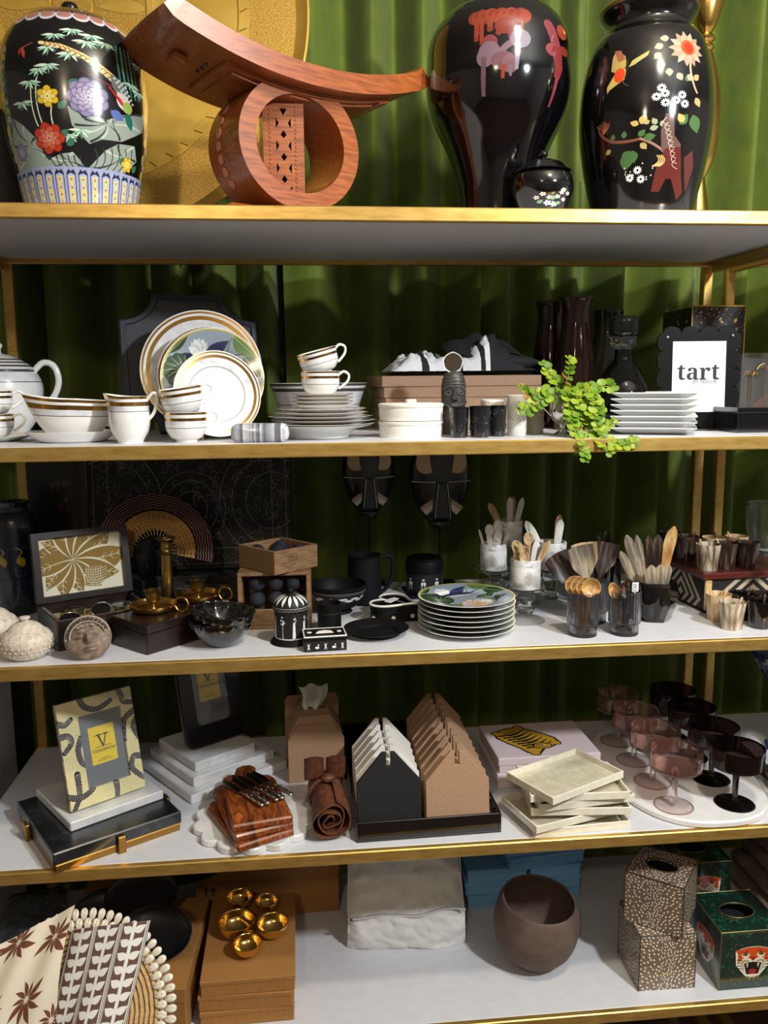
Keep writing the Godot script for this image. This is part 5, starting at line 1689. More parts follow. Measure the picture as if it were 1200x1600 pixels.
func scarf() -> void:
	var im := canvas(256, 256, rgb(222, 224, 226))
	var black := rgb(20, 20, 24)
	for s in [[0.12, 0.05], [0.3, 0.018], [0.36, 0.018], [0.5, 0.03]]:
		line(im, [Vector2(s[0], -0.1), Vector2(s[0] + 0.12, 1.1)], s[1], s[1], black)
	line(im, [Vector2(-0.1, 0.3), Vector2(1.1, 0.36)], 0.03, 0.03, black)
	line(im, [Vector2(-0.1, 0.66), Vector2(1.1, 0.7)], 0.02, 0.02, black)
	im.fill_rect(Rect2i(168, 0, 88, 256), black)
	var t := thing("scarf", "crumpled black and white checked scarf lying on the flat boxes", "scarf", Vector3(0.236, TOP_B + 0.1112, -0.355), 2)
	var m := printed(im, 0.85)
	var n := FastNoiseLite.new()
	n.seed = 4
	n.frequency = 9.0
	var lump := func(u: float, v: float) -> Vector3:
		var x := lerpf(-0.142, 0.146, u)
		var z := lerpf(-0.07, 0.085, v)
		var e := clampf(1.0 - pow(absf(u - 0.5) * 2.0, 4.0), 0.0, 1.0) * clampf(1.0 - pow(absf(v - 0.5) * 2.0, 4.0), 0.0, 1.0)
		var h := 0.022 + 0.042 * exp(-pow((x - 0.055) / 0.05, 2.0)) + 0.014 * exp(-pow((x + 0.09) / 0.045, 2.0)) - 0.018 * exp(-pow((x - 0.125) / 0.02, 2.0))
		h += 0.02 * (absf(n.get_noise_2d(x * 3.0, z * 2.0)) - 0.2) + 0.006 * sin(x * 90.0 + z * 60.0)
		return Vector3(x, maxf(0.001, h * pow(e, 0.5)), z + 0.006 * sin(x * 40.0))
	part(t, "cloth", sheet(64, 32, lump, 0.0), m)
	var flap := func(u: float, v: float) -> Vector3:
		var x := lerpf(-0.03, 0.112, u)
		return Vector3(x, 0.05 - 0.018 * v + 0.022 * sin(PI * u) * (1.0 - v) + 0.004 * sin(u * 16.0), lerpf(0.0, 0.07, v) + 0.008 * sin(u * 7.0))
	var fm := mat(black, 0.85)
	part(t, "folded_corner", sheet(28, 8, flap, 0.0015), fm)
	var roll := func(u: float, v: float) -> Vector3:
		var a := TAU * v
		var r := 0.016 * sqrt(maxf(0.02, sin(PI * clampf(u, 0.02, 0.98))))
		return Vector3(lerpf(0.02, 0.15, u), 0.017 + sin(-a) * r, 0.058 + cos(a) * r * 1.3)
	part(t, "rolled_edge", sheet(20, 16, roll), fm)


func plant() -> void:
	var y := TOP_B
	var urn := thing("silver_urn", "small silver footed cup with scroll handles holding the plant", "urn", Vector3(0.372, y, -0.09))
	part(urn, "foot", lathe(smooth([Vector2(0, 0), Vector2(0.019, 0), Vector2(0.0195, 0.002), Vector2(0.01, 0.006), Vector2(0.0045, 0.013), Vector2(0.006, 0.02)], 4), 36), mats.silver)
	part(urn, "bowl", lathe(smooth([Vector2(0.006, 0.02), Vector2(0.016, 0.026), Vector2(0.0225, 0.04), Vector2(0.0215, 0.055), Vector2(0.0235, 0.071), Vector2(0.022, 0.071), Vector2(0.02, 0.055), Vector2(0.0, 0.05)], 4), 40), mats.silver)
	for s in [-1, 1]:
		part(urn, "handle", tube(smooth3([Vector3(s * 0.022, 0.062, 0), Vector3(s * 0.036, 0.068, 0), Vector3(s * 0.04, 0.056, 0), Vector3(s * 0.03, 0.044, 0), Vector3(s * 0.02, 0.034, 0)], 4), 0.0015, 7), mats.silver)
	var pl := thing("trailing_plant", "bright green trailing plant with round leaves spilling over the shelf edge", "plant", Vector3(0.372, y + 0.055, -0.09))
	part(pl, "soil", lathe([Vector2(0, 0), Vector2(0.0195, 0), Vector2(0.02, 0.006), Vector2(0, 0.009)], 20), mat(rgb(40, 30, 22), 0.9))
	var greens := []
	for c in [rgb(98, 134, 18), rgb(122, 152, 24), rgb(80, 116, 20), rgb(140, 160, 36)]:
		var m := mat(c, 0.5)
		m.backlight_enabled = true
		m.backlight = rgb(70, 84, 14)
		greens.append(m)
	var old := mat(rgb(150, 104, 36), 0.5)
	var lf := func(u: float, v: float) -> Vector3:
		var w := sqrt(maxf(0.0, 1.0 - pow(2.0 * v - 1.0, 2.0)))
		return Vector3((u - 0.5) * 2.0 * w, 0.18 * pow((u - 0.5) * 2.0 * w, 2.0) - 0.1 * pow(v, 2.0), v * 1.9)
	var leaf_mesh := sheet(4, 5, lf)
	var stem_m := mat(rgb(150, 160, 70), 0.6)
	# trailing stems as curves from the cup (offsets from the soil), with how densely they are leafed
	var trails := [
		[[0, 0, 0], [-0.03, 0.014, 0.02], [-0.06, -0.006, 0.03], [-0.085, -0.016, 0.036]],
		[[0, 0, 0], [-0.035, 0.02, 0.02], [-0.066, 0.014, 0.025], [-0.082, 0.034, 0.028]],
		[[0, 0, 0], [-0.012, 0.03, 0.01], [-0.03, 0.052, 0.012], [-0.043, 0.07, 0.014]],
		[[0, 0, 0], [0.0, 0.03, 0.01], [0.006, 0.05, 0.01], [0.004, 0.078, 0.012]],
		[[0, 0, 0], [0.024, 0.02, 0.015], [0.05, 0.026, 0.02], [0.085, 0.028, 0.02]],
		[[0, 0, 0], [0.03, 0.022, 0.03], [0.045, 0.0, 0.045], [0.05, -0.03, 0.05]],
		[[0, 0, 0], [0.008, 0.018, 0.035], [0.012, -0.02, 0.05], [0.01, -0.06, 0.055], [0.006, -0.1, 0.095], [0.004, -0.125, 0.104]],
		[[0, 0, 0], [0.016, 0.016, 0.03], [0.026, -0.02, 0.045], [0.03, -0.06, 0.052], [0.04, -0.092, 0.098], [0.05, -0.115, 0.104]],
		[[0, 0, 0], [-0.004, 0.018, 0.03], [-0.004, -0.015, 0.048], [0.0, -0.05, 0.056], [0.002, -0.085, 0.094]],
		[[0, 0, 0], [0.018, 0.022, 0.02], [0.034, 0.018, 0.04], [0.042, -0.014, 0.05], [0.045, -0.05, 0.056]],
		[[0, 0, 0], [0.03, -0.02, 0.05], [0.04, -0.06, 0.07], [0.062, -0.09, 0.098], [0.095, -0.085, 0.1]],
		[[0, 0, 0], [0.035, -0.03, 0.045], [0.06, -0.05, 0.05], [0.075, -0.035, 0.05]]]
	for tr in trails:
		var pts := []
		for p in tr:
			pts.append(Vector3(p[0], p[1] * (0.72 if p[1] < 0.0 else 1.0), p[2]))
		var c := smooth3(pts, 7)
		part(pl, "stem", tube(c, 0.0008, 5), stem_m)
		var gap := 0.0
		for i in range(3, c.size()):
			gap += (c[i] - c[i - 1]).length()
			if gap < 0.0072:
				continue
			gap = 0.0
			var d: Vector3 = (c[i] - c[i - 1]).normalized()
			var side := d.cross(Vector3(0.2, 0.4, 1.0)).normalized()
			for s in [-1, 1]:
				var size := rng.randf_range(0.0046, 0.0086) * (0.7 if i > c.size() - 4 else 1.0)
				var out: Vector3 = (side * s + d * 0.35 + Vector3(rng.randf_range(-0.35, 0.35), rng.randf_range(-0.3, 0.3), rng.randf_range(0.0, 0.5))).normalized()
				var up: Vector3 = (Vector3(rng.randf_range(-0.4, 0.4), 0.75, 0.75) - out * 0.3).normalized()
				var x: Vector3 = up.cross(out).normalized()
				var b := Basis(x, out.cross(x).normalized(), out).scaled(Vector3.ONE * size)
				var o := part(pl, "leaf", leaf_mesh, old if rng.randf() < 0.035 else greens[rng.randi() % 4])
				o.transform = Transform3D(b, c[i])


# ------------------------------------------------------------------ third shelf: boxes, brass, jasper ware, horn
func scroll_art(w: int, h: int, ground: Color, ink: Color) -> Image:
	var im := canvas(w, h, ground)
	var asp := float(w) / h
	for b in [0.03, 0.1]:
		var q: float = b * asp
		line(im, [Vector2(b, q), Vector2(1 - b, q), Vector2(1 - b, 1 - q), Vector2(b, 1 - q), Vector2(b, q)], 0.003, 0.003, ink)
	for c in [[0.9, 0.5, 0.26], [0.9, 0.5, 0.2], [0.9, 0.5, 0.13], [0.1, 0.5, 0.26], [0.1, 0.5, 0.2], [0.5, 0.55, 0.13], [0.5, 0.55, 0.08], [0.5, 0.55, 0.17]]:
		var pts := []
		for i in 41:
			var a := TAU * i / 40.0
			pts.append(Vector2(c[0] + cos(a) * c[2], c[1] + sin(a) * c[2] * asp))
		line(im, pts, 0.003, 0.003, ink)
	for k in 420:
		var p := Vector2(rng.randf_range(0.02, 0.98), rng.randf_range(0.03, 0.97))
		var pts := []
		var a0 := rng.randf() * TAU
		for i in 9:
			var a := a0 + i * 0.6
			var r := 0.022 * (1.0 - i / 10.0)
			pts.append(p + Vector2(cos(a) * r, sin(a) * r * asp))
		line(im, pts, 0.002, 0.0015, ink)
	return im


func flower_print() -> Image:
	var im := canvas(512, 360, rgb(226, 222, 196))
	var br := rgb(140, 112, 52)
	var c := Vector2(0.4, 0.42)
	for k in 13:
		var a := -3.0 + k * 0.485
		var l: float = [0.5, 0.44, 0.52, 0.5, 0.6, 0.56, 0.7, 0.6, 0.5, 0.46, 0.52, 0.5, 0.52][k]
		var tip := c + Vector2(cos(a) * l, sin(a) * l * 1.35)
		leaf(im, c, tip, 0.25, br, 0.1)
		leaf(im, c, tip, 0.02, rgb(226, 222, 196), -0.14)
		line(im, bend(c, tip, 0.09), 0.012, 0.004, rgb(226, 222, 196))
		for q in [0.5, 0.64, 0.78, 0.9]:
			var p: Vector2 = c.lerp(tip, q) + Vector2(-(tip - c).y, (tip - c).x) * 0.1 * 4.0 * q * (1.0 - q)
			for s in [-1, 1]:
				line(im, bend(p, p + Vector2(cos(a + s * 0.8), sin(a + s * 0.8) * 1.3) * 0.075, 0.1 * s), 0.008, 0.003, rgb(226, 222, 196))
	oval(im, Vector2(0.66, 0.72), 0.13, 0.13, br)
	for i in 7:
		line(im, bend(Vector2(0.55 + i * 0.03, 0.58), Vector2(0.6 + i * 0.03, 0.9), 0.12), 0.006, 0.006, rgb(226, 222, 196))
		line(im, bend(Vector2(0.54, 0.62 + i * 0.045), Vector2(0.79, 0.6 + i * 0.045), 0.12), 0.006, 0.006, rgb(226, 222, 196))
	return im


# white figures on black: trees, robed people, stars and borders
func jasper(kind: String) -> Material:
	var im := canvas(768, 192, rgb(13, 13, 14))
	var w := rgb(226, 226, 222)
	match kind:
		"people":
			for k in 9:
				var u := (k + 0.5) / 9.0
				if k % 3 == 0:
					line(im, [Vector2(u, 0.95), Vector2(u, 0.4)], 0.008, 0.005, w)
					for q in 7:
						oval(im, Vector2(u + rng.randf_range(-0.02, 0.02), rng.randf_range(0.15, 0.45)), 0.009, 0.009, w)
				else:
					fill_poly(im, PackedVector2Array([Vector2(u - 0.016, 0.95), Vector2(u - 0.009, 0.4), Vector2(u, 0.3), Vector2(u + 0.012, 0.42), Vector2(u + 0.015, 0.95)]), w)
					oval(im, Vector2(u + 0.003, 0.22), 0.0075, 0.0085, w)
					line(im, [Vector2(u + 0.008, 0.42), Vector2(u + 0.02, 0.26), Vector2(u + 0.01, 0.14)], 0.006, 0.004, w)
			im.fill_rect(Rect2i(0, 184, 768, 8), w)
		"crest":
			for k in 8:
				var u := (k + 0.5) / 8.0
				oval(im, Vector2(u, 0.55), 0.024, 0.028, w)
				oval(im, Vector2(u, 0.3), 0.012, 0.014, w)
				for q in 5:
					line(im, [Vector2(u - 0.03 + q * 0.015, 0.9), Vector2(u - 0.02 + q * 0.01, 0.4)], 0.006, 0.003, w if q % 2 else rgb(60, 60, 62))
		"border":
			for k in 60:
				oval(im, Vector2((k + 0.5) / 60.0, 0.5 + 0.14 * (k % 2)), 0.0075, 0.008, w)
				im.fill_rect(Rect2i(0, 20, 768, 10), w)
		"vine":
			for k in 26:
				var u := (k + 0.5) / 26.0
				line(im, bend(Vector2(u - 0.02, 0.5), Vector2(u + 0.02, 0.5), 0.9 if k % 2 else -0.9), 0.007, 0.006, w)
				leaf(im, Vector2(u, 0.5), Vector2(u + 0.012, 0.2 if k % 2 else 0.8), 0.4, w)
		"stars":
			for k in 10:
				for q in 6:
					var a := TAU * q / 6.0
					line(im, [Vector2((k + 0.5) / 10.0, 0.55), Vector2((k + 0.5) / 10.0 + cos(a) * 0.02, 0.55 + sin(a) * 0.08 * 2.4)], 0.009, 0.005, w)
		"panel":
			for k in 5:
				var u := (k + 0.5) / 5.0
				if k % 2:
					oval(im, Vector2(u, 0.6), 0.05, 0.03, w)
					oval(im, Vector2(u + 0.03, 0.36), 0.018, 0.018, w)
				else:
					fill_poly(im, PackedVector2Array([Vector2(u - 0.035, 0.15), Vector2(u, 0.35), Vector2(u + 0.035, 0.15), Vector2(u + 0.014, 0.5), Vector2(u + 0.035, 0.85), Vector2(u, 0.65), Vector2(u - 0.035, 0.85), Vector2(u - 0.014, 0.5)]), w)
		"petals":
			for k in 14:
				var u := (k + 0.5) / 14.0
				leaf(im, Vector2(u, 0.1), Vector2(u, 0.95), 0.1, w)
	return printed(im, 0.6)


func horn_cup(label: String, at: Vector3, m: Material, spoon: Material, turn: float) -> void:
	var t := thing("horn_cup", label, "cup", at, turn, "horn cups with spoons")
	part(t, "wall", lathe(smooth([Vector2(0.0165, 0), Vector2(0.018, 0.001), Vector2(0.0205, 0.025), Vector2(0.023, 0.047), Vector2(0.0215, 0.0474), Vector2(0.019, 0.025), Vector2(0.0165, 0.004), Vector2(0, 0.003)], 3), 36), m)
	var s := thing("horn_spoon", "tiny spoon in the %s" % label, "spoon", at + Vector3(0.0, 0.0045, 0.0), turn, "tiny spoons in horn cups")
	part(s, "handle", tube(smooth3([Vector3(-0.006, 0.004, 0), Vector3(0.006, 0.028, 0.004), Vector3(0.0165, 0.052, 0.006)], 4), [0.0012, 0.0013, 0.0014, 0.0016, 0.0018, 0.002, 0.0022, 0.0023, 0.0018], 7), spoon)
	part(s, "scoop", ball(0.004, 10, 6), spoon, Vector3(-0.006, 0.0042, 0), Vector3.ZERO, Vector3(1, 0.9, 0.7))


# flat rounded blade (spoon handle, spreader, knife): tip up, foot at the origin
func blade(l: float, w0: float, w1: float, curve: float, thick := 0.0016) -> ArrayMesh:
	var f := func(u: float, v: float) -> Vector3:
		var t := 1.0 - v
		var w := lerpf(w0, w1, pow(t, 0.8))
		if t > 0.8:
			w *= sqrt(maxf(0.02, 1.0 - pow((t - 0.8) / 0.2, 2.0)))
		return Vector3((u - 0.5) * w + curve * t * t, t * l, 0.12 * w * (1.0 - pow(2.0 * u - 1.0, 2.0)))
	return sheet(6, 16, f, thick)


func lean_in(o: Node3D, at: Vector3, side: float, back: float, turn: float) -> void:
	o.transform = Transform3D(Basis(Vector3.UP, deg_to_rad(turn)) * Basis(Vector3(0, 0, 1), deg_to_rad(-side)) * Basis(Vector3.RIGHT, deg_to_rad(back)), at)


func cup_on_glass(i: int, x: float, z: float, h: float, foot: float) -> void:
	var who: String = ["frontmost", "left", "rear, highest", "right"][i]
	var g := thing("glass_pedestal", "%s clear glass candlestick used as a stand for a marbled cup" % who, "candlestick", Vector3(x, TOP_C, z), 0.0, "glass pedestals")
	part(g, "foot", lathe(smooth([Vector2(0, 0), Vector2(foot, 0), Vector2(foot, 0.004), Vector2(foot * 0.6, 0.008), Vector2(0.012, 0.014)], 3) + [Vector2(0, 0.014)], 40), mats.crystal)
	part(g, "stem", lathe([Vector2(0, 0.0142)] + smooth([Vector2(0.012, 0.0142), Vector2(0.018, 0.02), Vector2(0.0185, 0.026), Vector2(0.011, 0.031), Vector2(0.016, 0.037), Vector2(0.018, h - 0.018), Vector2(0.014, h - 0.008)], 3) + [Vector2(0, h - 0.008)], 36), mats.crystal)
	part(g, "plate", lathe([Vector2(0, h - 0.0078)] + smooth([Vector2(0.02, h - 0.0078), Vector2(0.036, h - 0.004), Vector2(0.037, h), Vector2(0.0345, h + 0.0012), Vector2(0.03, h - 0.0015)], 3) + [Vector2(0, h - 0.0015)], 40), mats.crystal)
	var c := thing("marbled_cup", "%s grey marbled cylinder cup of white spoons" % who, "cup", Vector3(x, TOP_C + h - 0.0013, z), i * 70.0, "marbled cups")
	part(c, "wall", lathe([Vector2(0, 0), Vector2(0.0268, 0), Vector2(0.0275, 0.001), Vector2(0.0275, 0.053), Vector2(0.0268, 0.054), Vector2(0.0245, 0.054), Vector2(0.0242, 0.004), Vector2(0, 0.004)], 44), mats.grey_marble)


func shelf_c() -> void:
	var y := TOP_C
	# ---- two studded white pots
	for k in 2:
		var t := thing("studded_pot", ["white clay lidded pot with raised studs at the front left corner", "second studded white lidded pot cut by the left edge"][k], "pot", Vector3(-0.528, y, -0.055) if k == 0 else Vector3(-0.613, y, -0.15), 0.0, "studded white pots")
		var clay := noisy(mat(Color.WHITE, 0.55), noise_tex(60 + k, 0.03, [[0.0, rgb(186, 164, 140)], [0.5, rgb(214, 204, 188)], [1.0, rgb(228, 222, 210)]], 4), Vector3(14, 14, 14))
		part(t, "body", lathe(smooth([Vector2(0, 0), Vector2(0.022, 0), Vector2(0.034, 0.008), Vector2(0.0415, 0.024), Vector2(0.039, 0.037), Vector2(0.03, 0.046), Vector2(0.0265, 0.047)], 4), 48), clay)
		part(t, "lid", lathe(smooth([Vector2(0.0285, 0.0455), Vector2(0.027, 0.049), Vector2(0.019, 0.056), Vector2(0.008, 0.06), Vector2(0, 0.0605)], 4), 40), clay)
		part(t, "knob", lathe(smooth([Vector2(0.005, 0.0595), Vector2(0.006, 0.063), Vector2(0.0085, 0.065), Vector2(0.0075, 0.068), Vector2(0, 0.0688)], 3), 20), clay)
		var studs := []
		for r in 4:
			var hy: float = [0.011, 0.018, 0.025, 0.032][r]
			var rr: float = [0.0365, 0.0405, 0.0414, 0.0405][r]
			for q in 26:
				var a := TAU * (q + 0.5 * (r % 2)) / 26.0
				studs.append([ball(0.0017, 6, 4), at_xf(Vector3(sin(a) * rr, hy, cos(a) * rr))])
		part(t, "studs", joined(studs), clay)
		var key := []
		for q in 14:
			for e in 2:
				key.append([tube(ring_wobble(0.0042 - e * 0.0018, 4), 0.0005, 4, true), Transform3D(Basis(Vector3.UP, TAU * q / 14.0) * Basis(Vector3.RIGHT, -0.75) * Basis(Vector3(0, 0, 1), PI / 4), Vector3(sin(TAU * q / 14.0) * 0.0355, 0.0412, cos(TAU * q / 14.0) * 0.0355))])
		part(t, "fret_band", joined(key), clay)
	# ---- clay mask
	var mk := thing("clay_mask", "small brown clay face mask with patterned headband leaning against the dark box", "mask", Vector3(-0.417, y, -0.028), 12)
	var cm := noisy(mat(Color.WHITE, 0.6), noise_tex(63, 0.02, [[0.0, rgb(86, 70, 58)], [0.5, rgb(124, 106, 90)], [1.0, rgb(168, 150, 132)]], 4), Vector3(16, 16, 16))
	var face := func(u: float, v: float) -> Vector3:
		var a := u * TAU
		var r := v
		var x := cos(a) * r
		var q := sin(a) * r
		var d := 0.016 * sqrt(maxf(0.0, 1.0 - r * r))
		if q < 0.42:
			d += 0.013 * exp(-pow(x / 0.13, 2.0) - pow((q + 0.05) / 0.26, 2.0))
			d += 0.008 * exp(-pow(x / 0.26, 2.0) - pow((q + 0.48) / 0.06, 2.0)) + 0.0075 * exp(-pow(x / 0.22, 2.0) - pow((q + 0.62) / 0.06, 2.0))
			for s in [-1, 1]:
				d += 0.006 * exp(-pow((x - s * 0.38) / 0.17, 2.0) - pow((q - 0.06) / 0.07, 2.0)) + 0.0055 * exp(-pow((x - s * 0.36) / 0.2, 2.0) - pow((q - 0.27) / 0.05, 2.0))
		else:
			d += 0.004 + 0.001 * sin(a * 40.0)
		return Vector3(x * 0.037, 0.036 + q * 0.036, d)
	var tiltm := Vector3(-24, 0, 10)
	part(mk, "face", sheet(56, 26, face), cm, Vector3(0, 0.001, 0.002), tiltm)
	part(mk, "back", prism(circle(0.0365, 40, 0.0355, Vector2(0, 0.036)), 0.004, 0.001), cm, Vector3(0, 0.001, -0.002), tiltm)
	var rim := []
	for i in 15:
		var a := PI * (0.02 + 0.96 * i / 14.0)
		rim.append(Vector3(cos(a) * 0.034, 0.036 + sin(a) * 0.033, 0.006 + 0.006 * sin(a)))
	part(mk, "headband_edge", tube(rim, 0.0018, 6), mat(rgb(176, 166, 152), 0.6), Vector3(0, 0.001, 0.002), tiltm)
	var rim2 := []
	for p in rim:
		rim2.append(Vector3(p.x * 0.8, 0.036 + (p.y - 0.036) * 0.72, p.z + 0.0065))
	part(mk, "headband_edge", tube(rim2, 0.0012, 6), mat(rgb(176, 166, 152), 0.6), Vector3(0, 0.001, 0.002), tiltm)
	for i in range(1, 14):
		var dm := part(mk, "diamond", prism(circle(0.0024, 4, 0.0034), 0.001), mat(rgb(46, 36, 30), 0.7), Vector3(0, 0.001, 0.002), tiltm)
		dm.translate_object_local((rim[i] as Vector3).lerp(rim2[i], 0.5) + Vector3(0, 0, 0.0035))
	# ---- open jewel box
	var jb := thing("jewel_box", "open dark wooden jewel box lined with gold leaf patterned cloth", "box", Vector3(-0.444, y, -0.178), 30)
	var dw: Material = mats.dark_wood
	part(jb, "floor", rbox(0.17, 0.006, 0.134, 0.001), dw, Vector3(0, 0.002, 0))
	for s in [-1, 1]:
		part(jb, "long_side", rbox(0.17, 0.048, 0.008, 0.0012), dw, Vector3(0, 0.003, s * 0.063))
		part(jb, "short_side", rbox(0.008, 0.048, 0.118, 0.0012), dw, Vector3(s * 0.081, 0.003, 0))
	part(jb, "lining", rbox(0.152, 0.006, 0.116, 0.001), printed(flower_print(), 0.8), Vector3(0, 0.026, 0))
	part(jb, "plinth", rbox(0.174, 0.006, 0.138, 0.0015), dw)
	var esc := part(jb, "keyhole_plate", prism(PackedVector2Array([Vector2(-0.005, 0.012), Vector2(0, 0.0135), Vector2(0.005, 0.012), Vector2(0.0048, 0.003), Vector2(0, -0.002), Vector2(-0.0048, 0.003)]), 0.0012, 0.0003), mat(rgb(216, 214, 206), 0.4), Vector3(0.012, 0.03, 0.067))
	part(esc, "keyhole", prism(circle(0.0018, 10, 0.0038), 0.0008), mat(rgb(12, 10, 10), 0.6), Vector3(0, 0.0065, 0.0008))
	var lid := part(jb, "lid", ring_prism(rounded_rect(0.172, 0.126, 0.001, 1), rounded_rect(0.148, 0.104, 0.001, 1), 0.016), dw, Vector3(0, 0.114, -0.08), Vector3(-8, 0, 0))
	part(lid, "lid_panel", rbox(0.168, 0.122, 0.006, 0.001), dw, Vector3(0, -0.061, -0.002))
	part(lid, "lid_cloth", rbox(0.15, 0.106, 0.002, 0.0004), printed(flower_print(), 0.8), Vector3(0, -0.053, 0.005))
	for x in [-0.05, 0.05]:
		part(jb, "hinge", rbox(0.02, 0.007, 0.003, 0.0006), mats.brass, Vector3(x, 0.0485, -0.0655))
	# trinkets lying in the box
	var gems := [[-0.052, 0.04, 0.02, 62.0, "black oval pendant at the left corner of the jewel box"], [0.004, 0.045, 0.012, 40.0, "large black oval mirror pendant with silver rim in the jewel box"], [0.05, 0.04, -0.018, 82.0, "black oval brooch lying flat at the right of the jewel box"], [-0.03, 0.038, -0.03, 75.0, "small dark pendant near the hinge of the jewel box"]]
	for g in gems:
		var b := jb.transform * Vector3(g[0], g[1], g[2])
		var p := thing("pendant", g[4], "jewellery", b, 30, "jewellery in the box")
		part(p, "stone", prism(circle(0.017, 24, 0.012), 0.003, 0.0008), mats.black_gloss, Vector3.ZERO, Vector3(-g[3], 0, 8))
		var rp := []
		for i in 24:
			var a := TAU * i / 24.0
			rp.append(Vector3(cos(a) * 0.0175, sin(a) * 0.0125, 0.0015))
		part(p, "silver_rim", tube(rp, 0.0011, 6, true), mats.silver, Vector3.ZERO, Vector3(-g[3], 0, 8))
	for k in 3:
		var b := jb.transform * Vector3(-0.02 + 0.035 * k, 0.0345, 0.035 - 0.03 * k)
		solo("bracelet", ["silver bracelet lying near the front of the jewel box", "silver bracelet lying mid jewel box", "silver bracelet lying near the right of the jewel box"][k], "jewellery", tube(ring_pts(0.014, 0.002, 0.8, 24), 0.0017, 7, true), mats.silver, b, Vector3(8, 20 * k, 6), "jewellery in the box")
	# ---- closed dark box and brass candlesticks
	var cb := thing("dark_box", "closed dark wooden box carrying the brass chambersticks", "box", Vector3(-0.297, y, -0.143), 45)
	part(cb, "base", rbox(0.2, 0.034, 0.1, 0.0015), dw)
	part(cb, "lid", rbox(0.2, 0.0155, 0.1, 0.0015), dw, Vector3(0, 0.0345, 0))
	for k in 2:
		var c := thing("chamberstick", ["nearer brass chamberstick with ring handle on the dark box", "farther brass chamberstick with ring handle on the dark box"][k], "candlestick", [Vector3(-0.337, y + 0.0503, -0.135), Vector3(-0.268, y + 0.0503, -0.2)][k], -18, "brass chambersticks")
		part(c, "dish", lathe(smooth([Vector2(0, 0), Vector2(0.03, 0), Vector2(0.038, 0.004), Vector2(0.041, 0.0115), Vector2(0.0398, 0.0118), Vector2(0.036, 0.006), Vector2(0.03, 0.0025), Vector2(0, 0.0022)], 3), 48), mats.brass)
		part(c, "socket", lathe(smooth([Vector2(0.006, 0.002), Vector2(0.004, 0.006), Vector2(0.005, 0.011), Vector2(0.0115, 0.017), Vector2(0.0125, 0.028), Vector2(0.0135, 0.033), Vector2(0.0155, 0.035), Vector2(0.0105, 0.035), Vector2(0.01, 0.02), Vector2(0, 0.018)], 3), 32), mats.brass_dark)
		var ring := []
		for i in 20:
			var a := TAU * i / 20.0
			ring.append(Vector3(0.0535 + cos(a) * 0.0125, 0.0125 + sin(a) * 0.0125, 0))
		var rr := []
		for i in 20:
			rr.append(0.0026 if i % 3 == 0 else 0.0018)
		part(c, "ring_handle", tube(ring, rr, 8, true), mats.brass)
	var tc := thing("tall_candlestick", "tall octagonal dark brass candlestick behind the chambersticks", "candlestick", Vector3(-0.329, y, -0.245))
	var flat := func(_a: float, _p: Vector2) -> float:
		return 1.0
	part(tc, "foot", lathe([Vector2(0, 0), Vector2(0.03, 0), Vector2(0.03, 0.006), Vector2(0.016, 0.014), Vector2(0, 0.014)], 8, flat), mats.brass_dark)
	part(tc, "column", lathe([Vector2(0, 0.0142), Vector2(0.0115, 0.0142), Vector2(0.0105, 0.126), Vector2(0, 0.126)], 8, flat), mats.brass_dark)
	part(tc, "socket", lathe(smooth([Vector2(0.009, 0.1262), Vector2(0.0125, 0.13), Vector2(0.0085, 0.134), Vector2(0.0095, 0.14), Vector2(0.0095, 0.15), Vector2(0.019, 0.156), Vector2(0.0185, 0.158), Vector2(0.007, 0.157), Vector2(0.006, 0.14), Vector2(0, 0.14)], 3), 28), mats.brass_dark)
	# ---- engraved black chest with raised lid, and the woven fan
	var sc := printed(scroll_art(1024, 640, rgb(13, 12, 14), rgb(150, 146, 140)), 0.45)
	var ch := thing("engraved_chest", "large black chest engraved with silver scrolls, lid raised behind the fan", "chest", Vector3(-0.308, y, -0.395), 1)
	part(ch, "base", rbox(0.425, 0.045, 0.12, 0.002), sc)
	part(ch, "lid", rbox(0.425, 0.29, 0.014, 0.003), sc, Vector3(0, 0.046, -0.068), Vector3(-6, 0, 0))
	var fan := thing("woven_fan", "half round woven straw fan with dark wavy striped border", "fan", Vector3(-0.369, y + 0.0455, -0.385), 4)
	var band := func(r0: float, r1: float, wav: float) -> Callable:
		return func(u: float, v: float) -> Vector3:
			var a := PI * (1.08 - 1.16 * u)
			var r := lerpf(r1, r0, v)
			return Vector3(cos(a) * r, 0.05 + sin(a) * r, 0.004 * sin(u * wav))
	var straw := noisy(mat(Color.WHITE, 0.7), noise_tex(66, 0.12, [[0.0, rgb(150, 104, 48)], [0.5, rgb(206, 160, 92)], [1.0, rgb(238, 204, 140)]], 2), Vector3(12, 12, 12))
	var maroon := mat(rgb(52, 22, 24), 0.8)
	part(fan, "straw_band", sheet(90, 4, band.call(0.04, 0.078, 160.0), 0.003), straw, Vector3(0, 0.02, 0.05), Vector3(-8, 0, 0))
	part(fan, "dark_band", sheet(90, 4, band.call(0.078, 0.114, 150.0), 0.003), maroon, Vector3(0, 0.02, 0.05), Vector3(-8, 0, 0))
	for k in 6:
		var pts := []
		for i in 81:
			var a := PI * (1.08 - 1.16 * i / 80.0)
			var r := 0.084 + k * 0.0052 + 0.0011 * sin(i * 1.3)
			pts.append(Vector3(cos(a) * r, 0.05 + sin(a) * r, 0.0062))
		part(fan, "wavy_stripe", tube(pts, 0.0008, 5), mat(rgb(176, 138, 122), 0.7), Vector3(0, 0.02, 0.05), Vector3(-8, 0, 0))
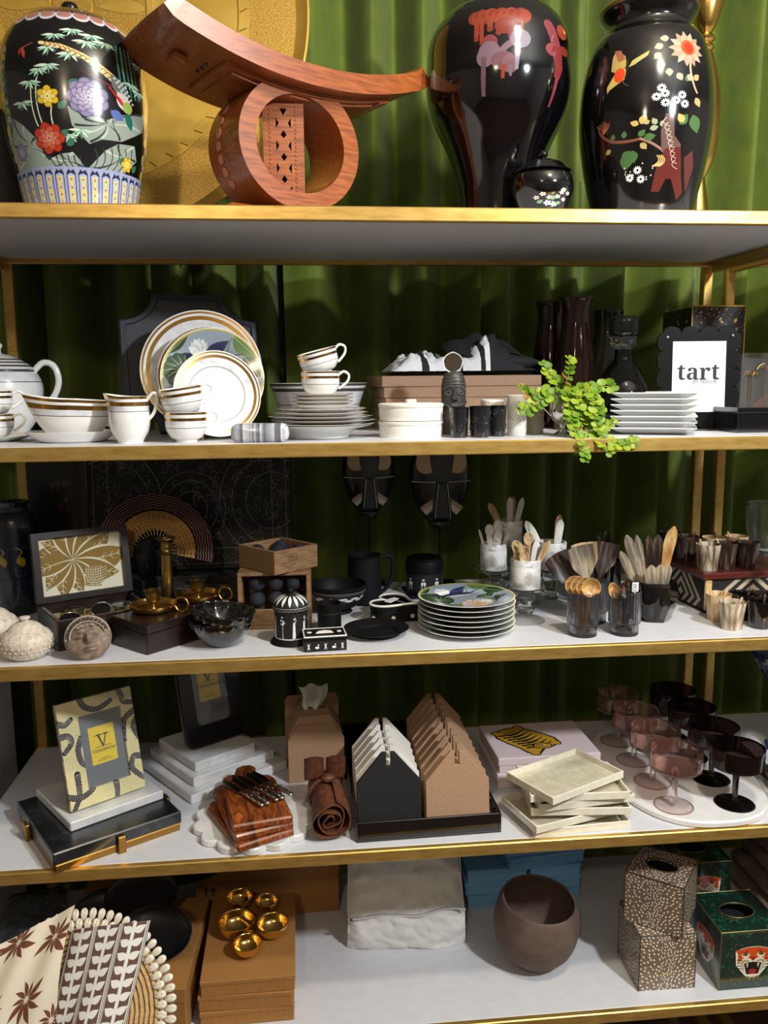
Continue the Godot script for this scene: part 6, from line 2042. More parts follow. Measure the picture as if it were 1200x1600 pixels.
	for k in 21:
		var a := PI * (1.06 - 1.12 * k / 20.0)
		part(fan, "spoke", tube([Vector3(cos(a) * 0.03, 0.05 + sin(a) * 0.03, 0.002), Vector3(cos(a) * 0.045, 0.05 + sin(a) * 0.045, 0.004)], 0.0011, 5), mat(rgb(206, 176, 132), 0.7), Vector3(0, 0.02, 0.05), Vector3(-8, 0, 0))
	for k in 5:
		var pts := []
		for i in 61:
			var a := PI * (1.08 - 1.16 * i / 60.0)
			var r := 0.046 + k * 0.0068
			pts.append(Vector3(cos(a) * r, 0.05 + sin(a) * r, 0.0042 + 0.0018 * (1.0 if (i + k) % 2 else -1.0)))
		part(fan, "straw_strand", tube(pts, 0.0016, 5), straw, Vector3(0, 0.02, 0.05), Vector3(-8, 0, 0))
	part(fan, "handle", tube([Vector3(0, 0.001, 0.066), Vector3(0, 0.075, 0.055)], 0.005, 8), mats.dark_wood)
	var ih := thing("dark_idol", "small dark carved head standing in front of the fan's opening", "figurine", Vector3(-0.372, y, -0.292), 6)
	part(ih, "plinth", rbox(0.03, 0.07, 0.022, 0.003), mats.basalt)
	part(ih, "head", lathe(smooth([Vector2(0.012, 0.0705), Vector2(0.02, 0.088), Vector2(0.0235, 0.11), Vector2(0.02, 0.132), Vector2(0.01, 0.146), Vector2(0, 0.148)], 4), 28), mats.basalt, Vector3.ZERO, Vector3.ZERO, Vector3(1.1, 1, 0.7))
	part(ih, "nose", prism(PackedVector2Array([Vector2(-0.005, 0), Vector2(0.005, 0), Vector2(0.002, 0.024), Vector2(-0.002, 0.024)]), 0.007, 0.0015), mats.basalt, Vector3(0, 0.092, 0.013))
	for s in [-1, 1]:
		for k in 3:
			part(ih, "carved_line", tube([Vector3(s * 0.003, 0.124 + k * 0.006, 0.0145 - k * 0.002), Vector3(s * 0.018, 0.12 + k * 0.007, 0.0075)], 0.001, 5), mat(rgb(62, 62, 62), 0.5))
		part(ih, "eye", ball(0.0035, 10, 6), mats.basalt, Vector3(s * 0.009, 0.111, 0.014), Vector3.ZERO, Vector3(1.3, 0.6, 0.6))
	# ---- dark pieces at the left end
	var bj := thing("blue_jar", "dark blue porcelain jar with gold birds and fret pattern at the left edge", "jar", Vector3(-0.628, y, -0.34))
	var bi := canvas(512, 512, rgb(14, 22, 38))
	for k in 24:
		var p := Vector2((k % 8 + 0.5) / 8.0, 0.55 + 0.14 * (k / 8))
		line(bi, [p, p + Vector2(0.04, 0), p + Vector2(0.04, 0.05), p + Vector2(-0.03, 0.05), p + Vector2(-0.03, -0.03), p + Vector2(0.055, -0.03)], 0.006, 0.006, rgb(40, 66, 104))
	for k in 8:
		var p := Vector2((k + 0.5) / 8.0, 0.42)
		leaf(bi, p, p + Vector2(0.03, 0.1), 0.3, rgb(166, 140, 40))
		line(bi, bend(p, p + Vector2(-0.02, -0.08), 0.4), 0.01, 0.005, rgb(176, 150, 60))
	part(bj, "body", lathe(smooth([Vector2(0.032, 0), Vector2(0.036, 0.01), Vector2(0.042, 0.08), Vector2(0.042, 0.17), Vector2(0.034, 0.195), Vector2(0.028, 0.2)], 4), 40), printed(bi, 0.3, 0.6))
	part(bj, "neck", lathe(smooth([Vector2(0.028, 0.2), Vector2(0.026, 0.21), Vector2(0.03, 0.218), Vector2(0.027, 0.2185), Vector2(0, 0.205)], 3), 32), glaze(rgb(14, 22, 38), 0.3, 0.6))
	var lp := canvas(256, 512, rgb(8, 9, 11))
	for k in 9:
		blossom(lp, Vector2(rng.randf_range(0.4, 0.7), rng.randf_range(0.2, 0.4)), 0.05, 5, 1, [rgb(90, 34, 30), rgb(86, 74, 30)][k % 2], Color.WHITE)
	var la := thing("lacquer_panel", "near black lacquer panel with faint red flowers behind the jewel box", "panel", Vector3(-0.578, y, -0.47))
	part(la, "board", rbox(0.12, 0.3, 0.016, 0.003), printed(lp, 0.3, 0.4))
	part(la, "foot", rbox(0.125, 0.012, 0.03, 0.003), mats.black_gloss)
	# ---- scalloped black bowls
	var wave := func(a: float, p: Vector2) -> float:
		return 1.0 + 0.045 * cos(a * 14.0) * clampf((p.y - 0.02) / 0.03, 0.0, 1.0)
	for k in 2:
		var fb := thing("scalloped_bowl", ["lower of two nested glossy black scalloped bowls", "upper, tilted one of two nested glossy black scalloped bowls"][k], "bowl", Vector3(-0.216, y + 0.0155 * k, -0.084), 20 * k, "nested black bowls")
		part(fb, "shell", lathe(smooth([Vector2(0, 0), Vector2(0.018, 0), Vector2(0.034, 0.01), Vector2(0.049, 0.03), Vector2(0.0525, 0.044), Vector2(0.0505, 0.0445), Vector2(0.046, 0.031), Vector2(0.03, 0.0125), Vector2(0, 0.007)], 4), 112, wave), mats.black_gloss, Vector3.ZERO, Vector3(4.0 * k, 0, -5.0 * k))
	# ---- crates of black balls
	var pw: Material = mats.pale_wood
	var cm2 := thing("ball_crate", "wooden crate turned on its side, open to the front, full of black balls", "crate", Vector3(-0.127, y, -0.205), -2)
	part(cm2, "back_board", rbox(0.128, 0.104, 0.006, 0.001), pw, Vector3(0, 0.001, -0.037))
	for s in [0, 1]:
		part(cm2, "long_board", rbox(0.13, 0.0065, 0.08, 0.001), pw, Vector3(0, 0.0 if s == 0 else 0.0985, 0.006))
		part(cm2, "end_board", rbox(0.0075, 0.0915, 0.08, 0.001), pw, Vector3(-0.0613 if s == 0 else 0.0613, 0.0068, 0.006))
	part(cm2, "front_lath", rbox(0.115, 0.03, 0.005, 0.001), pw, Vector3(0, 0.0068, 0.0425))
	for r in 3:
		for c in 3:
			solo("black_ball", "dark ball in the %s row, %s, of the crate on its side" % [["bottom", "middle", "top"][r], ["left", "centre", "right"][c]], "ball", ball(0.0146, 22, 14), mat(rgb(30, 33, 42), 0.8), Vector3(-0.127 - 0.033 + c * 0.033, y + 0.0215 + r * 0.0292, -0.183), Vector3.ZERO, "dark balls in the crates")
	var cu := thing("ball_crate", "open wooden crate set cornerwise on top, with faint burnt lettering", "crate", Vector3(-0.121, y + 0.1055, -0.205), 40)
	part(cu, "floor_board", rbox(0.094, 0.005, 0.094, 0.001), pw)
	for s in [-1, 1]:
		part(cu, "side_board", rbox(0.1, 0.042, 0.006, 0.001), pw, Vector3(0, 0, s * 0.05))
		part(cu, "end_board", rbox(0.006, 0.042, 0.094, 0.001), pw, Vector3(s * 0.047, 0, 0))
	for k in 9:
		part(cu, "burnt_mark", rbox(0.012 if k < 4 else 0.0009, 0.0009 if k < 4 else 0.014, 0.0006, 0.0001), mat(rgb(58, 42, 30), 0.8), Vector3(-0.008 + (0.0 if k < 4 else (k - 6) * 0.0042), 0.014 + (k * 0.006 if k < 4 else 0.003), 0.053), Vector3(0, 0, 8 - 4 * (k % 3)))
	for k in 5:
		solo("black_ball", "dark ball in the top crate, %s" % ["left corner", "right corner", "centre", "near corner", "far corner"][k], "ball", ball(0.0146, 22, 14), mat(rgb(30, 33, 42), 0.8), cu.transform * Vector3([-0.027, 0.027, 0.0, -0.027, 0.027][k], 0.0275, [-0.027, 0.027, 0.0, 0.027, -0.027][k]), Vector3.ZERO, "dark balls in the crates")
	# ---- black and white jasper ware
	var bs: Material = mats.basalt
	var jj := thing("jasper_jar", "black lidded jar with white trees and robed figures in relief", "jar", Vector3(-0.098, y, -0.085), 10)
	part(jj, "base", lathe(smooth([Vector2(0, 0), Vector2(0.034, 0), Vector2(0.0345, 0.004), Vector2(0.031, 0.008), Vector2(0.0285, 0.01)], 3), 44), bs)
	part(jj, "body", lathe([Vector2(0.0283, 0.01), Vector2(0.0283, 0.0565)], 48), jasper("people"))
	part(jj, "border", lathe([Vector2(0.0295, 0.0565), Vector2(0.0305, 0.058), Vector2(0.0305, 0.0635), Vector2(0.0295, 0.065)], 48), jasper("border"))
	part(jj, "lid", lathe(smooth([Vector2(0.0298, 0.065), Vector2(0.0275, 0.072), Vector2(0.018, 0.08), Vector2(0.006, 0.083)], 4), 48), jasper("petals"))
	part(jj, "knob", lathe(smooth([Vector2(0.006, 0.082), Vector2(0.004, 0.085), Vector2(0.0058, 0.0895), Vector2(0.0035, 0.094), Vector2(0, 0.0945)], 3), 20), bs)
	var sb := thing("jasper_box", "small oblong black box with white relief panels at the shelf edge", "box", Vector3(-0.043, y, -0.045), 4)
	part(sb, "base", rbox(0.07, 0.018, 0.046, 0.001), jasper("panel"))
	part(sb, "lid", rbox(0.072, 0.008, 0.048, 0.0012), bs, Vector3(0, 0.0182, 0))
	for s in [-1, 1]:
		part(sb, "lid_border", rbox(0.071, 0.003, 0.002, 0.0005), mats.white_clay, Vector3(0, 0.0238, s * 0.023))
		part(sb, "lid_border", rbox(0.002, 0.003, 0.046, 0.0005), mats.white_clay, Vector3(s * 0.0345, 0.0238, 0))
	part(sb, "lid_relief", prism(PackedVector2Array([Vector2(-0.015, -0.007), Vector2(0.015, -0.007), Vector2(0.012, 0.004), Vector2(0.002, 0.008), Vector2(-0.01, 0.004)]), 0.0014, 0.0004), mats.white_clay, Vector3(0, 0.0262, 0), Vector3(-90, 0, 0))
	for s in [-1, 1]:
		part(sb, "lid_relief", prism(circle(0.004, 8), 0.0012, 0.0003), mats.white_clay, Vector3(s * 0.025, 0.0262, 0), Vector3(-90, 0, 0))
	var cp := thing("basalt_cup", "small plain black cylinder cup between jasper jar and bowl", "cup", Vector3(-0.031, y, -0.14))
	vessel(cp, [Vector2(0.0205, 0), Vector2(0.0212, 0.002), Vector2(0.0212, 0.033), Vector2(0.0222, 0.051)], 0.002, [["wall", 0.034, bs], ["collar", 0.0355, mat(rgb(44, 44, 46), 0.5)], ["lip", 0.051, bs]], bs, 40)
	var bw := thing("jasper_bowl", "footed black bowl with white leaf border", "bowl", Vector3(-0.01, y, -0.262))
	part(bw, "foot", lathe(smooth([Vector2(0, 0), Vector2(0.026, 0), Vector2(0.024, 0.006), Vector2(0.021, 0.008)], 3), 40), bs)
	part(bw, "lower_band", lathe(smooth([Vector2(0.021, 0.008), Vector2(0.036, 0.014), Vector2(0.0455, 0.026)], 4), 48), bs)
	part(bw, "vine_band", lathe([Vector2(0.0455, 0.026), Vector2(0.052, 0.041)], 48), jasper("vine"))
	part(bw, "border", lathe([Vector2(0.0525, 0.041), Vector2(0.0545, 0.0475)], 48), jasper("border"))
	part(bw, "lip", lathe([Vector2(0.0542, 0.0475), Vector2(0.0548, 0.056), Vector2(0.0525, 0.0565), Vector2(0.0515, 0.046), Vector2(0.043, 0.026), Vector2(0.02, 0.012), Vector2(0, 0.011)], 48), bs)
	var mg := thing("basalt_mug", "tall plain black mug with curved handle behind the jasper bowl", "mug", Vector3(0.046, y, -0.33), 10)
	vessel(mg, smooth([Vector2(0.036, 0), Vector2(0.0365, 0.003), Vector2(0.034, 0.05), Vector2(0.0325, 0.09), Vector2(0.034, 0.097)], 4), 0.0025, [["wall", 0.09, mats.black_matte], ["lip", 0.097, mats.black_matte]], mats.black_matte, 44)
	part(mg, "handle", tube(smooth3([Vector3(0.031, 0.088, 0), Vector3(0.05, 0.092, 0), Vector3(0.06, 0.08, 0), Vector3(0.058, 0.05, 0), Vector3(0.047, 0.026, 0), Vector3(0.034, 0.017, 0)], 5), 0.0042, 9), mats.black_matte)
	var heart := PackedVector2Array()
	for i in 40:
		var q := TAU * i / 40.0
		heart.append(Vector2(16.0 * pow(sin(q), 3.0), 13.0 * cos(q) - 5.0 * cos(2 * q) - 2.0 * cos(3 * q) - cos(4 * q)) * 0.0029)
	var hb := thing("heart_box", "heart shaped black box with white stars and relief border", "box", Vector3(0.09, y, -0.2), 62)
	var up := Vector3(-90, 0, 0)
	part(hb, "base", prism(heart, 0.022, 0.001), bs, Vector3.ZERO, up)
	part(hb, "lid", prism(heart, 0.012, 0.001), bs, Vector3(0, 0.0225, 0), up, Vector3(1.02, 1.02, 1))
	var hp := []
	for p in heart:
		hp.append(Vector3(p.x * 1.0, 0.0345, -p.y * 1.0))
	part(hb, "relief_border", tube(hp, 0.0024, 6, true), mats.white_clay)
	var hin := inset(heart, 0.018)
	part(hb, "relief_group", prism(PackedVector2Array([Vector2(-0.018, -0.006), Vector2(0.016, -0.01), Vector2(0.02, 0.002), Vector2(0.004, 0.008), Vector2(-0.014, 0.008)]), 0.0014, 0.0004), mats.white_clay, Vector3(0, 0.0346, -0.004), up)
	for i in range(0, 40, 4):
		var p := heart[i]
		var q := heart[(i + 1) % 40]
		var dirv := (q - p).normalized()
		var nrm := Vector3(dirv.y, 0, dirv.x)
		var stp := PackedVector2Array()
		for k in 12:
			stp.append(Vector2(cos(TAU * k / 12.0), sin(TAU * k / 12.0)) * (0.0045 if k % 2 else 0.0022))
		var so := part(hb, "star", prism(stp, 0.001), mats.white_clay)
		so.transform = Transform3D(Basis.looking_at(-nrm, Vector3.UP), Vector3(p.x, 0.011, -p.y) + nrm * 0.0004)
	var bpl := thing("basalt_plate", "plain matte black plate with raised rim lying in front", "plate", Vector3(0.05, y, -0.108))
	plate_parts(bpl, 0.0565, 0.013, [["well", 0.036, bs], ["rim", 0.0565, bs]], bs)
	var sq := solo("black_coaster", "flat black square slab under the crested tin", "coaster", rbox(0.1, 0.004, 0.1, 0.001), mats.black_matte, Vector3(0.186, y, -0.385), Vector3(0, 4, 0))
	var tn := thing("crested_tin", "round black lidded tin with white crests on a black slab", "tin", Vector3(0.176, y + 0.0042, -0.385), 12)
	part(tn, "base", lathe([Vector2(0, 0), Vector2(0.0375, 0), Vector2(0.0385, 0.001), Vector2(0.0385, 0.008)], 44), bs)
	part(tn, "crest_band", lathe([Vector2(0.0385, 0.008), Vector2(0.0385, 0.042)], 48), jasper("crest"))
	part(tn, "lid", lathe([Vector2(0.0385, 0.042), Vector2(0.0395, 0.0425), Vector2(0.0395, 0.062), Vector2(0.0375, 0.068), Vector2(0.0345, 0.07), Vector2(0.0345, 0.073), Vector2(0, 0.0735)], 48), bs)
	# ---- pile of bird plates
	var ring_words := ["lowest", "second", "third", "fourth", "fifth", "sixth"]
	for k in 7:
		var p := thing("bird_plate", "%s bird pattern plate of the pile on the third shelf" % ring_words[k] if k < 6 else "top plate of the pile, blue bird and pink water lily on grey", "plate", Vector3(0.213 + [0.0, 0.001, -0.001, 0.0005, -0.0005, 0.001, 0.0][k], y + 0.0003 + k * 0.0088, -0.118), 3.0 * k, "bird pattern plates")
		var made := plate_parts(p, 0.0845, 0.0105, [["picture", 0.082, mats.bird], ["yellow_edge", 0.0845, mats.yellow_edge]], mats.china, 64)
		made[0].mesh = flat_uv(made[0].mesh, 0.0845)
	# ---- two dark masks with pale inlay, on wire stands
	for k in 2:
		var m := thing("inlaid_mask", ["left black wooden mask with pale horn inlay on wire stand", "right, larger black wooden mask with pale horn inlay on wire stand"][k], "mask", [Vector3(0.068, y, -0.47), Vector3(0.221, y, -0.46)][k], 0.0, "black inlaid masks")
		var s: float = [0.056, 0.066][k]
		var cyy: float = [0.245, 0.235][k]
		var wood2 := glaze(rgb(16, 15, 15), 0.3, 0.5)
		var mf := func(u: float, v: float) -> Vector3:
			var q := 1.0 - 2.0 * v
			var w := s * sqrt(maxf(0.0, 1.0 - pow(absf(q), 2.6))) * (1.0 if q > 0.0 else (1.0 + 0.22 * q))
			var x := (u - 0.5) * 2.0
			return Vector3(x * w, cyy + q * s * 1.6, 0.028 * sqrt(maxf(0.0, 1.0 - x * x)) * (1.0 - 0.3 * q * q))
		part(m, "face", sheet(28, 36, mf, 0.006), wood2)
		part(m, "nose", prism(PackedVector2Array([Vector2(-0.24, 0), Vector2(0.24, 0), Vector2(0.13, 1.15), Vector2(-0.13, 1.15)]), 0.4, 0.04), wood2, Vector3(0, cyy - s * 1.28, 0.018), Vector3.ZERO, Vector3(s, s, s))
		for sd in [-1, 1]:
			part(m, "nose_edge", tube([Vector3(sd * s * 0.25, cyy - s * 1.25, 0.018 + s * 0.36), Vector3(sd * s * 0.14, cyy - s * 0.14, 0.018 + s * 0.38)], 0.001, 5), mats.shell_white)
			part(m, "brow_line", tube([Vector3(sd * s * 0.22, cyy - s * 0.12, 0.03), Vector3(sd * s * 0.97, cyy - s * 0.1, 0.016)], 0.0009, 5), mats.shell_white)
			var eye := PackedVector2Array()
			for q in [[0.3, 0.2], [0.5, 0.15], [0.68, 0.19], [0.79, 0.32], [0.83, 0.5], [0.78, 0.8], [0.4, 0.86], [0.37, 0.6], [0.34, 0.38]]:
				eye.append(Vector2(sd * q[0], q[1]))
			part(m, "horn_eye", prism(eye, 0.12, 0.02), mats.horn_tan, Vector3(0, cyy, 0.026), Vector3(0, sd * 12, 0), Vector3(s, s, s))
			part(m, "horn_cheek", prism(PackedVector2Array([Vector2(sd * 0.27, -0.86), Vector2(sd * 0.3, -1.12), Vector2(sd * 0.48, -1.28), Vector2(sd * 0.62, -1.12)]), 0.14, 0.02), mats.shell_white, Vector3(0, cyy + s * 0.08, 0.0235), Vector3(0, sd * 12, 0), Vector3(s, s, s))
			part(m, "horn_strip", prism(PackedVector2Array([Vector2(sd * 0.27, -0.72), Vector2(sd * 0.27, -0.87), Vector2(sd * 0.62, -1.13), Vector2(sd * 0.69, -1.02)]), 0.16, 0.02), mats.horn_tan, Vector3(0, cyy + s * 0.08, 0.0245), Vector3(0, sd * 12, 0), Vector3(s, s, s))
		part(m, "chin", ball(s * 0.3, 18, 10), wood2, Vector3(0, cyy - s * 1.5, 0.012), Vector3.ZERO, Vector3(1.3, 0.7, 0.8))
		part(m, "rod", tube([Vector3(0, 0.003, 0), Vector3(0, cyy - s * 1.5, 0.004)], 0.0016, 6), mat(rgb(26, 26, 26), 0.4, 0.8))
		part(m, "stand_base", rbox(0.07, 0.004, 0.05, 0.001), mat(rgb(20, 20, 20), 0.5))
	# ---- marbled cups on glass, with their spoons
	var spots := [[0.331, -0.158, 0.0645, 0.034], [0.312, -0.335, 0.06, 0.034], [0.366, -0.42, 0.092, 0.034], [0.409, -0.252, 0.0765, 0.034]]
	for i in 4:
		cup_on_glass(i, spots[i][0], spots[i][1], spots[i][2], spots[i][3])
	var tools := [
		[0, -0.016, 0.0, -14, 0.075, 0.006, 0.014, 0.004, "tan", "bowl"], [0, -0.008, 0.012, -4, 0.058, 0.007, 0.014, 0.0, "tan", "bowl"], [0, 0.002, 0.004, -10, 0.082, 0.006, 0.012, -0.004, "tan", "blade"], [0, 0.0, -0.01, 6, 0.088, 0.006, 0.016, 0.0, "tan", "bowl"], [0, 0.008, 0.012, 10, 0.085, 0.006, 0.011, 0.0, "white", "blade"], [0, 0.014, 0.004, 24, 0.09, 0.006, 0.013, 0.008, "tan", "blade"], [0, 0.012, -0.012, 20, 0.08, 0.006, 0.013, 0.0, "white", "blade"],
		[1, -0.014, 0.0, -22, 0.08, 0.004, 0.006, 0.0, "white", "blade"], [1, -0.008, 0.006, -8, 0.082, 0.005, 0.014, 0.0, "white", "bowl"], [1, 0.004, 0.008, 4, 0.072, 0.006, 0.02, 0.0, "white", "bowl"], [1, 0.004, -0.004, 6, 0.086, 0.006, 0.018, 0.0, "white", "bowl"], [1, 0.014, 0.004, 22, 0.076, 0.005, 0.009, 0.0, "white", "blade"],
		[2, -0.01, 0.004, -30, 0.098, 0.012, 0.016, -0.006, "tan", "blade"], [2, 0.0, 0.006, -2, 0.1, 0.01, 0.015, 0.0, "white", "blade"], [2, 0.005, -0.006, 6, 0.098, 0.01, 0.013, 0.0, "tan", "blade"], [2, 0.01, 0.006, 14, 0.1, 0.009, 0.014, 0.002, "white", "blade"],
		[3, -0.012, 0.0, -30, 0.092, 0.01, 0.012, -0.004, "white", "blade"], [3, -0.009, -0.006, -34, 0.1, 0.01, 0.017, -0.004, "white", "blade"], [3, 0.008, 0.006, 6, 0.094, 0.01, 0.017, 0.002, "white", "blade"], [3, 0.011, -0.006, 9, 0.1, 0.01, 0.016, 0.0, "tan", "blade"]]
	var n_in := [0, 0, 0, 0]
	var order := ["first", "second", "third", "fourth", "fifth", "sixth", "seventh"]
	for tl in tools:
		var i: int = tl[0]
		n_in[i] += 1
		var t := thing("shell_%s" % ("spoon" if tl[9] == "bowl" else "spreader"), "%s shell %s from the left in the %s marbled cup" % [order[n_in[i] - 1], "spoon" if tl[9] == "bowl" else "spreader", ["frontmost", "left", "rear", "right"][i]], "spoon" if tl[9] == "bowl" else "spreader", Vector3.ZERO, 0.0, "shell cutlery in the marbled cups")
		part(t, "handle", blade(tl[4], tl[5], tl[6], tl[7]), mats.horn_tan if tl[8] == "tan" else mats.shell_white)
		if tl[9] == "bowl":
			part(t, "bowl", lathe(smooth([Vector2(0, -0.005), Vector2(0.007, -0.003), Vector2(0.0095, 0.0), Vector2(0.0085, 0.0003), Vector2(0.006, -0.002), Vector2(0, -0.0036)], 3), 22), mats.horn_tan if tl[8] == "tan" else mats.shell_white, Vector3(tl[7], tl[4] - 0.004, 0.003), Vector3(80, 0, 0), Vector3(0.95, 1, 1.3))
		lean_in(t, Vector3(spots[i][0] + tl[1] * 0.5, y + spots[i][2] + 0.004, spots[i][1] + tl[2] * 0.6), tl[3] * 0.75, 4.0 if tl[2] > 0 else -4.0, 0.0)
	# ---- ribbed smoky glasses with horn spoons and scoops
	var flute := func(a: float, p: Vector2) -> float:
		return 1.0 + 0.05 * absf(cos(a * 14.0)) * (1.0 if p.x > 0.02 else 0.0)
	var glass_spots := [[0.408, -0.06, "ribbed smoky glass at the front holding round horn spoons"], [0.482, -0.058, "ribbed smoky glass at the front holding dark spoons and a price tag"], [0.452, -0.135, "ribbed smoky glass behind, holding the broad horn scoops"]]
	for g in glass_spots:
		var t := thing("ribbed_glass", g[2], "glass", Vector3(g[0], y, g[1]), 0.0, "ribbed smoky glasses")
		part(t, "foot", lathe([Vector2(0, 0), Vector2(0.0225, 0), Vector2(0.0232, 0.001), Vector2(0.0232, 0.02), Vector2(0.0215, 0.0205), Vector2(0.0212, 0.006), Vector2(0, 0.006)], 224, flute), mats.smoke)
		part(t, "wall", lathe([Vector2(0.0225, 0.0207), Vector2(0.0265, 0.022), Vector2(0.0265, 0.077), Vector2(0.0255, 0.078), Vector2(0.0245, 0.077), Vector2(0.0245, 0.023), Vector2(0.0225, 0.0215)], 224, flute), mats.smoke)
	for k in 4:
		var t := thing("horn_spoon", "%s of the four round amber horn spoons in the front ribbed glass" % ["leftmost", "second", "third", "rightmost, foremost"][k], "spoon", Vector3.ZERO, 0.0, "round horn spoons")
		part(t, "handle", blade(0.07, 0.006, 0.007, 0.0), mats.horn_amber)
		part(t, "bowl", lathe(smooth([Vector2(0, -0.008), Vector2(0.01, -0.006), Vector2(0.0165, 0.0), Vector2(0.0155, 0.0004), Vector2(0.0095, -0.0045), Vector2(0, -0.0065)], 3), 26), mats.horn_amber, Vector3(0, 0.081, 0.004), Vector3(84, 0, 0))
		lean_in(t, Vector3(0.402 + k * 0.003, y + 0.0065, -0.075 + k * 0.007), -5.0 + k * 3.0, 3.0, -6.0)
	for k in 4:
		var t := thing("horn_spoon", "%s of the four spoons in the ribbed glass with the tag" % ["leftmost, pale", "second, dark", "third, dark", "rightmost, dark"][k], "spoon", Vector3.ZERO, 0.0, "horn spoons beside the price tag")
		part(t, "handle", blade(0.066, 0.006, 0.007, 0.0), mats.horn_amber if k == 0 else mats.horn_dark)
		part(t, "bowl", lathe(smooth([Vector2(0, -0.006), Vector2(0.007, -0.004), Vector2(0.0105, 0.0), Vector2(0.0095, 0.0003), Vector2(0.006, -0.003), Vector2(0, -0.0045)], 3), 22), mats.horn_amber if k == 0 else mats.horn_dark, Vector3(0, 0.075, 0.003), Vector3(80, 0, 0), Vector3(0.85, 1, 1.4))
		lean_in(t, Vector3(0.478 + k * 0.003, y + 0.0065, [-0.058, -0.048, -0.07, -0.062][k]), [-15.0, -6.0, 4.0, 10.0][k], 2.0, 0.0)
	var tg := thing("price_tag", "white price sticker showing among the spoons of the ribbed glass", "tag", Vector3(0.495, y + 0.077, -0.047), 4)
	part(tg, "label_card", rbox(0.012, 0.0165, 0.0008, 0.0003), mat(rgb(222, 224, 230), 0.5))
	part(tg, "price", words("C22", 0.0075), mat(rgb(30, 30, 40), 0.5), Vector3(-0.001, 0.008, 0.0007), Vector3(0, 0, 90))
	for k in 4:
		var t := thing("horn_scoop", "%s broad horn scoop in the rear ribbed glass" % ["left, brown", "front, pale greenish", "rear, cream", "right, striped brown"][k], "scoop", Vector3.ZERO, 0.0, "broad horn scoops")
		var f := func(u: float, v: float) -> Vector3:
			var q := 1.0 - v
			var w := 0.006 + 0.04 * smoothstep(0.5, 0.8, q)
			var x := (u - 0.5) * w
			return Vector3(x, q * 0.14, -0.012 * smoothstep(0.5, 1.0, q) * (1.0 - pow(2.0 * u - 1.0, 2.0)) + 0.004 * q)
		part(t, "scoop", sheet(10, 24, f, 0.0016), [mats.horn_dark, mats.horn_knife, mats.horn_tan, mats.horn_dark][k])
		lean_in(t, Vector3(0.4535, y + 0.0065, [-0.133, -0.122, -0.14, -0.148][k]), [-32.0, -13.0, -8.0, 12.0][k], -2.0, 0.0)
	# ---- faceted cup of horn knives
	var hx := thing("faceted_cup", "faceted smoky black hexagonal cup holding horn knives", "cup", Vector3(0.569, y, -0.135), 14)
	part(hx, "wall", lathe([Vector2(0, 0), Vector2(0.028, 0), Vector2(0.03, 0.004), Vector2(0.042, 0.036), Vector2(0.0385, 0.074), Vector2(0.0365, 0.0745), Vector2(0.0395, 0.036), Vector2(0.028, 0.008), Vector2(0, 0.007)], 6, flat), solid_glass(Color(0.3, 0.3, 0.31)))
	var kn := [[-0.02, -34, 0.13, 0.018, -0.006, 0], [-0.012, -20, 0.155, 0.022, -0.012, 0], [-0.004, -12, 0.15, 0.016, -0.01, 0], [0.0, -4, 0.148, 0.018, -0.004, 1], [0.006, 4, 0.148, 0.022, 0.0, 1], [0.014, 12, 0.165, 0.026, 0.012, 2], [-0.014, -18, 0.1, 0.024, 0.008, 0], [0.0, -8, 0.1, 0.024, 0.008, 0], [0.012, 2, 0.1, 0.018, 0.006, 0]]
	for k in kn.size():
		var q = kn[k]
		var t := thing("horn_knife", "%s horn spreading knife in the faceted cup, counting from the left" % ["first", "second", "third", "fourth", "fifth", "sixth", "front left", "front middle", "front right"][k], "knife", Vector3.ZERO, 0.0, "horn knives")
		part(t, "blade", blade(q[2], q[3] * 0.5, q[3], q[4]), [mats.horn_knife, mats.horn_dark, mats.horn_amber][q[5]])
		lean_in(t, Vector3(0.569 + q[0] * 0.55, y + 0.009, -0.135 + (0.014 if k > 5 else -0.006 - 0.002 * (k % 3))), q[1] * 0.62, 5.0 if k > 5 else -3.0, 0.0)
	var bc := thing("black_beaker", "dark beaker of black utensils standing behind the ribbed glasses", "beaker", Vector3(0.528, y, -0.27))
	vessel(bc, [Vector2(0.026, 0), Vector2(0.027, 0.002), Vector2(0.0285, 0.085)], 0.002, [["wall", 0.085, mats.black_gloss]], mats.black_gloss, 32)
	for k in 6:
		var t := thing("black_utensil", "%s black horn utensil in the dark beaker" % order[k], "utensil", Vector3.ZERO, 0.0, "black horn utensils")
		part(t, "blade", blade(0.13 + 0.006 * (k % 3), 0.012, 0.022, 0.004 * (k - 2)), mats.black_gloss)
		lean_in(t, Vector3(0.528 + (k - 2.5) * 0.005, y + 0.004, -0.27 + 0.006 * (k % 2)), (k - 2.5) * 5.0, 0.0, 20.0 * k)
	# ---- woven box with lid, and the horn cups
	var wv := canvas(256, 96, rgb(28, 18, 20))
	for r in 24:
		for c in 64:
			var d := (absi(c - 32) + absi(r - 16) * 1) % 8
			if d < 4 and absi(c - 32) + absi(r - 16) < 30:
				wv.fill_rect(Rect2i(c * 4, r * 4, 4, 3), rgb(222, 206, 174))
	var wb := thing("woven_box", "red brown lidded box with black and cream woven zigzag sides", "box", Vector3(0.772, y, -0.258), 3)
	part(wb, "body", rbox(0.196, 0.062, 0.18, 0.002), printed(wv, 0.7), Vector3(0, 0.003, 0))
	part(wb, "plinth", rbox(0.2, 0.004, 0.184, 0.001), mats.dark_wood)
	for s in [[-1, 1], [1, 1], [-1, -1]]:
		part(wb, "cane_corner", rbox(0.014, 0.061, 0.006, 0.002), mats.cane, Vector3(s[0] * 0.09, 0.004, s[1] * 0.0895))
	part(wb, "lid", rbox(0.212, 0.013, 0.196, 0.0025), mats.cherry, Vector3(0, 0.0654, 0))
	var ly := y + 0.0786
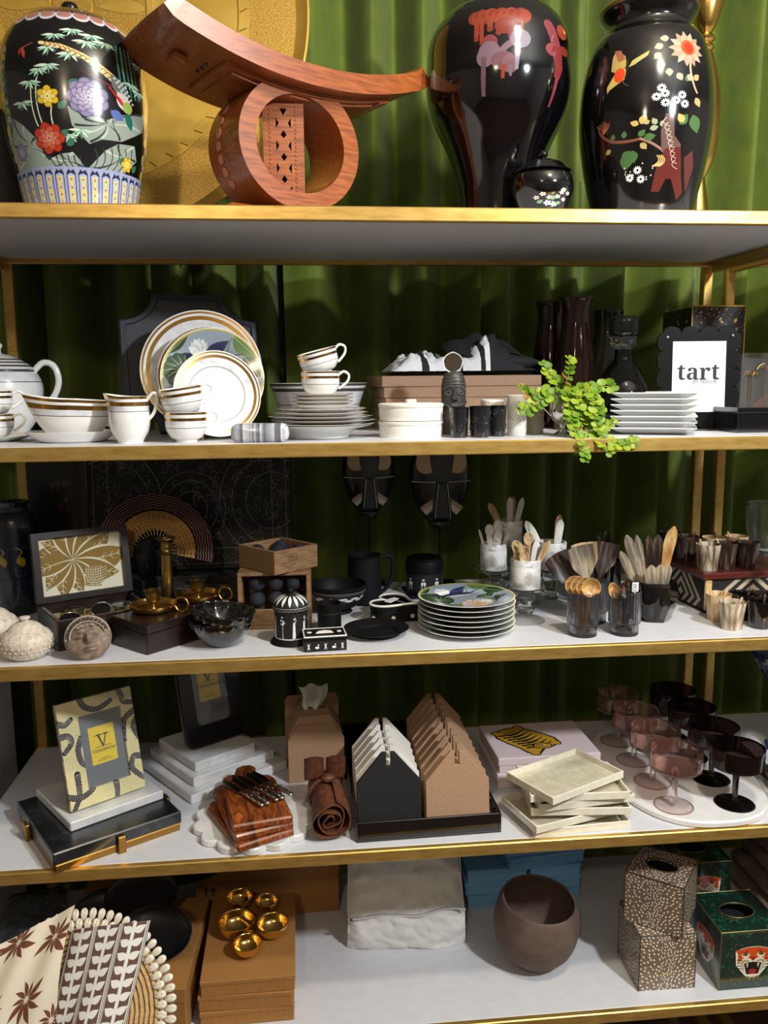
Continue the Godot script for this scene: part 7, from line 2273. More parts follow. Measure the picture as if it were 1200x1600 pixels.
	var cups := [
		[0.681, y, -0.062, mats.horn, mats.horn_tan, 20, "pale streaked horn cup at the front"], [0.684, y, -0.118, mats.horn_tan, mats.horn_tan, 30, "plain tan horn cup behind the streaked one"], [0.735, y, -0.064, mats.black_gloss, mats.horn_dark, 60, "black horn cup at the front right"], [0.731, y, -0.118, mats.black_gloss, mats.horn_dark, 40, "black horn cup before the woven box"], [0.773, y, -0.11, mats.horn_dark, mats.horn_dark, 70, "brown horn cup at the right below the woven box"],
		[0.696, ly, -0.19, mats.horn, mats.horn_tan, 150, "streaked horn cup at the front corner of the box lid"], [0.694, ly, -0.275, mats.horn_dark, mats.horn_dark, 30, "two toned horn cup at the left back of the box lid"], [0.736, ly, -0.2, mats.horn_dark, mats.horn_tan, 165, "dark horn cup second from the lid corner"], [0.78, ly, -0.2, mats.horn_dark, mats.horn_tan, 165, "dark horn cup third from the lid corner"], [0.74, ly, -0.255, mats.horn_tan, mats.horn_dark, 80, "tan horn cup in the back row on the lid"], [0.79, ly, -0.26, mats.horn_tan, mats.horn_tan, 160, "pale horn cup at the back right of the lid"], [0.646 + 0.03, ly, -0.318, mats.black_gloss, mats.horn_dark, 20, "black horn cup at the rear left of the lid"]]
	for c in cups:
		horn_cup(c[6], Vector3(c[0], c[1], c[2]), c[3], c[4], c[5])
	var gb := thing("glass_goblet", "large clear glass goblet at the right edge behind the horn cups", "goblet", Vector3(0.915, y, -0.36))
	part(gb, "bowl", lathe(smooth([Vector2(0.006, 0.06), Vector2(0.03, 0.075), Vector2(0.042, 0.11), Vector2(0.048, 0.17), Vector2(0.0465, 0.17), Vector2(0.04, 0.11), Vector2(0.028, 0.078), Vector2(0, 0.068)], 4), 48), mats.crystal)
	part(gb, "stem", lathe(smooth([Vector2(0, 0), Vector2(0.036, 0), Vector2(0.034, 0.003), Vector2(0.008, 0.008), Vector2(0.006, 0.06), Vector2(0, 0.06)], 3), 36), mats.crystal)


# ------------------------------------------------------------------ fourth shelf: slabs, frames, boards, trays, coupes
func snake(im: Image, pts: Array, w: float) -> void:
	var c := []
	for i in pts.size() - 1:
		var p0: Vector2 = pts[maxi(i - 1, 0)]
		var p3: Vector2 = pts[mini(i + 2, pts.size() - 1)]
		for k in 8:
			c.append((pts[i] as Vector2).cubic_interpolate(pts[i + 1], p0, p3, k / 8.0))
	c.append(pts[pts.size() - 1])
	line(im, c, w * 1.1, w * 0.85, rgb(40, 38, 46))
	for k in c.size() - 1:
		var d: Vector2 = (c[k + 1] - c[k]).normalized()
		for s in 3:
			oval(im, c[k] + Vector2(-d.y, d.x * 0.76) * w * 0.3 * (s - 1.0 + 0.5 * (k % 2 - 0.5)), w * 0.1, w * 0.06, rgb(196, 192, 180), d.angle())


func photo_frame(t: Node3D, w: float, h: float, ow: float, oh: float, shift: Vector2, face: Material, edge: Material, rounded: float, lean: float) -> void:
	var xf := Transform3D(Basis(Vector3.RIGHT, deg_to_rad(-lean)), Vector3.ZERO)
	var outer := rounded_rect(w, h, 0.002 if rounded < 0.01 else rounded, 6)
	var hole := rounded_rect(ow, oh, 0.001 if rounded < 0.01 else rounded * 0.9, 6)
	for i in hole.size():
		hole[i] += shift
	var add := func(called: String, m: Mesh, mt: Material, at: Vector3) -> MeshInstance3D:
		var o := part(t, called, m, mt)
		o.transform = xf * Transform3D(Basis(), at)
		return o
	add.call("surround", ring_prism(outer, hole, 0.008), face, Vector3(0, h / 2, 0.006))
	add.call("back_board", prism(outer, 0.006), edge, Vector3(0, h / 2, 0))
	add.call("mount", prism(hole, 0.001), mat(rgb(104, 110, 116), 0.5), Vector3(0, h / 2, 0.0062))
	add.call("glass_pane", prism(hole, 0.001), mats.clear, Vector3(0, h / 2, 0.0105))
	var cw := ow * 0.6
	var ch := oh * 0.52
	var card: MeshInstance3D = add.call("insert_card", rbox(cw, ch, 0.0008, 0.0002), mat(rgb(244, 212, 20), 0.5), Vector3(shift.x, h / 2 + shift.y - ch * 0.42, 0.0074))
	var ink := mat(rgb(30, 26, 20), 0.6)
	part(card, "letter", words("V", ch * 0.48, "Droid Serif"), ink, Vector3(0, ch * 0.6, 0.0007))
	for yy in [0.745, 0.44]:
		part(card, "rule", rbox(cw * 0.62, ch * 0.014, 0.0003, 0.0001), ink, Vector3(0, ch * yy, 0.0006))
	part(card, "lettering", words("Commeria", ch * 0.13, "Droid Serif"), ink, Vector3(0, ch * 0.36, 0.0007))
	for k in 2:
		part(card, "small_print", rbox(cw * [0.3, 0.6][k], ch * 0.012, 0.0003, 0.0001), ink, Vector3(0, ch * (0.13 - 0.05 * k), 0.0006))
	add.call("strut", prism(PackedVector2Array([Vector2(-0.02, 0), Vector2(0.02, 0), Vector2(0.012, h * 0.62), Vector2(-0.012, h * 0.62)]), 0.003), mats.card_stand, Vector3(0, 0, -0.004))
	var st := part(t, "easel_leg", prism(PackedVector2Array([Vector2(-0.018, 0), Vector2(0.018, 0), Vector2(0.01, h * 0.6), Vector2(-0.01, h * 0.6)]), 0.003), mats.card_stand, Vector3(0, 0.001, -0.075), Vector3(13, 0, 0))
	st.name = "easel_leg"


func house(w: float, h: float, d: float, notch: bool) -> ArrayMesh:
	var p := PackedVector2Array([Vector2(-w / 2, 0), Vector2(w / 2, 0), Vector2(w / 2, h * 0.62), Vector2(w * 0.1, h), Vector2(0.004, h)])
	if notch:
		p.append_array(PackedVector2Array([Vector2(0.004, h * 0.82), Vector2(-0.004, h * 0.82)]))
	p.append_array(PackedVector2Array([Vector2(-0.004, h), Vector2(-w * 0.1, h), Vector2(-w / 2, h * 0.62)]))
	return prism(p, d, 0.0008)


func coupe(label: String, x: float, z: float, dark: bool, turn: float) -> void:
	var t := thing("coupe_glass", label, "glass", Vector3(x, TOP_D + 0.0134, z), turn, "dark smoky coupes" if dark else "pink coupes")
	var m := solid_glass(Color(0.34, 0.27, 0.25)) if dark else solid_glass(Color(0.97, 0.835, 0.8))
	if mats.has("coupe_dark" if dark else "coupe_pink"):
		m = mats["coupe_dark" if dark else "coupe_pink"]
	mats["coupe_dark" if dark else "coupe_pink"] = m
	part(t, "bowl", lathe(smooth([Vector2(0.0, 0.071), Vector2(0.02, 0.0715), Vector2(0.043, 0.074), Vector2(0.0465, 0.08), Vector2(0.0478, 0.108), Vector2(0.0466, 0.1085), Vector2(0.0451, 0.081), Vector2(0.04, 0.0765), Vector2(0, 0.0745)], 3), 56), m)
	m = m if dark else mats.pale_glass
	part(t, "stem", lathe(smooth([Vector2(0.0068, 0.006), Vector2(0.0055, 0.012), Vector2(0.006, 0.055), Vector2(0.0075, 0.0708)], 3), 20), m)
	part(t, "foot", lathe(smooth([Vector2(0, 0), Vector2(0.033, 0), Vector2(0.034, 0.001), Vector2(0.02, 0.0035), Vector2(0.0068, 0.006), Vector2(0, 0.006)], 3), 44), m if dark else mats.foot_glass)
	part(t, "foot_edge", tube(ring_pts(0.0338, 0.001, 1.0, 40), 0.0007, 5, true), m if dark else mats.coupe_pink)


func tiger_rug() -> Image:
	var im := canvas(640, 480, rgb(226, 208, 208))
	var k := rgb(24, 20, 16)
	var o := rgb(196, 150, 44)
	var body := [Vector2(0.16, 0.2), Vector2(0.25, 0.14), Vector2(0.36, 0.12), Vector2(0.45, 0.2), Vector2(0.56, 0.34), Vector2(0.66, 0.5), Vector2(0.68, 0.64), Vector2(0.6, 0.74), Vector2(0.5, 0.78), Vector2(0.42, 0.92), Vector2(0.32, 0.9), Vector2(0.27, 0.76), Vector2(0.18, 0.6), Vector2(0.1, 0.42), Vector2(0.1, 0.28)]
	var big := inset(PackedVector2Array(body), -0.024)
	for q in [[0.1, 0.27, 0.05], [0.37, 0.12, 0.06], [0.66, 0.66, 0.05], [0.38, 0.92, 0.06]]:
		oval(im, Vector2(q[0], q[1]), q[2], q[2], k)
	fill_poly(im, big, k)
	fill_poly(im, PackedVector2Array(body), o)
	for q in [[0.1, 0.27, 0.036], [0.37, 0.12, 0.045], [0.66, 0.66, 0.036], [0.38, 0.92, 0.045]]:
		oval(im, Vector2(q[0], q[1]), q[2], q[2], o)
	for i in 7:
		var a := Vector2(0.13 + 0.035 * i, 0.36 + 0.066 * i)
		line(im, bend(a, a + Vector2(0.28, -0.16), 0.12), 0.034, 0.012, k)
		line(im, bend(a + Vector2(0.06, -0.06), a + Vector2(0.2, -0.16), 0.1), 0.02, 0.006, k)
	oval(im, Vector2(0.5, 0.72), 0.1, 0.075, k)
	oval(im, Vector2(0.5, 0.72), 0.086, 0.062, o)
	for i in 5:
		line(im, bend(Vector2(0.44 + i * 0.03, 0.66), Vector2(0.45 + i * 0.025, 0.78), 0.3), 0.01, 0.005, k)
	oval(im, Vector2(0.52, 0.7), 0.014, 0.014, rgb(230, 220, 190))
	return im


func shelf_d() -> void:
	var y := TOP_D
	# ---- black marble slab on a brass cradle, white slab, snake frame
	var cr := thing("brass_cradle", "low square brass cradle with upturned tabs under the black marble slab", "stand", Vector3(-0.455, y, -0.142), 32)
	var bm := mat(rgb(156, 118, 58), 0.35, 0.9)
	for s in [-1, 1]:
		part(cr, "rail", rbox(0.216, 0.013, 0.006, 0.001), bm, Vector3(0, 0, s * 0.107))
		part(cr, "rail", rbox(0.006, 0.013, 0.208, 0.001), bm, Vector3(s * 0.107, 0, 0))
		part(cr, "tab", rbox(0.007, 0.03, 0.022, 0.001), bm, Vector3(s * 0.1165, 0, 0.03 * s))
		part(cr, "tab", rbox(0.013, 0.03, 0.007, 0.001), bm, Vector3(0.0, 0, s * 0.1165))
	solo("marble_riser", "thick black marble slab with grey veins on the brass cradle", "slab", rbox(0.222, 0.022, 0.222, 0.002), mats.black_marble, Vector3(-0.455, y + 0.0133, -0.142), Vector3(0, 32, 0), "marble slabs")
	solo("marble_riser", "white marble slab between the black slab and the snake frame", "slab", rbox(0.172, 0.017, 0.164, 0.002), mats.marble, Vector3(-0.458, y + 0.0355, -0.172), Vector3(0, 36, 0), "marble slabs")
	var si := canvas(560, 740, rgb(222, 212, 160))
	for k in 500:
		oval(si, Vector2(rng.randf(), rng.randf()), rng.randf_range(0.005, 0.02), rng.randf_range(0.004, 0.012), [rgb(228, 220, 172), rgb(210, 198, 144), rgb(216, 208, 150)][k % 3], rng.randf() * 3.0)
	for p in [
		[Vector2(0.3, -0.02), Vector2(0.36, 0.08), Vector2(0.52, 0.13), Vector2(0.72, 0.08)], [Vector2(0.82, -0.02), Vector2(0.86, 0.06), Vector2(0.88, 0.13), Vector2(1.02, 0.16)], [Vector2(-0.02, 0.17), Vector2(0.08, 0.2), Vector2(0.17, 0.16)],
		[Vector2(-0.02, 0.3), Vector2(0.1, 0.31), Vector2(0.13, 0.38), Vector2(0.02, 0.46)], [Vector2(0.26, 0.36), Vector2(0.2, 0.46), Vector2(0.22, 0.58), Vector2(0.3, 0.64)], [Vector2(1.0, 0.24), Vector2(0.86, 0.3), Vector2(0.82, 0.44), Vector2(0.82, 0.5)],
		[Vector2(1.02, 0.32), Vector2(0.96, 0.4), Vector2(1.02, 0.52)], [Vector2(0.14, 0.68), Vector2(0.14, 0.8), Vector2(0.12, 0.9), Vector2(0.02, 1.02)], [Vector2(-0.02, 0.86), Vector2(0.14, 0.9), Vector2(0.3, 0.86), Vector2(0.34, 0.8)],
		[Vector2(0.62, 0.86), Vector2(0.62, 0.94), Vector2(0.6, 1.02)], [Vector2(1.02, 0.7), Vector2(0.9, 0.68), Vector2(0.86, 0.78), Vector2(0.96, 0.88), Vector2(1.02, 0.92)]]:
		snake(si, p, 0.072)
	var sf := thing("photo_frame", "cream picture frame patterned with black snakes around a yellow card", "picture frame", Vector3(-0.437, y + 0.0543, -0.135), 37)
	photo_frame(sf, 0.138, 0.186, 0.079, 0.128, Vector2(0.006, -0.001), printed(si, 0.25, 0.6), mats.card_stand, 0.0, 13.0)
	# ---- three white slabs and the black ribbed frame
	var sl := [[0.22, 0.23, -0.275, -0.352, "lowest"], [0.186, 0.185, -0.274, -0.355, "middle"], [0.138, 0.155, -0.284, -0.355, "topmost"]]
	for k in 3:
		solo("marble_riser", "%s of three stepped white marble slabs under the black frame" % sl[k][4], "slab", rbox(sl[k][0], 0.0185, sl[k][1], 0.002), mats.marble, Vector3(sl[k][2], y + 0.0003 + k * 0.0188, sl[k][3]), Vector3(0, 36, 0), "marble slabs")
	var bf := thing("photo_frame", "black ribbed picture frame with rounded opening and yellow card on white slabs", "picture frame", Vector3(-0.266, y + 0.0568, -0.352), 36)
	photo_frame(bf, 0.137, 0.235, 0.079, 0.165, Vector2(0.0, 0.006), glaze(rgb(20, 21, 24), 0.35, 0.4), mats.card_stand, 0.016, 12.0)
	var xf := Transform3D(Basis(Vector3.RIGHT, deg_to_rad(-12)), Vector3.ZERO)
	for k in 16:
		var rb := part(bf, "rib", rbox(0.125, 0.0012, 0.002, 0.0005), mats.black_matte)
		rb.transform = xf * Transform3D(Basis(), Vector3(0, 0.004 + k * 0.0023, 0.0138))
	# ---- scalloped marble board, wooden boards, knives
	var sb := PackedVector2Array()
	for k in 14:
		var a0 := TAU * k / 14.0
		for i in 7:
			var q := a0 + TAU / 14.0 * i / 7.0
			sb.append(Vector2(cos(q), sin(q)) * (0.1 + 0.012 * sin(PI * i / 7.0)))
	solo("scalloped_board", "round white marble board with scalloped edge under the wooden boards", "board", prism(sb, 0.013, 0.002), mats.marble, Vector3(-0.172, y, -0.118), Vector3(-90, 0, 0))
	var pad := PackedVector2Array([Vector2(-0.05, -0.09), Vector2(0.05, -0.09), Vector2(0.052, -0.085), Vector2(0.048, 0.06), Vector2(0.04, 0.078), Vector2(0.02, 0.084), Vector2(0.017, 0.1), Vector2(0.02, 0.118), Vector2(0.012, 0.13), Vector2(-0.004, 0.132), Vector2(-0.017, 0.124), Vector2(-0.021, 0.11), Vector2(-0.017, 0.094), Vector2(-0.022, 0.084), Vector2(-0.042, 0.077), Vector2(-0.05, 0.06), Vector2(-0.052, -0.085)])
	for k in 3:
		solo("paddle_board", "%s of three olive wood paddle boards" % ["lowest", "middle", "topmost, knife bearing one"][k], "board", prism(pad, 0.0135, 0.003), mats.olive_wood, Vector3([-0.187, -0.181, -0.172][k], y + 0.0133 + k * 0.0138, [-0.098, -0.105, -0.11][k]), Vector3(-90, [26, 20, 12][k], 0), "wooden paddle boards")
	for k in 5:
		var t := thing("butter_knife", "%s ornate silver knife on the wooden boards, counting from the left" % ["first", "second", "third", "fourth", "fifth"][k], "knife", Vector3(-0.196 + 0.0125 * k, y + 0.0562, -0.118 - 0.008 * k), 36.0 - 3.0 * (k % 2), "silver knives")
		part(t, "blade", prism(PackedVector2Array([Vector2(-0.006, 0.0), Vector2(0.004, 0.0), Vector2(0.0065, 0.03), Vector2(0.004, 0.056), Vector2(-0.001, 0.062), Vector2(-0.007, 0.052)]), 0.0015, 0.0004), mats.silver, Vector3(0, 0.0022, 0.0), Vector3(-90, 0, 0))
		part(t, "handle", tube([Vector3(0, 0.004, -0.002), Vector3(0, 0.0045, 0.02), Vector3(0, 0.005, 0.045), Vector3(0, 0.0052, 0.062)], [0.0024, 0.0034, 0.0042, 0.0034], 8), mats.silver)
		for q in 5:
			part(t, "scrollwork", tube(ring_pts(0.0028, 0.0, 1.0, 8), 0.0009, 5, true), mats.silver, Vector3(0.0022 * (1 if q % 2 else -1), 0.0075, 0.02 + q * 0.009))
		part(t, "finial", ball(0.0058, 10, 6), mats.silver, Vector3(0, 0.0056, 0.066), Vector3.ZERO, Vector3(1, 0.6, 0.8))
	# ---- tissue cover and rolled pouch
	var tan: Material = mats.felt
	var tc := thing("tissue_cover", "tan house shaped tissue cover with white tissue pulled out", "tissue box", Vector3(-0.062, y, -0.312), 4)
	var gable := PackedVector2Array([Vector2(-0.053, 0), Vector2(0.053, 0), Vector2(0.053, 0.1), Vector2(0.03, 0.135), Vector2(-0.03, 0.135), Vector2(-0.053, 0.1)])
	part(tc, "body", prism(gable, 0.09, 0.003), tan, Vector3(0, 0, -0.045))
	part(tc, "back_panel", prism(PackedVector2Array([Vector2(-0.056, 0), Vector2(0.056, 0), Vector2(0.056, 0.135), Vector2(0.05, 0.146), Vector2(-0.05, 0.146), Vector2(-0.056, 0.135)]), 0.004, 0.001), tan, Vector3(0, 0, -0.05))
	part(tc, "front_panel", prism(PackedVector2Array([Vector2(-0.056, 0), Vector2(0.056, 0), Vector2(0.056, 0.09), Vector2(0.036, 0.118), Vector2(-0.036, 0.118), Vector2(-0.056, 0.09)]), 0.004, 0.001), tan, Vector3(0, 0, 0.046))
	part(tc, "slot", rbox(0.05, 0.002, 0.006, 0.0008), mat(rgb(60, 44, 30), 0.8), Vector3(0, 0.1345, 0))
	var ts := func(u: float, v: float) -> Vector3:
		var w := 0.018 + 0.012 * (1.0 - v)
		return Vector3((u - 0.5) * 2.0 * w + 0.004 * sin(v * 5.0), 0.136 + 0.05 * (1.0 - v) - 0.01 * absf(u - 0.4), 0.008 * sin(u * 11.0) + 0.004 * sin(v * 6.0 + u * 4.0))
	part(tc, "tissue", sheet(22, 10, ts, 0.0006), mat(rgb(222, 222, 214), 0.85))
	var po := thing("rolled_apron", "brown leather apron rolled up and tied with its end facing front", "apron", Vector3(-0.042, y, -0.1), 3)
	var hide := noisy(mat(Color.WHITE, 0.55), noise_tex(70, 0.03, [[0.0, rgb(70, 38, 22)], [0.5, rgb(98, 56, 34)], [1.0, rgb(122, 74, 48)]], 4), Vector3(10, 10, 10))
	var coil := func(u: float, v: float) -> Vector3:
		var a := u * TAU * 3.2
		var r := 0.007 + 0.028 * u + 0.0022 * sin(a * 2.6 + v * 4.0)
		var pinch := 1.0 - 0.22 * exp(-pow((v - 0.3) / 0.12, 2.0))
		return Vector3(cos(a) * r * pinch, 0.037 + sin(a) * r * pinch * 1.02, lerpf(-0.075, 0.062, v) + 0.006 * sin(a * 0.9))
	part(po, "roll", sheet(150, 18, coil, 0.0022), hide)
	part(po, "tie", tube(ring_pts(0.031, 0.0, 1.0, 24), 0.004, 7, true), hide, Vector3(0, 0.037, -0.034), Vector3(90, 0, 0))
	part(po, "knot", ball(0.011, 14, 8), hide, Vector3(0.004, 0.07, -0.034), Vector3.ZERO, Vector3(1.3, 0.8, 1))
	for s in [-1, 1]:
		var ear := func(u: float, v: float) -> Vector3:
			var a := (u - 0.5) * 2.6
			return Vector3(s * 0.02 + sin(a) * 0.019, 0.062 + 0.046 * (1.0 - v) + 0.004 * cos(a * 2.0), -0.05 + cos(a) * 0.015 - 0.008 * v)
		part(po, "strap_end", sheet(14, 8, ear, 0.002), hide)
	# ---- black tray of house shaped sleeves
	var tr := thing("acrylic_tray", "long glossy black acrylic tray filled with house shaped sleeves", "tray", Vector3(0.128, y, -0.245), 1.5)
	var ba := glaze(rgb(10, 10, 11), 0.1, 0.8)
	part(tr, "floor", rbox(0.256, 0.005, 0.43, 0.001), ba)
	for s in [-1, 1]:
		part(tr, "long_wall", rbox(0.005, 0.032, 0.43, 0.0008), ba, Vector3(s * 0.1255, 0.005, 0))
		part(tr, "short_wall", rbox(0.2459, 0.032, 0.005, 0.0008), ba, Vector3(0, 0.005, s * 0.2125))
	var card := house(0.114, 0.138, 0.0085, true)
	var nth := ["first", "second", "third", "fourth", "fifth", "sixth", "seventh", "eighth", "ninth", "tenth", "eleventh", "twelfth"]
	solo("house_sleeve", "black house shaped sleeve at the front of the tray", "sleeve", card, mat(rgb(20, 20, 21), 0.7), Vector3(0.066, y + 0.0052, -0.062), Vector3(-7, 1.5, 0), "house shaped sleeves")
	for k in 5:
		solo("house_sleeve", "%s white house shaped sleeve behind the black one" % nth[k], "sleeve", card, mats.white_clay, Vector3(0.067, y + 0.0052, -0.092 - k * 0.03), Vector3(-7, 1.5, 0), "house shaped sleeves")
	for k in 10:
		solo("house_sleeve", "%s tan house shaped sleeve from the front of the tray" % nth[k], "sleeve", card, tan, Vector3(0.187 + 0.001 * (k % 2), y + 0.0052, -0.055 - k * 0.0305), Vector3(-7, 1.5, 0), "house shaped sleeves")
	var ab := thing("label_stand", "tiny clear label stand with white label in the tray corner", "label", Vector3(0.236, y + 0.0052, -0.045), -8)
	part(ab, "block", rbox(0.018, 0.03, 0.008, 0.001), mats.clear)
	part(ab, "label_card", rbox(0.014, 0.02, 0.0008, 0.0002), mat(rgb(226, 216, 216), 0.6), Vector3(0, 0.008, 0.0046))
	# ---- pink boxes
	for k in 2:
		var t := thing("pink_box", ["lower of two pale pink lidded boxes", "upper pale pink lidded box with a tiger drawn on its lid"][k], "box", Vector3(0.392 + 0.002 * k, y + 0.0313 * k, -0.272), 1.5, "pale pink boxes")
		part(t, "base", rbox(0.202, 0.015, 0.156, 0.001), mats.pink)
		part(t, "lid", rbox(0.207, 0.0155, 0.16, 0.0012), mats.pink, Vector3(0, 0.0155, 0))
		if k == 1:
			part(t, "lid_print", rbox(0.2, 0.0004, 0.152, 0.0001), printed(tiger_rug(), 0.5), Vector3(0.0, 0.0311, 0.0))
		part(t, "pull_tab", rbox(0.014, 0.006, 0.002, 0.0006), mat(rgb(206, 180, 178), 0.5), Vector3(-0.02, 0.011, 0.0808))
	# ---- capiz shell trays
	var shy := noisy(glaze(Color.WHITE, 0.25, 0.6), noise_tex(72, 0.02, [[0.0, rgb(228, 220, 194)], [0.5, rgb(234, 228, 208)], [1.0, rgb(240, 236, 222)]], 4, 20.0), Vector3(8, 8, 8))
	var shf := noisy(glaze(Color.WHITE, 0.25, 0.6), noise_tex(73, 0.02, [[0.0, rgb(196, 188, 162)], [0.6, rgb(208, 201, 176)], [1.0, rgb(224, 217, 194)]], 4, 20.0), Vector3(8, 8, 8))
	var ty := [[4, 0.4, -0.075], [17, 0.382, -0.079], [-5, 0.408, -0.083], [6, 0.41, -0.085], [-2, 0.402, -0.082], [28, 0.39, -0.08]]
	for k in 6:
		var t := thing("shell_tray", "%s cream capiz shell tray of the crooked pile" % ["lowest", "second", "third", "fourth", "fifth", "topmost"][k], "tray", Vector3(ty[k][1], y + 0.0002 + k * 0.0142, ty[k][2]), ty[k][0], "capiz shell trays")
		part(t, "floor", rbox(0.174, 0.0025, 0.112, 0.0006), shf)
		for s in [-1, 1]:
			part(t, "long_wall", rbox(0.178, 0.0138, 0.003, 0.0006), shy, Vector3(0, 0, s * 0.0575))
			part(t, "short_wall", rbox(0.003, 0.0138, 0.112, 0.0006), shy, Vector3(s * 0.0875, 0, 0))
	# ---- oval tray with coupes
	var ov := PackedVector2Array()
	var ovi := PackedVector2Array()
	for i in 72:
		var a := TAU * i / 72.0
		var q := Vector2(signf(cos(a)) * pow(absf(cos(a)), 0.8), signf(sin(a)) * pow(absf(sin(a)), 0.8))
		ov.append(Vector2(q.x * 0.145, q.y * 0.212))
		ovi.append(Vector2(q.x * 0.141, q.y * 0.208))
	solo("oval_board", "long white oval board standing under the coupe glasses", "board", prism(ov, 0.013, 0.003), mats.white_board, Vector3(0.658, y, -0.214), Vector3(-90, 0, 0))
	for k in 4:
		coupe("%s pink glass coupe counting from the front" % nth[k], 0.592, -0.066 - 0.0935 * k, false, 0)
		coupe("%s dark smoky coupe counting from the front" % nth[k], 0.707 + 0.003 * k, -0.062 - 0.0965 * k, true, 0)
	# ---- pieces at the right edge
	var dd := thing("dark_dish", "dark brown oval dish at the right edge behind the coupes", "dish", Vector3(0.868, y + 0.0005, -0.125), -20)
	part(dd, "shell", lathe(smooth([Vector2(0, 0), Vector2(0.03, 0), Vector2(0.05, 0.012), Vector2(0.058, 0.028), Vector2(0.055, 0.0285), Vector2(0.046, 0.015), Vector2(0, 0.006)], 3), 40), glaze(rgb(36, 30, 24), 0.3, 0.5))
	var lobes := func(a: float, p: Vector2) -> float:
		return 1.0 + 0.06 * cos(a * 16.0) * smoothstep(0.14, 0.21, p.y)
	var bvi := canvas(256, 256, rgb(40, 48, 96))
	for k in 30:
		blossom(bvi, Vector2(rng.randf(), rng.randf()), 0.05, 5, 1, rgb(176, 180, 190), Color.WHITE)
	var bv := thing("blue_vase", "blue and white porcelain vase with lobed rim cut by the right edge", "vase", Vector3(0.945, y, -0.3))
	part(bv, "body", lathe(smooth([Vector2(0, 0), Vector2(0.035, 0), Vector2(0.03, 0.02), Vector2(0.02, 0.07), Vector2(0.032, 0.13), Vector2(0.056, 0.175), Vector2(0.072, 0.212), Vector2(0.069, 0.2125), Vector2(0.05, 0.17), Vector2(0.0, 0.13)], 4), 96, lobes), printed(bvi, 0.25, 0.7))
	part(bv, "foot", lathe([Vector2(0.03, 0), Vector2(0.04, 0), Vector2(0.038, 0.008), Vector2(0.03, 0.012)], 40), glaze(rgb(40, 48, 96), 0.25, 0.7))


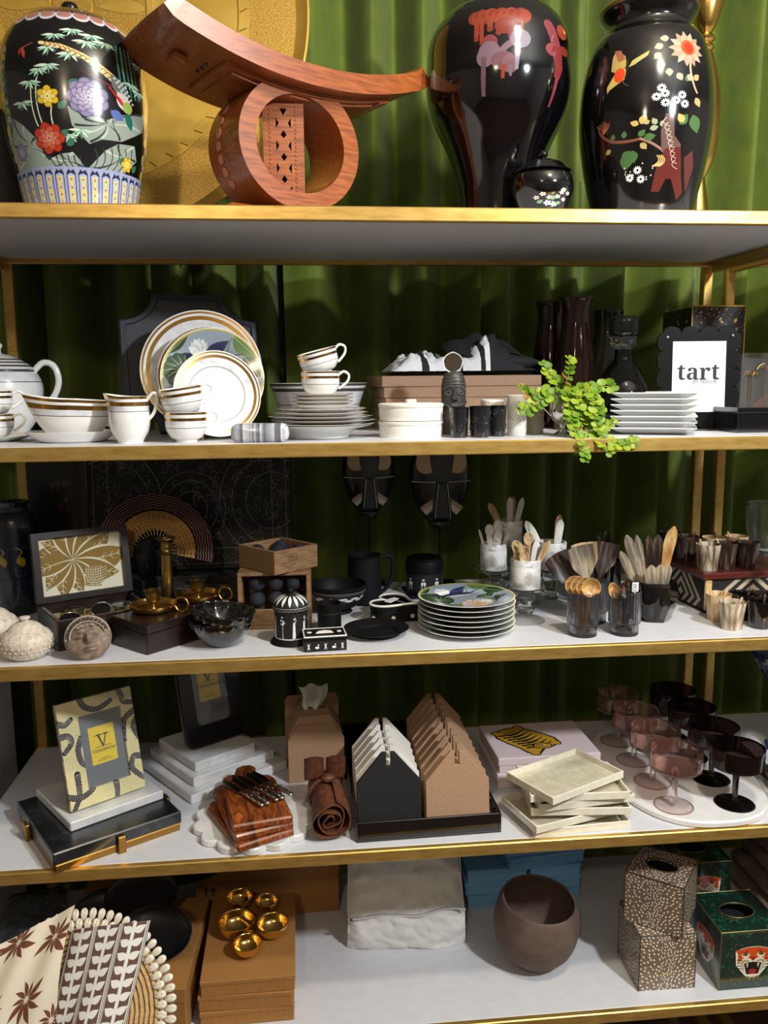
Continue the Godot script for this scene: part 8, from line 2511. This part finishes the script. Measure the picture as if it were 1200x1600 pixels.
# ------------------------------------------------------------------ bottom shelf: cartons, bag, pot, tissue boxes, basket
func tiger_face(face: bool) -> Image:
	var im := canvas(512, 512, rgb(16, 44, 34))
	for k in 90:
		oval(im, Vector2(rng.randf(), rng.randf()), rng.randf_range(0.01, 0.07), rng.randf_range(0.01, 0.04), [rgb(18, 60, 44), rgb(12, 34, 26), rgb(24, 82, 58), rgb(14, 50, 38)][k % 4], rng.randf() * 3.0)
	for k in 60:
		var p := Vector2(rng.randf(), rng.randf())
		var a := rng.randf() * TAU
		line(im, bend(p, p + Vector2(cos(a), sin(a)) * rng.randf_range(0.03, 0.12), rng.randf_range(-0.3, 0.3)), rng.randf_range(0.002, 0.006), 0.001, rgb(120, 150, 126))
	if not face:
		return im
	var cream := rgb(236, 226, 196)
	var org := rgb(214, 78, 28)
	var blk := rgb(22, 16, 14)
	var c := Vector2(0.53, 0.5)
	var head := [[-0.3, -0.17], [-0.22, -0.22], [-0.1, -0.25], [0, -0.255], [0.1, -0.25], [0.22, -0.22], [0.3, -0.17], [0.29, -0.05], [0.28, 0.08], [0.2, 0.18], [0.12, 0.28], [0, 0.31], [-0.12, 0.28], [-0.2, 0.18], [-0.28, 0.08], [-0.29, -0.05]]
	var h := PackedVector2Array()
	for p in head:
		h.append(c + Vector2(p[0], p[1]))
	fill_poly(im, h, cream)
	fill_poly(im, PackedVector2Array([c + Vector2(-0.25, -0.2), c + Vector2(-0.1, -0.24), c + Vector2(0.1, -0.24), c + Vector2(0.25, -0.2), c + Vector2(0.25, 0.0), c + Vector2(0.12, -0.06), c + Vector2(0, -0.02), c + Vector2(-0.12, -0.06), c + Vector2(-0.25, 0.0)]), org)
	for s in [-1, 1]:
		oval(im, c + Vector2(s * 0.13, -0.1), 0.07, 0.05, cream)
		fill_poly(im, PackedVector2Array([c + Vector2(s * 0.31, -0.21), c + Vector2(s * 0.2, -0.2), c + Vector2(s * 0.24, -0.1)]), org)
		fill_poly(im, PackedVector2Array([c + Vector2(s * 0.26, -0.16), c + Vector2(s * 0.2, -0.19), c + Vector2(s * 0.19, 0.0), c + Vector2(s * 0.25, 0.02)]), org)
		oval(im, c + Vector2(s * 0.13, -0.12), 0.045, 0.032, blk)
		oval(im, c + Vector2(s * 0.13, -0.12), 0.034, 0.022, rgb(120, 130, 50))
		oval(im, c + Vector2(s * 0.13, -0.12), 0.012, 0.013, blk)
		for k in 4:
			line(im, bend(c + Vector2(s * 0.1, -0.2 + 0.012 * k), c + Vector2(s * (0.2 + 0.012 * k), -0.17 + 0.03 * k), 0.15 * s), 0.011, 0.004, blk if k % 2 else org)
			line(im, bend(c + Vector2(s * 0.26, -0.02 + 0.055 * k), c + Vector2(s * (0.17 - 0.012 * k), 0.05 + 0.055 * k), 0.3 * s), 0.016, 0.004, blk)
			line(im, bend(c + Vector2(s * 0.17, 0.0 + 0.012 * k), c + Vector2(s * 0.06, 0.02 + 0.008 * k), 0.2 * s), 0.005, 0.003, blk)
	fill_poly(im, PackedVector2Array([c + Vector2(-0.05, -0.23), c + Vector2(0.05, -0.23), c + Vector2(0.065, -0.05), c + Vector2(0, 0.0), c + Vector2(-0.065, -0.05)]), org)
	fill_poly(im, PackedVector2Array([c + Vector2(-0.06, -0.06), c + Vector2(0.06, -0.06), c + Vector2(0, 0.015)]), rgb(150, 34, 26))
	fill_poly(im, PackedVector2Array([c + Vector2(-0.15, 0.05), c + Vector2(0, 0.025), c + Vector2(0.15, 0.05), c + Vector2(0.1, 0.25), c + Vector2(-0.1, 0.25)]), blk)
	oval(im, c + Vector2(0, 0.2), 0.065, 0.045, rgb(176, 36, 40))
	for s in [-1, 1]:
		fill_poly(im, PackedVector2Array([c + Vector2(s * 0.11, 0.055), c + Vector2(s * 0.075, 0.055), c + Vector2(s * 0.09, 0.14)]), cream)
		for k in 4:
			line(im, [c + Vector2(s * (0.03 + 0.03 * k), 0.29 - 0.02 * k), c + Vector2(s * (0.03 + 0.03 * k), 0.36 - 0.02 * k)], 0.008, 0.004, cream)
	return im


func tissue_box(label: String, at: Vector3, turn: float, w: float, h: float, m: Material, hole: Material, edge: Material) -> Node3D:
	var t := thing("tissue_box", label, "tissue box", at, turn, "square tissue boxes")
	for k in 4:
		part(t, "wall", rbox(w if k % 2 == 0 else w - 0.0062, h - 0.003, 0.003, 0.0004), m, Vector3(0, 0, w / 2 - 0.0015).rotated(Vector3.UP, PI / 2 * k), Vector3(0, 90 * k, 0))
	part(t, "dark_filler", rbox(w - 0.0064, h * 0.8, w - 0.0064, 0.0004), mat(rgb(10, 10, 11), 0.95))  # near-black block added so the opening looks dark, in place of real shade
	var sq := PackedVector2Array()
	for i in 40:
		var a := TAU * i / 40.0
		sq.append(Vector2(cos(a), sin(a)) * w / 2 / maxf(absf(cos(a)), absf(sin(a))))
	part(t, "top_panel", ring_prism(sq, circle(w * 0.27, 40, w * 0.19), 0.003), m, Vector3(0, h - 0.003, 0), Vector3(-90, 0, 0))
	var rp := []
	for i in 40:
		var a := TAU * i / 40.0
		rp.append(Vector3(cos(a) * w * 0.275, h + 0.0006, sin(a) * w * 0.195))
	part(t, "opening_rim", tube(rp, 0.0012, 6, true), hole)
	if edge:
		for s in [[-1, 1], [1, 1], [-1, -1], [1, -1]]:
			part(t, "edge_trim", rbox(0.0022, h, 0.0022, 0.0005), edge, Vector3(s[0] * w * 0.4985, 0, s[1] * w * 0.4985))
		for s in [-1, 1]:
			part(t, "edge_trim", rbox(w, 0.0022, 0.0022, 0.0005), edge, Vector3(0, h - 0.0012, s * w * 0.4985))
			part(t, "edge_trim", rbox(0.0022, 0.0022, w, 0.0005), edge, Vector3(s * w * 0.4985, h - 0.0012, 0))
	return t


func carton(label: String, at: Vector3, turn: float, w: float, h: float, d: float) -> Node3D:
	var t := thing("cardboard_box", label, "box", at, turn, "cardboard boxes")
	part(t, "carton", rbox(w, h, d, 0.0015), mats.carton)
	part(t, "lid_flap", rbox(w + 0.002, h * 0.28, d + 0.002, 0.001), mats.carton, Vector3(0, h * 0.725, 0))
	return t


func shelf_e() -> void:
	var y := TOP_E
	# ---- cartons
	for k in 3:
		carton("%s of three flat cardboard boxes under the gold bowls" % ["lowest", "middle", "topmost"][k], Vector3(-0.196 + 0.002 * k, y + 0.0003 + k * 0.0302, -0.165), [1.0, -1.0, 0.5][k], 0.166, 0.03, 0.245)
	var bk := carton("brown carton printed with two arrows behind the flat boxes", Vector3(-0.168, y, -0.405), 0, 0.305, 0.12, 0.11)
	for k in 2:
		part(bk, "arrow_mark", prism(PackedVector2Array([Vector2(-0.002, 0), Vector2(0.002, 0), Vector2(0.002, 0.012), Vector2(0.006, 0.012), Vector2(0, 0.022), Vector2(-0.006, 0.012), Vector2(-0.002, 0.012)]), 0.0005), mat(rgb(70, 44, 22), 0.8), Vector3(-0.13 + 0.015 * k, 0.055, 0.0567))
	carton("long shallow carton on top of the arrow printed one", Vector3(-0.15, y + 0.1204, -0.405), 0, 0.315, 0.05, 0.105)
	carton("tall narrow carton left of the flat boxes", Vector3(-0.345, y, -0.15), -3, 0.11, 0.1, 0.26)
	carton("carton with rolled lid under the black platters", Vector3(-0.47, y, -0.25), 0, 0.13, 0.11, 0.22)
	# ---- cluster of gold bowls
	var gb := thing("gold_bowl_cluster", "cluster of five joined polished gold bowls on the cardboard boxes", "bowls", Vector3(-0.188, y + 0.0908, -0.165))
	var gold := mat(rgb(238, 200, 116), 0.18, 1.0)
	for b in [[-0.03, 0.008, -0.075, 0.026, 1.0], [0.024, 0.007, -0.062, 0.0225, 1.0], [-0.03, 0.0, 0.0, 0.0345, 1.0], [0.038, 0.0, 0.008, 0.03, 1.0], [-0.006, 0.004, 0.062, 0.026, 1.0]]:
		var r: float = b[3]
		part(gb, "bowl", lathe(smooth([Vector2(0, 0), Vector2(r * 0.4, 0.001), Vector2(r * 0.86, r * 0.36), Vector2(r, r * 0.86), Vector2(r * 0.955, r * 0.87), Vector2(r * 0.82, r * 0.42), Vector2(r * 0.4, r * 0.12), Vector2(0, r * 0.1)], 4), 44), gold, Vector3(b[0], b[1], b[2]))
	part(gb, "joint", tube([Vector3(-0.03, 0.014, -0.04), Vector3(0.0, 0.012, 0.0), Vector3(0.0, 0.012, 0.036)], 0.004, 8), gold)
	# ---- black platters leaning on the cartons
	var pl := [[-0.402, 0.148, -0.21, 0.055, 28, 10, "large shiny black oval platter in the middle"], [-0.362, 0.125, -0.13, 0.056, 40, -8, "black oval platter nearest the front"], [-0.468, 0.125, -0.2, 0.052, 34, 14, "black oval platter at the left, partly hidden"], [-0.335, 0.158, -0.3, 0.075, 12, 0, "widest black platter with white sticker at the back"]]
	for p in pl:
		var t := thing("black_platter", p[6], "platter", Vector3(p[0], y + p[1], p[2]), p[5], "black oval platters")
		part(t, "shell", lathe(smooth([Vector2(0, 0), Vector2(p[3] * 0.6, 0.002), Vector2(p[3] * 0.95, 0.012), Vector2(p[3], 0.018), Vector2(p[3] * 0.97, 0.0185), Vector2(p[3] * 0.85, 0.012), Vector2(p[3] * 0.5, 0.006), Vector2(0, 0.005)], 3), 48), mats.black_wood, Vector3.ZERO, Vector3(p[4], 0, 0), Vector3(1.25, 1, 0.9))
		if p[3] > 0.07:
			part(t, "sticker", rbox(0.014, 0.0006, 0.012, 0.0002), mat(rgb(190, 190, 190), 0.6), Vector3(0.01, 0.0125, 0.022), Vector3(p[4] + 6, 12, 0))
	# ---- plastic wrapped parcel
	var pp := thing("wrapped_parcel", "black goods wrapped in crinkled clear plastic at the far left", "parcel", Vector3(-0.605, y, -0.2), 12)
	part(pp, "contents", rbox(0.115, 0.135, 0.2, 0.012), glaze(rgb(12, 13, 15), 0.3, 0.6))
	var nz := FastNoiseLite.new()
	nz.seed = 8
	nz.frequency = 22.0
	var wrapm := pane(rgb(170, 180, 186), 0.08, 0.04)
	var wr := func(u: float, v: float) -> Vector3:
		var x := lerpf(-0.062, 0.062, u)
		var z := lerpf(-0.105, 0.108, v)
		return Vector3(x, 0.139 + 0.012 * absf(nz.get_noise_2d(x, z)) + 0.003 * sin(x * 160.0 + z * 90.0) - 0.03 * pow(absf(v - 0.5) * 2.0, 6.0), z)
	part(pp, "plastic_top", sheet(40, 40, wr), wrapm)
	var wf := func(u: float, v: float) -> Vector3:
		var x := lerpf(-0.062, 0.062, u)
		return Vector3(x, lerpf(0.112, 0.002, v), 0.108 + 0.01 * absf(nz.get_noise_2d(x * 1.4, v * 0.2)) + 0.002 * sin(x * 200.0 + v * 9.0))
	part(pp, "plastic_front", sheet(40, 24, wf), wrapm)
	# ---- white zip bag
	var bg := thing("zip_bag", "crumpled white zipped storage bag standing at the centre back", "bag", Vector3(0.118, y, -0.3), -2)
	var wn := FastNoiseLite.new()
	wn.seed = 21
	wn.frequency = 11.0
	wn.fractal_octaves = 3
	var fabric := mat(rgb(216, 214, 208), 0.75)
	# outline of the side: front face, zip, sloping top, back
	var side := [Vector2(0.088, 0.0), Vector2(0.093, 0.03), Vector2(0.09, 0.07), Vector2(0.08, 0.086), Vector2(0.035, 0.128), Vector2(0.012, 0.17), Vector2(-0.03, 0.2), Vector2(-0.085, 0.195), Vector2(-0.095, 0.08), Vector2(-0.09, 0.0)]
	var sp := smooth(side, 4)
	var skin := func(u: float, v: float) -> Vector3:
		var q := v * (sp.size() - 1)
		var i := mini(int(q), sp.size() - 2)
		var p: Vector2 = sp[sp.size() - 1 - i].lerp(sp[sp.size() - 2 - i], q - i)
		var x := lerpf(-0.121, 0.121, u)
		var puff := 1.0 - pow(absf(u - 0.5) * 2.0, 7.0) * 0.16
		var wrinkle := 0.012 * (absf(wn.get_noise_3d(x * 0.9, p.y * 1.5, p.x * 0.9)) - 0.12) + 0.0012 * sin(x * 40.0 + p.y * 150.0 + 5.0 * wn.get_noise_2d(x, p.y * 2.0))
		return Vector3(x * (1.0 - 0.05 * p.y / 0.17), maxf(0.0005, p.y * puff + wrinkle * 0.4 * smoothstep(0.0, 0.03, p.y)), p.x * puff + wrinkle)
	part(bg, "cloth", sheet(72, 60, skin), fabric)
	for s in [-1, 1]:
		var cap := PackedVector2Array()
		for p in sp:
			cap.append(Vector2(-p.x * 0.85, p.y * 0.85))
		part(bg, "side_gusset", prism(cap, 0.003), fabric, Vector3(s * 0.1165, 0.0, 0), Vector3(0, 90, 0))
	var zip := []
	for i in 25:
		var u := i / 24.0
		zip.append(Vector3(lerpf(-0.118, 0.118, u), 0.073 + 0.01 * u + 0.003 * sin(u * 9.0), 0.0905 + 0.004 * sin(u * 13.0)))
	part(bg, "zip", tube(zip, 0.0026, 6), mat(rgb(206, 204, 198), 0.6))
	part(bg, "zip_pull", rbox(0.006, 0.004, 0.004, 0.001), mat(rgb(60, 56, 50), 0.4, 0.8), Vector3(-0.112, 0.072, 0.0935))
	# ---- blue boxes
	var blue := [[0.325, 0.0, -0.405, 0.13, 0.16, 2, "lowest blue box of the darker left pile"], [0.325, 0.0302, -0.405, 0.13, 0.16, -2, "second blue box of the darker left pile"], [0.325, 0.0604, -0.405, 0.13, 0.16, 1, "third blue box of the darker left pile"], [0.45, 0.0, -0.4, 0.11, 0.15, 6, "lowest blue box of the right pile"], [0.45, 0.0302, -0.4, 0.11, 0.15, 8, "second blue box of the right pile"], [0.425, 0.0906, -0.4, 0.17, 0.16, 8, "wide blue box bridging both piles"], [0.42, 0.1208, -0.4, 0.168, 0.158, 5, "topmost wide blue box"], [0.452, 0.0604, -0.4, 0.112, 0.15, 3, "third blue box of the right pile"]]
	for b in blue:
		var t := thing("blue_box", b[6], "box", Vector3(b[0], y + b[1], b[2]), b[5], "blue lidded boxes")
		part(t, "base", rbox(b[3], 0.02, b[4], 0.001), mats.blue)
		part(t, "lid", rbox(b[3] + 0.003, 0.0098, b[4] + 0.003, 0.001), mats.blue, Vector3(0, 0.0202, 0))
	# ---- brown pot
	var pt := thing("clay_pot", "round matte brown planter pot with wide open mouth", "pot", Vector3(0.357, y, -0.158))
	var pm := noisy(mat(Color.WHITE, 0.7), noise_tex(80, 0.02, [[0.0, rgb(88, 70, 60)], [0.5, rgb(102, 83, 72)], [1.0, rgb(112, 93, 82)]], 4), Vector3(6, 6, 6))
	part(pt, "wall", lathe(smooth([Vector2(0, 0), Vector2(0.038, 0), Vector2(0.045, 0.003), Vector2(0.073, 0.036), Vector2(0.083, 0.075), Vector2(0.08, 0.11), Vector2(0.073, 0.131), Vector2(0.0705, 0.1325), Vector2(0.068, 0.131), Vector2(0.075, 0.108), Vector2(0.0775, 0.075), Vector2(0.067, 0.036), Vector2(0.04, 0.008), Vector2(0, 0.007)], 4), 64), pm, Vector3(0, 0.0045, 0), Vector3(6, 0, -4))
	for k in 3:
		part(pt, "glue_mark", ball([0.0055, 0.003, 0.0018][k], 10, 6), pane(rgb(200, 196, 190), 0.35, 0.1), Vector3([-0.004, 0.019, -0.016][k], [0.036, 0.058, 0.037][k], [0.069, 0.0755, 0.068][k]), Vector3.ZERO, Vector3(1, 0.9, 0.5))
	# ---- tissue boxes
	var di := canvas(512, 512, rgb(122, 100, 78))
	var spots := []
	for k in 1500:
		var p := Vector2(rng.randf(), rng.randf())
		var near := absf(p.x - 0.5) < 0.13
		var gap := 0.034 if near else 0.055
		var ok := true
		for q in spots:
			if (q - p).length() < gap:
				ok = false
				break
		if not ok:
			continue
		spots.append(p)
		var s := 0.014 if near else 0.018
		oval(di, p, s * 0.72, s * 1.25, rgb(242, 236, 222), (p.x - 0.5) * 2.4)
	var dots := printed(di, 0.35, 0.5)
	var trim := mat(rgb(74, 58, 40), 0.5)
	tissue_box("lower brown tissue box with white fawn spots", Vector3(0.586, y, -0.099), -1, 0.108, 0.113, dots, trim, trim)
	tissue_box("upper brown fawn spotted tissue box, turned cornerwise", Vector3(0.594, y + 0.1145, -0.106), -38, 0.108, 0.1, dots, trim, trim)
	var green := printed(tiger_face(false), 0.2, 0.8)
	var tiger := printed(tiger_face(true), 0.2, 0.8)
	var gt := mat(rgb(150, 132, 84), 0.35, 0.8)
	for g in [["green marbled tissue box with roaring tiger head at the front", Vector3(0.741, y, -0.092)], ["second green tiger tissue box, farther back", Vector3(0.757, y, -0.315)]]:
		var t := tissue_box(g[0], g[1], 0, 0.122, 0.119, green, gt, gt)
		part(t, "tiger_print", rbox(0.117, 0.113, 0.0004, 0.0001), tiger, Vector3(0, 0.002, 0.0611))
		part(t, "tiger_print", rbox(0.117, 0.113, 0.0004, 0.0001), tiger, Vector3(-0.0611, 0.002, 0), Vector3(0, -90, 0))
	# ---- folded linen on the next unit
	var ln := noisy(mat(Color.WHITE, 0.9), noise_tex(82, 0.05, [[0.0, rgb(96, 86, 74)], [1.0, rgb(124, 112, 98)]], 4), Vector3(8, 8, 8))
	var fl := thing("folded_linen", "folded taupe linen lying on the right hand unit", "linen", Vector3(0.99, y, -0.21), 0)
	for k in 3:
		part(fl, "fold", rbox(0.235 - 0.02 * k, 0.032, 0.4 - 0.02 * k, 0.012), ln, Vector3(0.0 + 0.008 * k, k * 0.0325, 0))
	var drape := func(u: float, v: float) -> Vector3:
		return Vector3(lerpf(-0.07, 0.1, u) + 0.006 * sin(v * 8.0), 0.099 + 0.006 * sin(u * 9.0 + v * 5.0) + 0.012 * u, lerpf(-0.18, 0.19, v))
	part(fl, "top_cloth", sheet(16, 20, drape, 0.004), ln)
	basket()


func basket() -> void:
	# ---- round woven tray with cowrie shells, held up in front of the shelf on a stool, with two napkins
	var st := thing("wicker_stool", "low round wicker stool below the shell trimmed tray", "stool", Vector3(-0.455, 0, 0.16))
	var cane: Material = mats.straw
	part(st, "drum", lathe(smooth([Vector2(0, 0), Vector2(0.11, 0), Vector2(0.1, 0.1), Vector2(0.095, 0.25), Vector2(0.11, 0.44), Vector2(0, 0.445)], 4), 48), cane)
	part(st, "rim", tube(ring_pts(0.11, 0.436, 1.0, 40), 0.008, 8, true), cane)
	var t := thing("round_shell_tray", "round woven straw tray edged with rows of cowrie shells", "tray", Vector3(-0.447, 0.4555, 0.1), 0)
	var tip := Transform3D(Basis(Vector3(1, 0, 0.12).normalized(), deg_to_rad(52)), Vector3(0, 0.098, 0))
	var R := 0.155
	var b := part(t, "backing", lathe([Vector2(0, -0.002), Vector2(R - 0.012, -0.002), Vector2(R - 0.012, 0.002), Vector2(0, 0.002)], 60), cane)
	b.transform = tip
	for k in 17:
		var r := 0.012 + k * 0.0078
		var pts := []
		var n := int(12 + r * 420)
		for i in n:
			var a := TAU * i / n
			pts.append(Vector3(cos(a) * r, 0.004 + (0.0016 if i % 2 else -0.0012), sin(a) * r))
		var rp := part(t, "straw_coil", tube(pts, 0.0038, 6, true), cane)
		rp.transform = tip
	var shell := warp(ball(1.0, 12, 8), func(p: Vector3) -> Vector3: return Vector3(p.x * 0.0062 * (1.0 + 0.2 * p.z), p.y * 0.004 - (0.0014 if absf(p.x) < 0.12 and p.y > 0.0 else 0.0), p.z * 0.0095))
	var cream := glaze(rgb(222, 212, 192), 0.35, 0.5)
	for row in 2:
		var n := 66 if row == 0 else 62
		for k in n:
			var a := TAU * (k + 0.5 * row) / n
			var r := R - 0.004 - row * 0.015
			var o := part(t, "cowrie", shell, cream)
			o.transform = tip * Transform3D(Basis(Vector3.UP, -a + PI / 2), Vector3(cos(a) * r, 0.0075 + 0.001 * row, sin(a) * r))
	var world := t.transform * tip
	# cream napkin with brown palms
	var ni := canvas(512, 512, rgb(228, 216, 192))
	var br := rgb(112, 62, 42)
	for c in [[0.22, 0.58], [0.66, 0.66], [0.86, 0.22], [0.42, 0.08], [0.06, 0.05], [0.95, 0.95], [0.1, 1.0]]:
		for k in 10:
			var a: float = TAU * k / 10.0 + c[0]
			var l := rng.randf_range(0.13, 0.24)
			leaf(ni, Vector2(c[0] + cos(a) * 0.02, c[1] + sin(a) * 0.02), Vector2(c[0] + cos(a) * l, c[1] + sin(a) * l), 0.14, br, 0.08)
	var n1 := thing("napkin", "cream cotton napkin with brown palm print fanned over the tray", "napkin", Vector3.ZERO, 0.0, "napkins on the shell tray")
	n1.transform = world
	var f1 := func(u: float, v: float) -> Vector3:
		var x := lerpf(-0.15, -0.005, u) - 0.02 * v
		var z := lerpf(-0.165, 0.0, v) + 0.055 * (1.0 - u)
		return Vector3(x, 0.018 + 0.02 * sin(PI * v) * (0.6 + 0.4 * u) + 0.003 * sin(u * 14.0 + v * 4.0), z)
	part(n1, "cloth", sheet(36, 24, f1, 0.0025), printed(ni, 0.85))
	# brown and white napkin
	var mi := canvas(384, 768, rgb(98, 70, 58))
	var wh := rgb(224, 220, 212)
	for x in [0.17, 0.5, 0.83]:
		for k in 14:
			var yy := 0.02 + k * 0.072
			for s in [-1, 1]:
				leaf(mi, Vector2(x, yy + 0.03), Vector2(x + s * 0.13, yy), 0.32, wh, 0.1 * s)
		mi.fill_rect(Rect2i(int(x * 384) - 8, 0, 16, 768), wh)
	for x in [0.335, 0.665, 0.985, 0.005]:
		mi.fill_rect(Rect2i(int(x * 384) - 9, 0, 18, 768), wh)
		mi.fill_rect(Rect2i(int(x * 384) - 4, 0, 3, 768), rgb(50, 40, 40))
		mi.fill_rect(Rect2i(int(x * 384) + 3, 0, 3, 768), rgb(50, 40, 40))
	var n2 := thing("napkin", "brown and white leaf patterned napkin folded across the tray", "napkin", Vector3.ZERO, 0.0, "napkins on the shell tray")
	n2.transform = world
	var f2 := func(u: float, v: float) -> Vector3:
		var z := lerpf(-0.128, 0.13, v)
		var w := 0.064 - 0.01 * v
		return Vector3(0.055 - 0.055 * v + (u - 0.5) * 2.0 * w, 0.014 + 0.016 * (1.0 - pow(2.0 * u - 1.0, 2.0)) + 0.0025 * sin(u * 9.0 + v * 6.0), z)
	part(n2, "cloth", sheet(30, 40, f2, 0.003), printed(mi, 0.85))
	var nr := thing("napkin_ring", "dark horn ring closing the patterned napkin", "napkin ring", Vector3.ZERO)
	nr.transform = world * Transform3D(Basis(Vector3.UP, 0.45), Vector3(-0.012, 0.012, 0.045))
	part(nr, "ring", lathe([Vector2(0.0, -0.011), Vector2(1.0, -0.011), Vector2(1.06, 0.0), Vector2(1.0, 0.011), Vector2(0.93, 0.011), Vector2(0.93, -0.011)].slice(1), 40), mats.horn_dark, Vector3.ZERO, Vector3(90, 0, 0), Vector3(0.066, 1.3, 0.026))
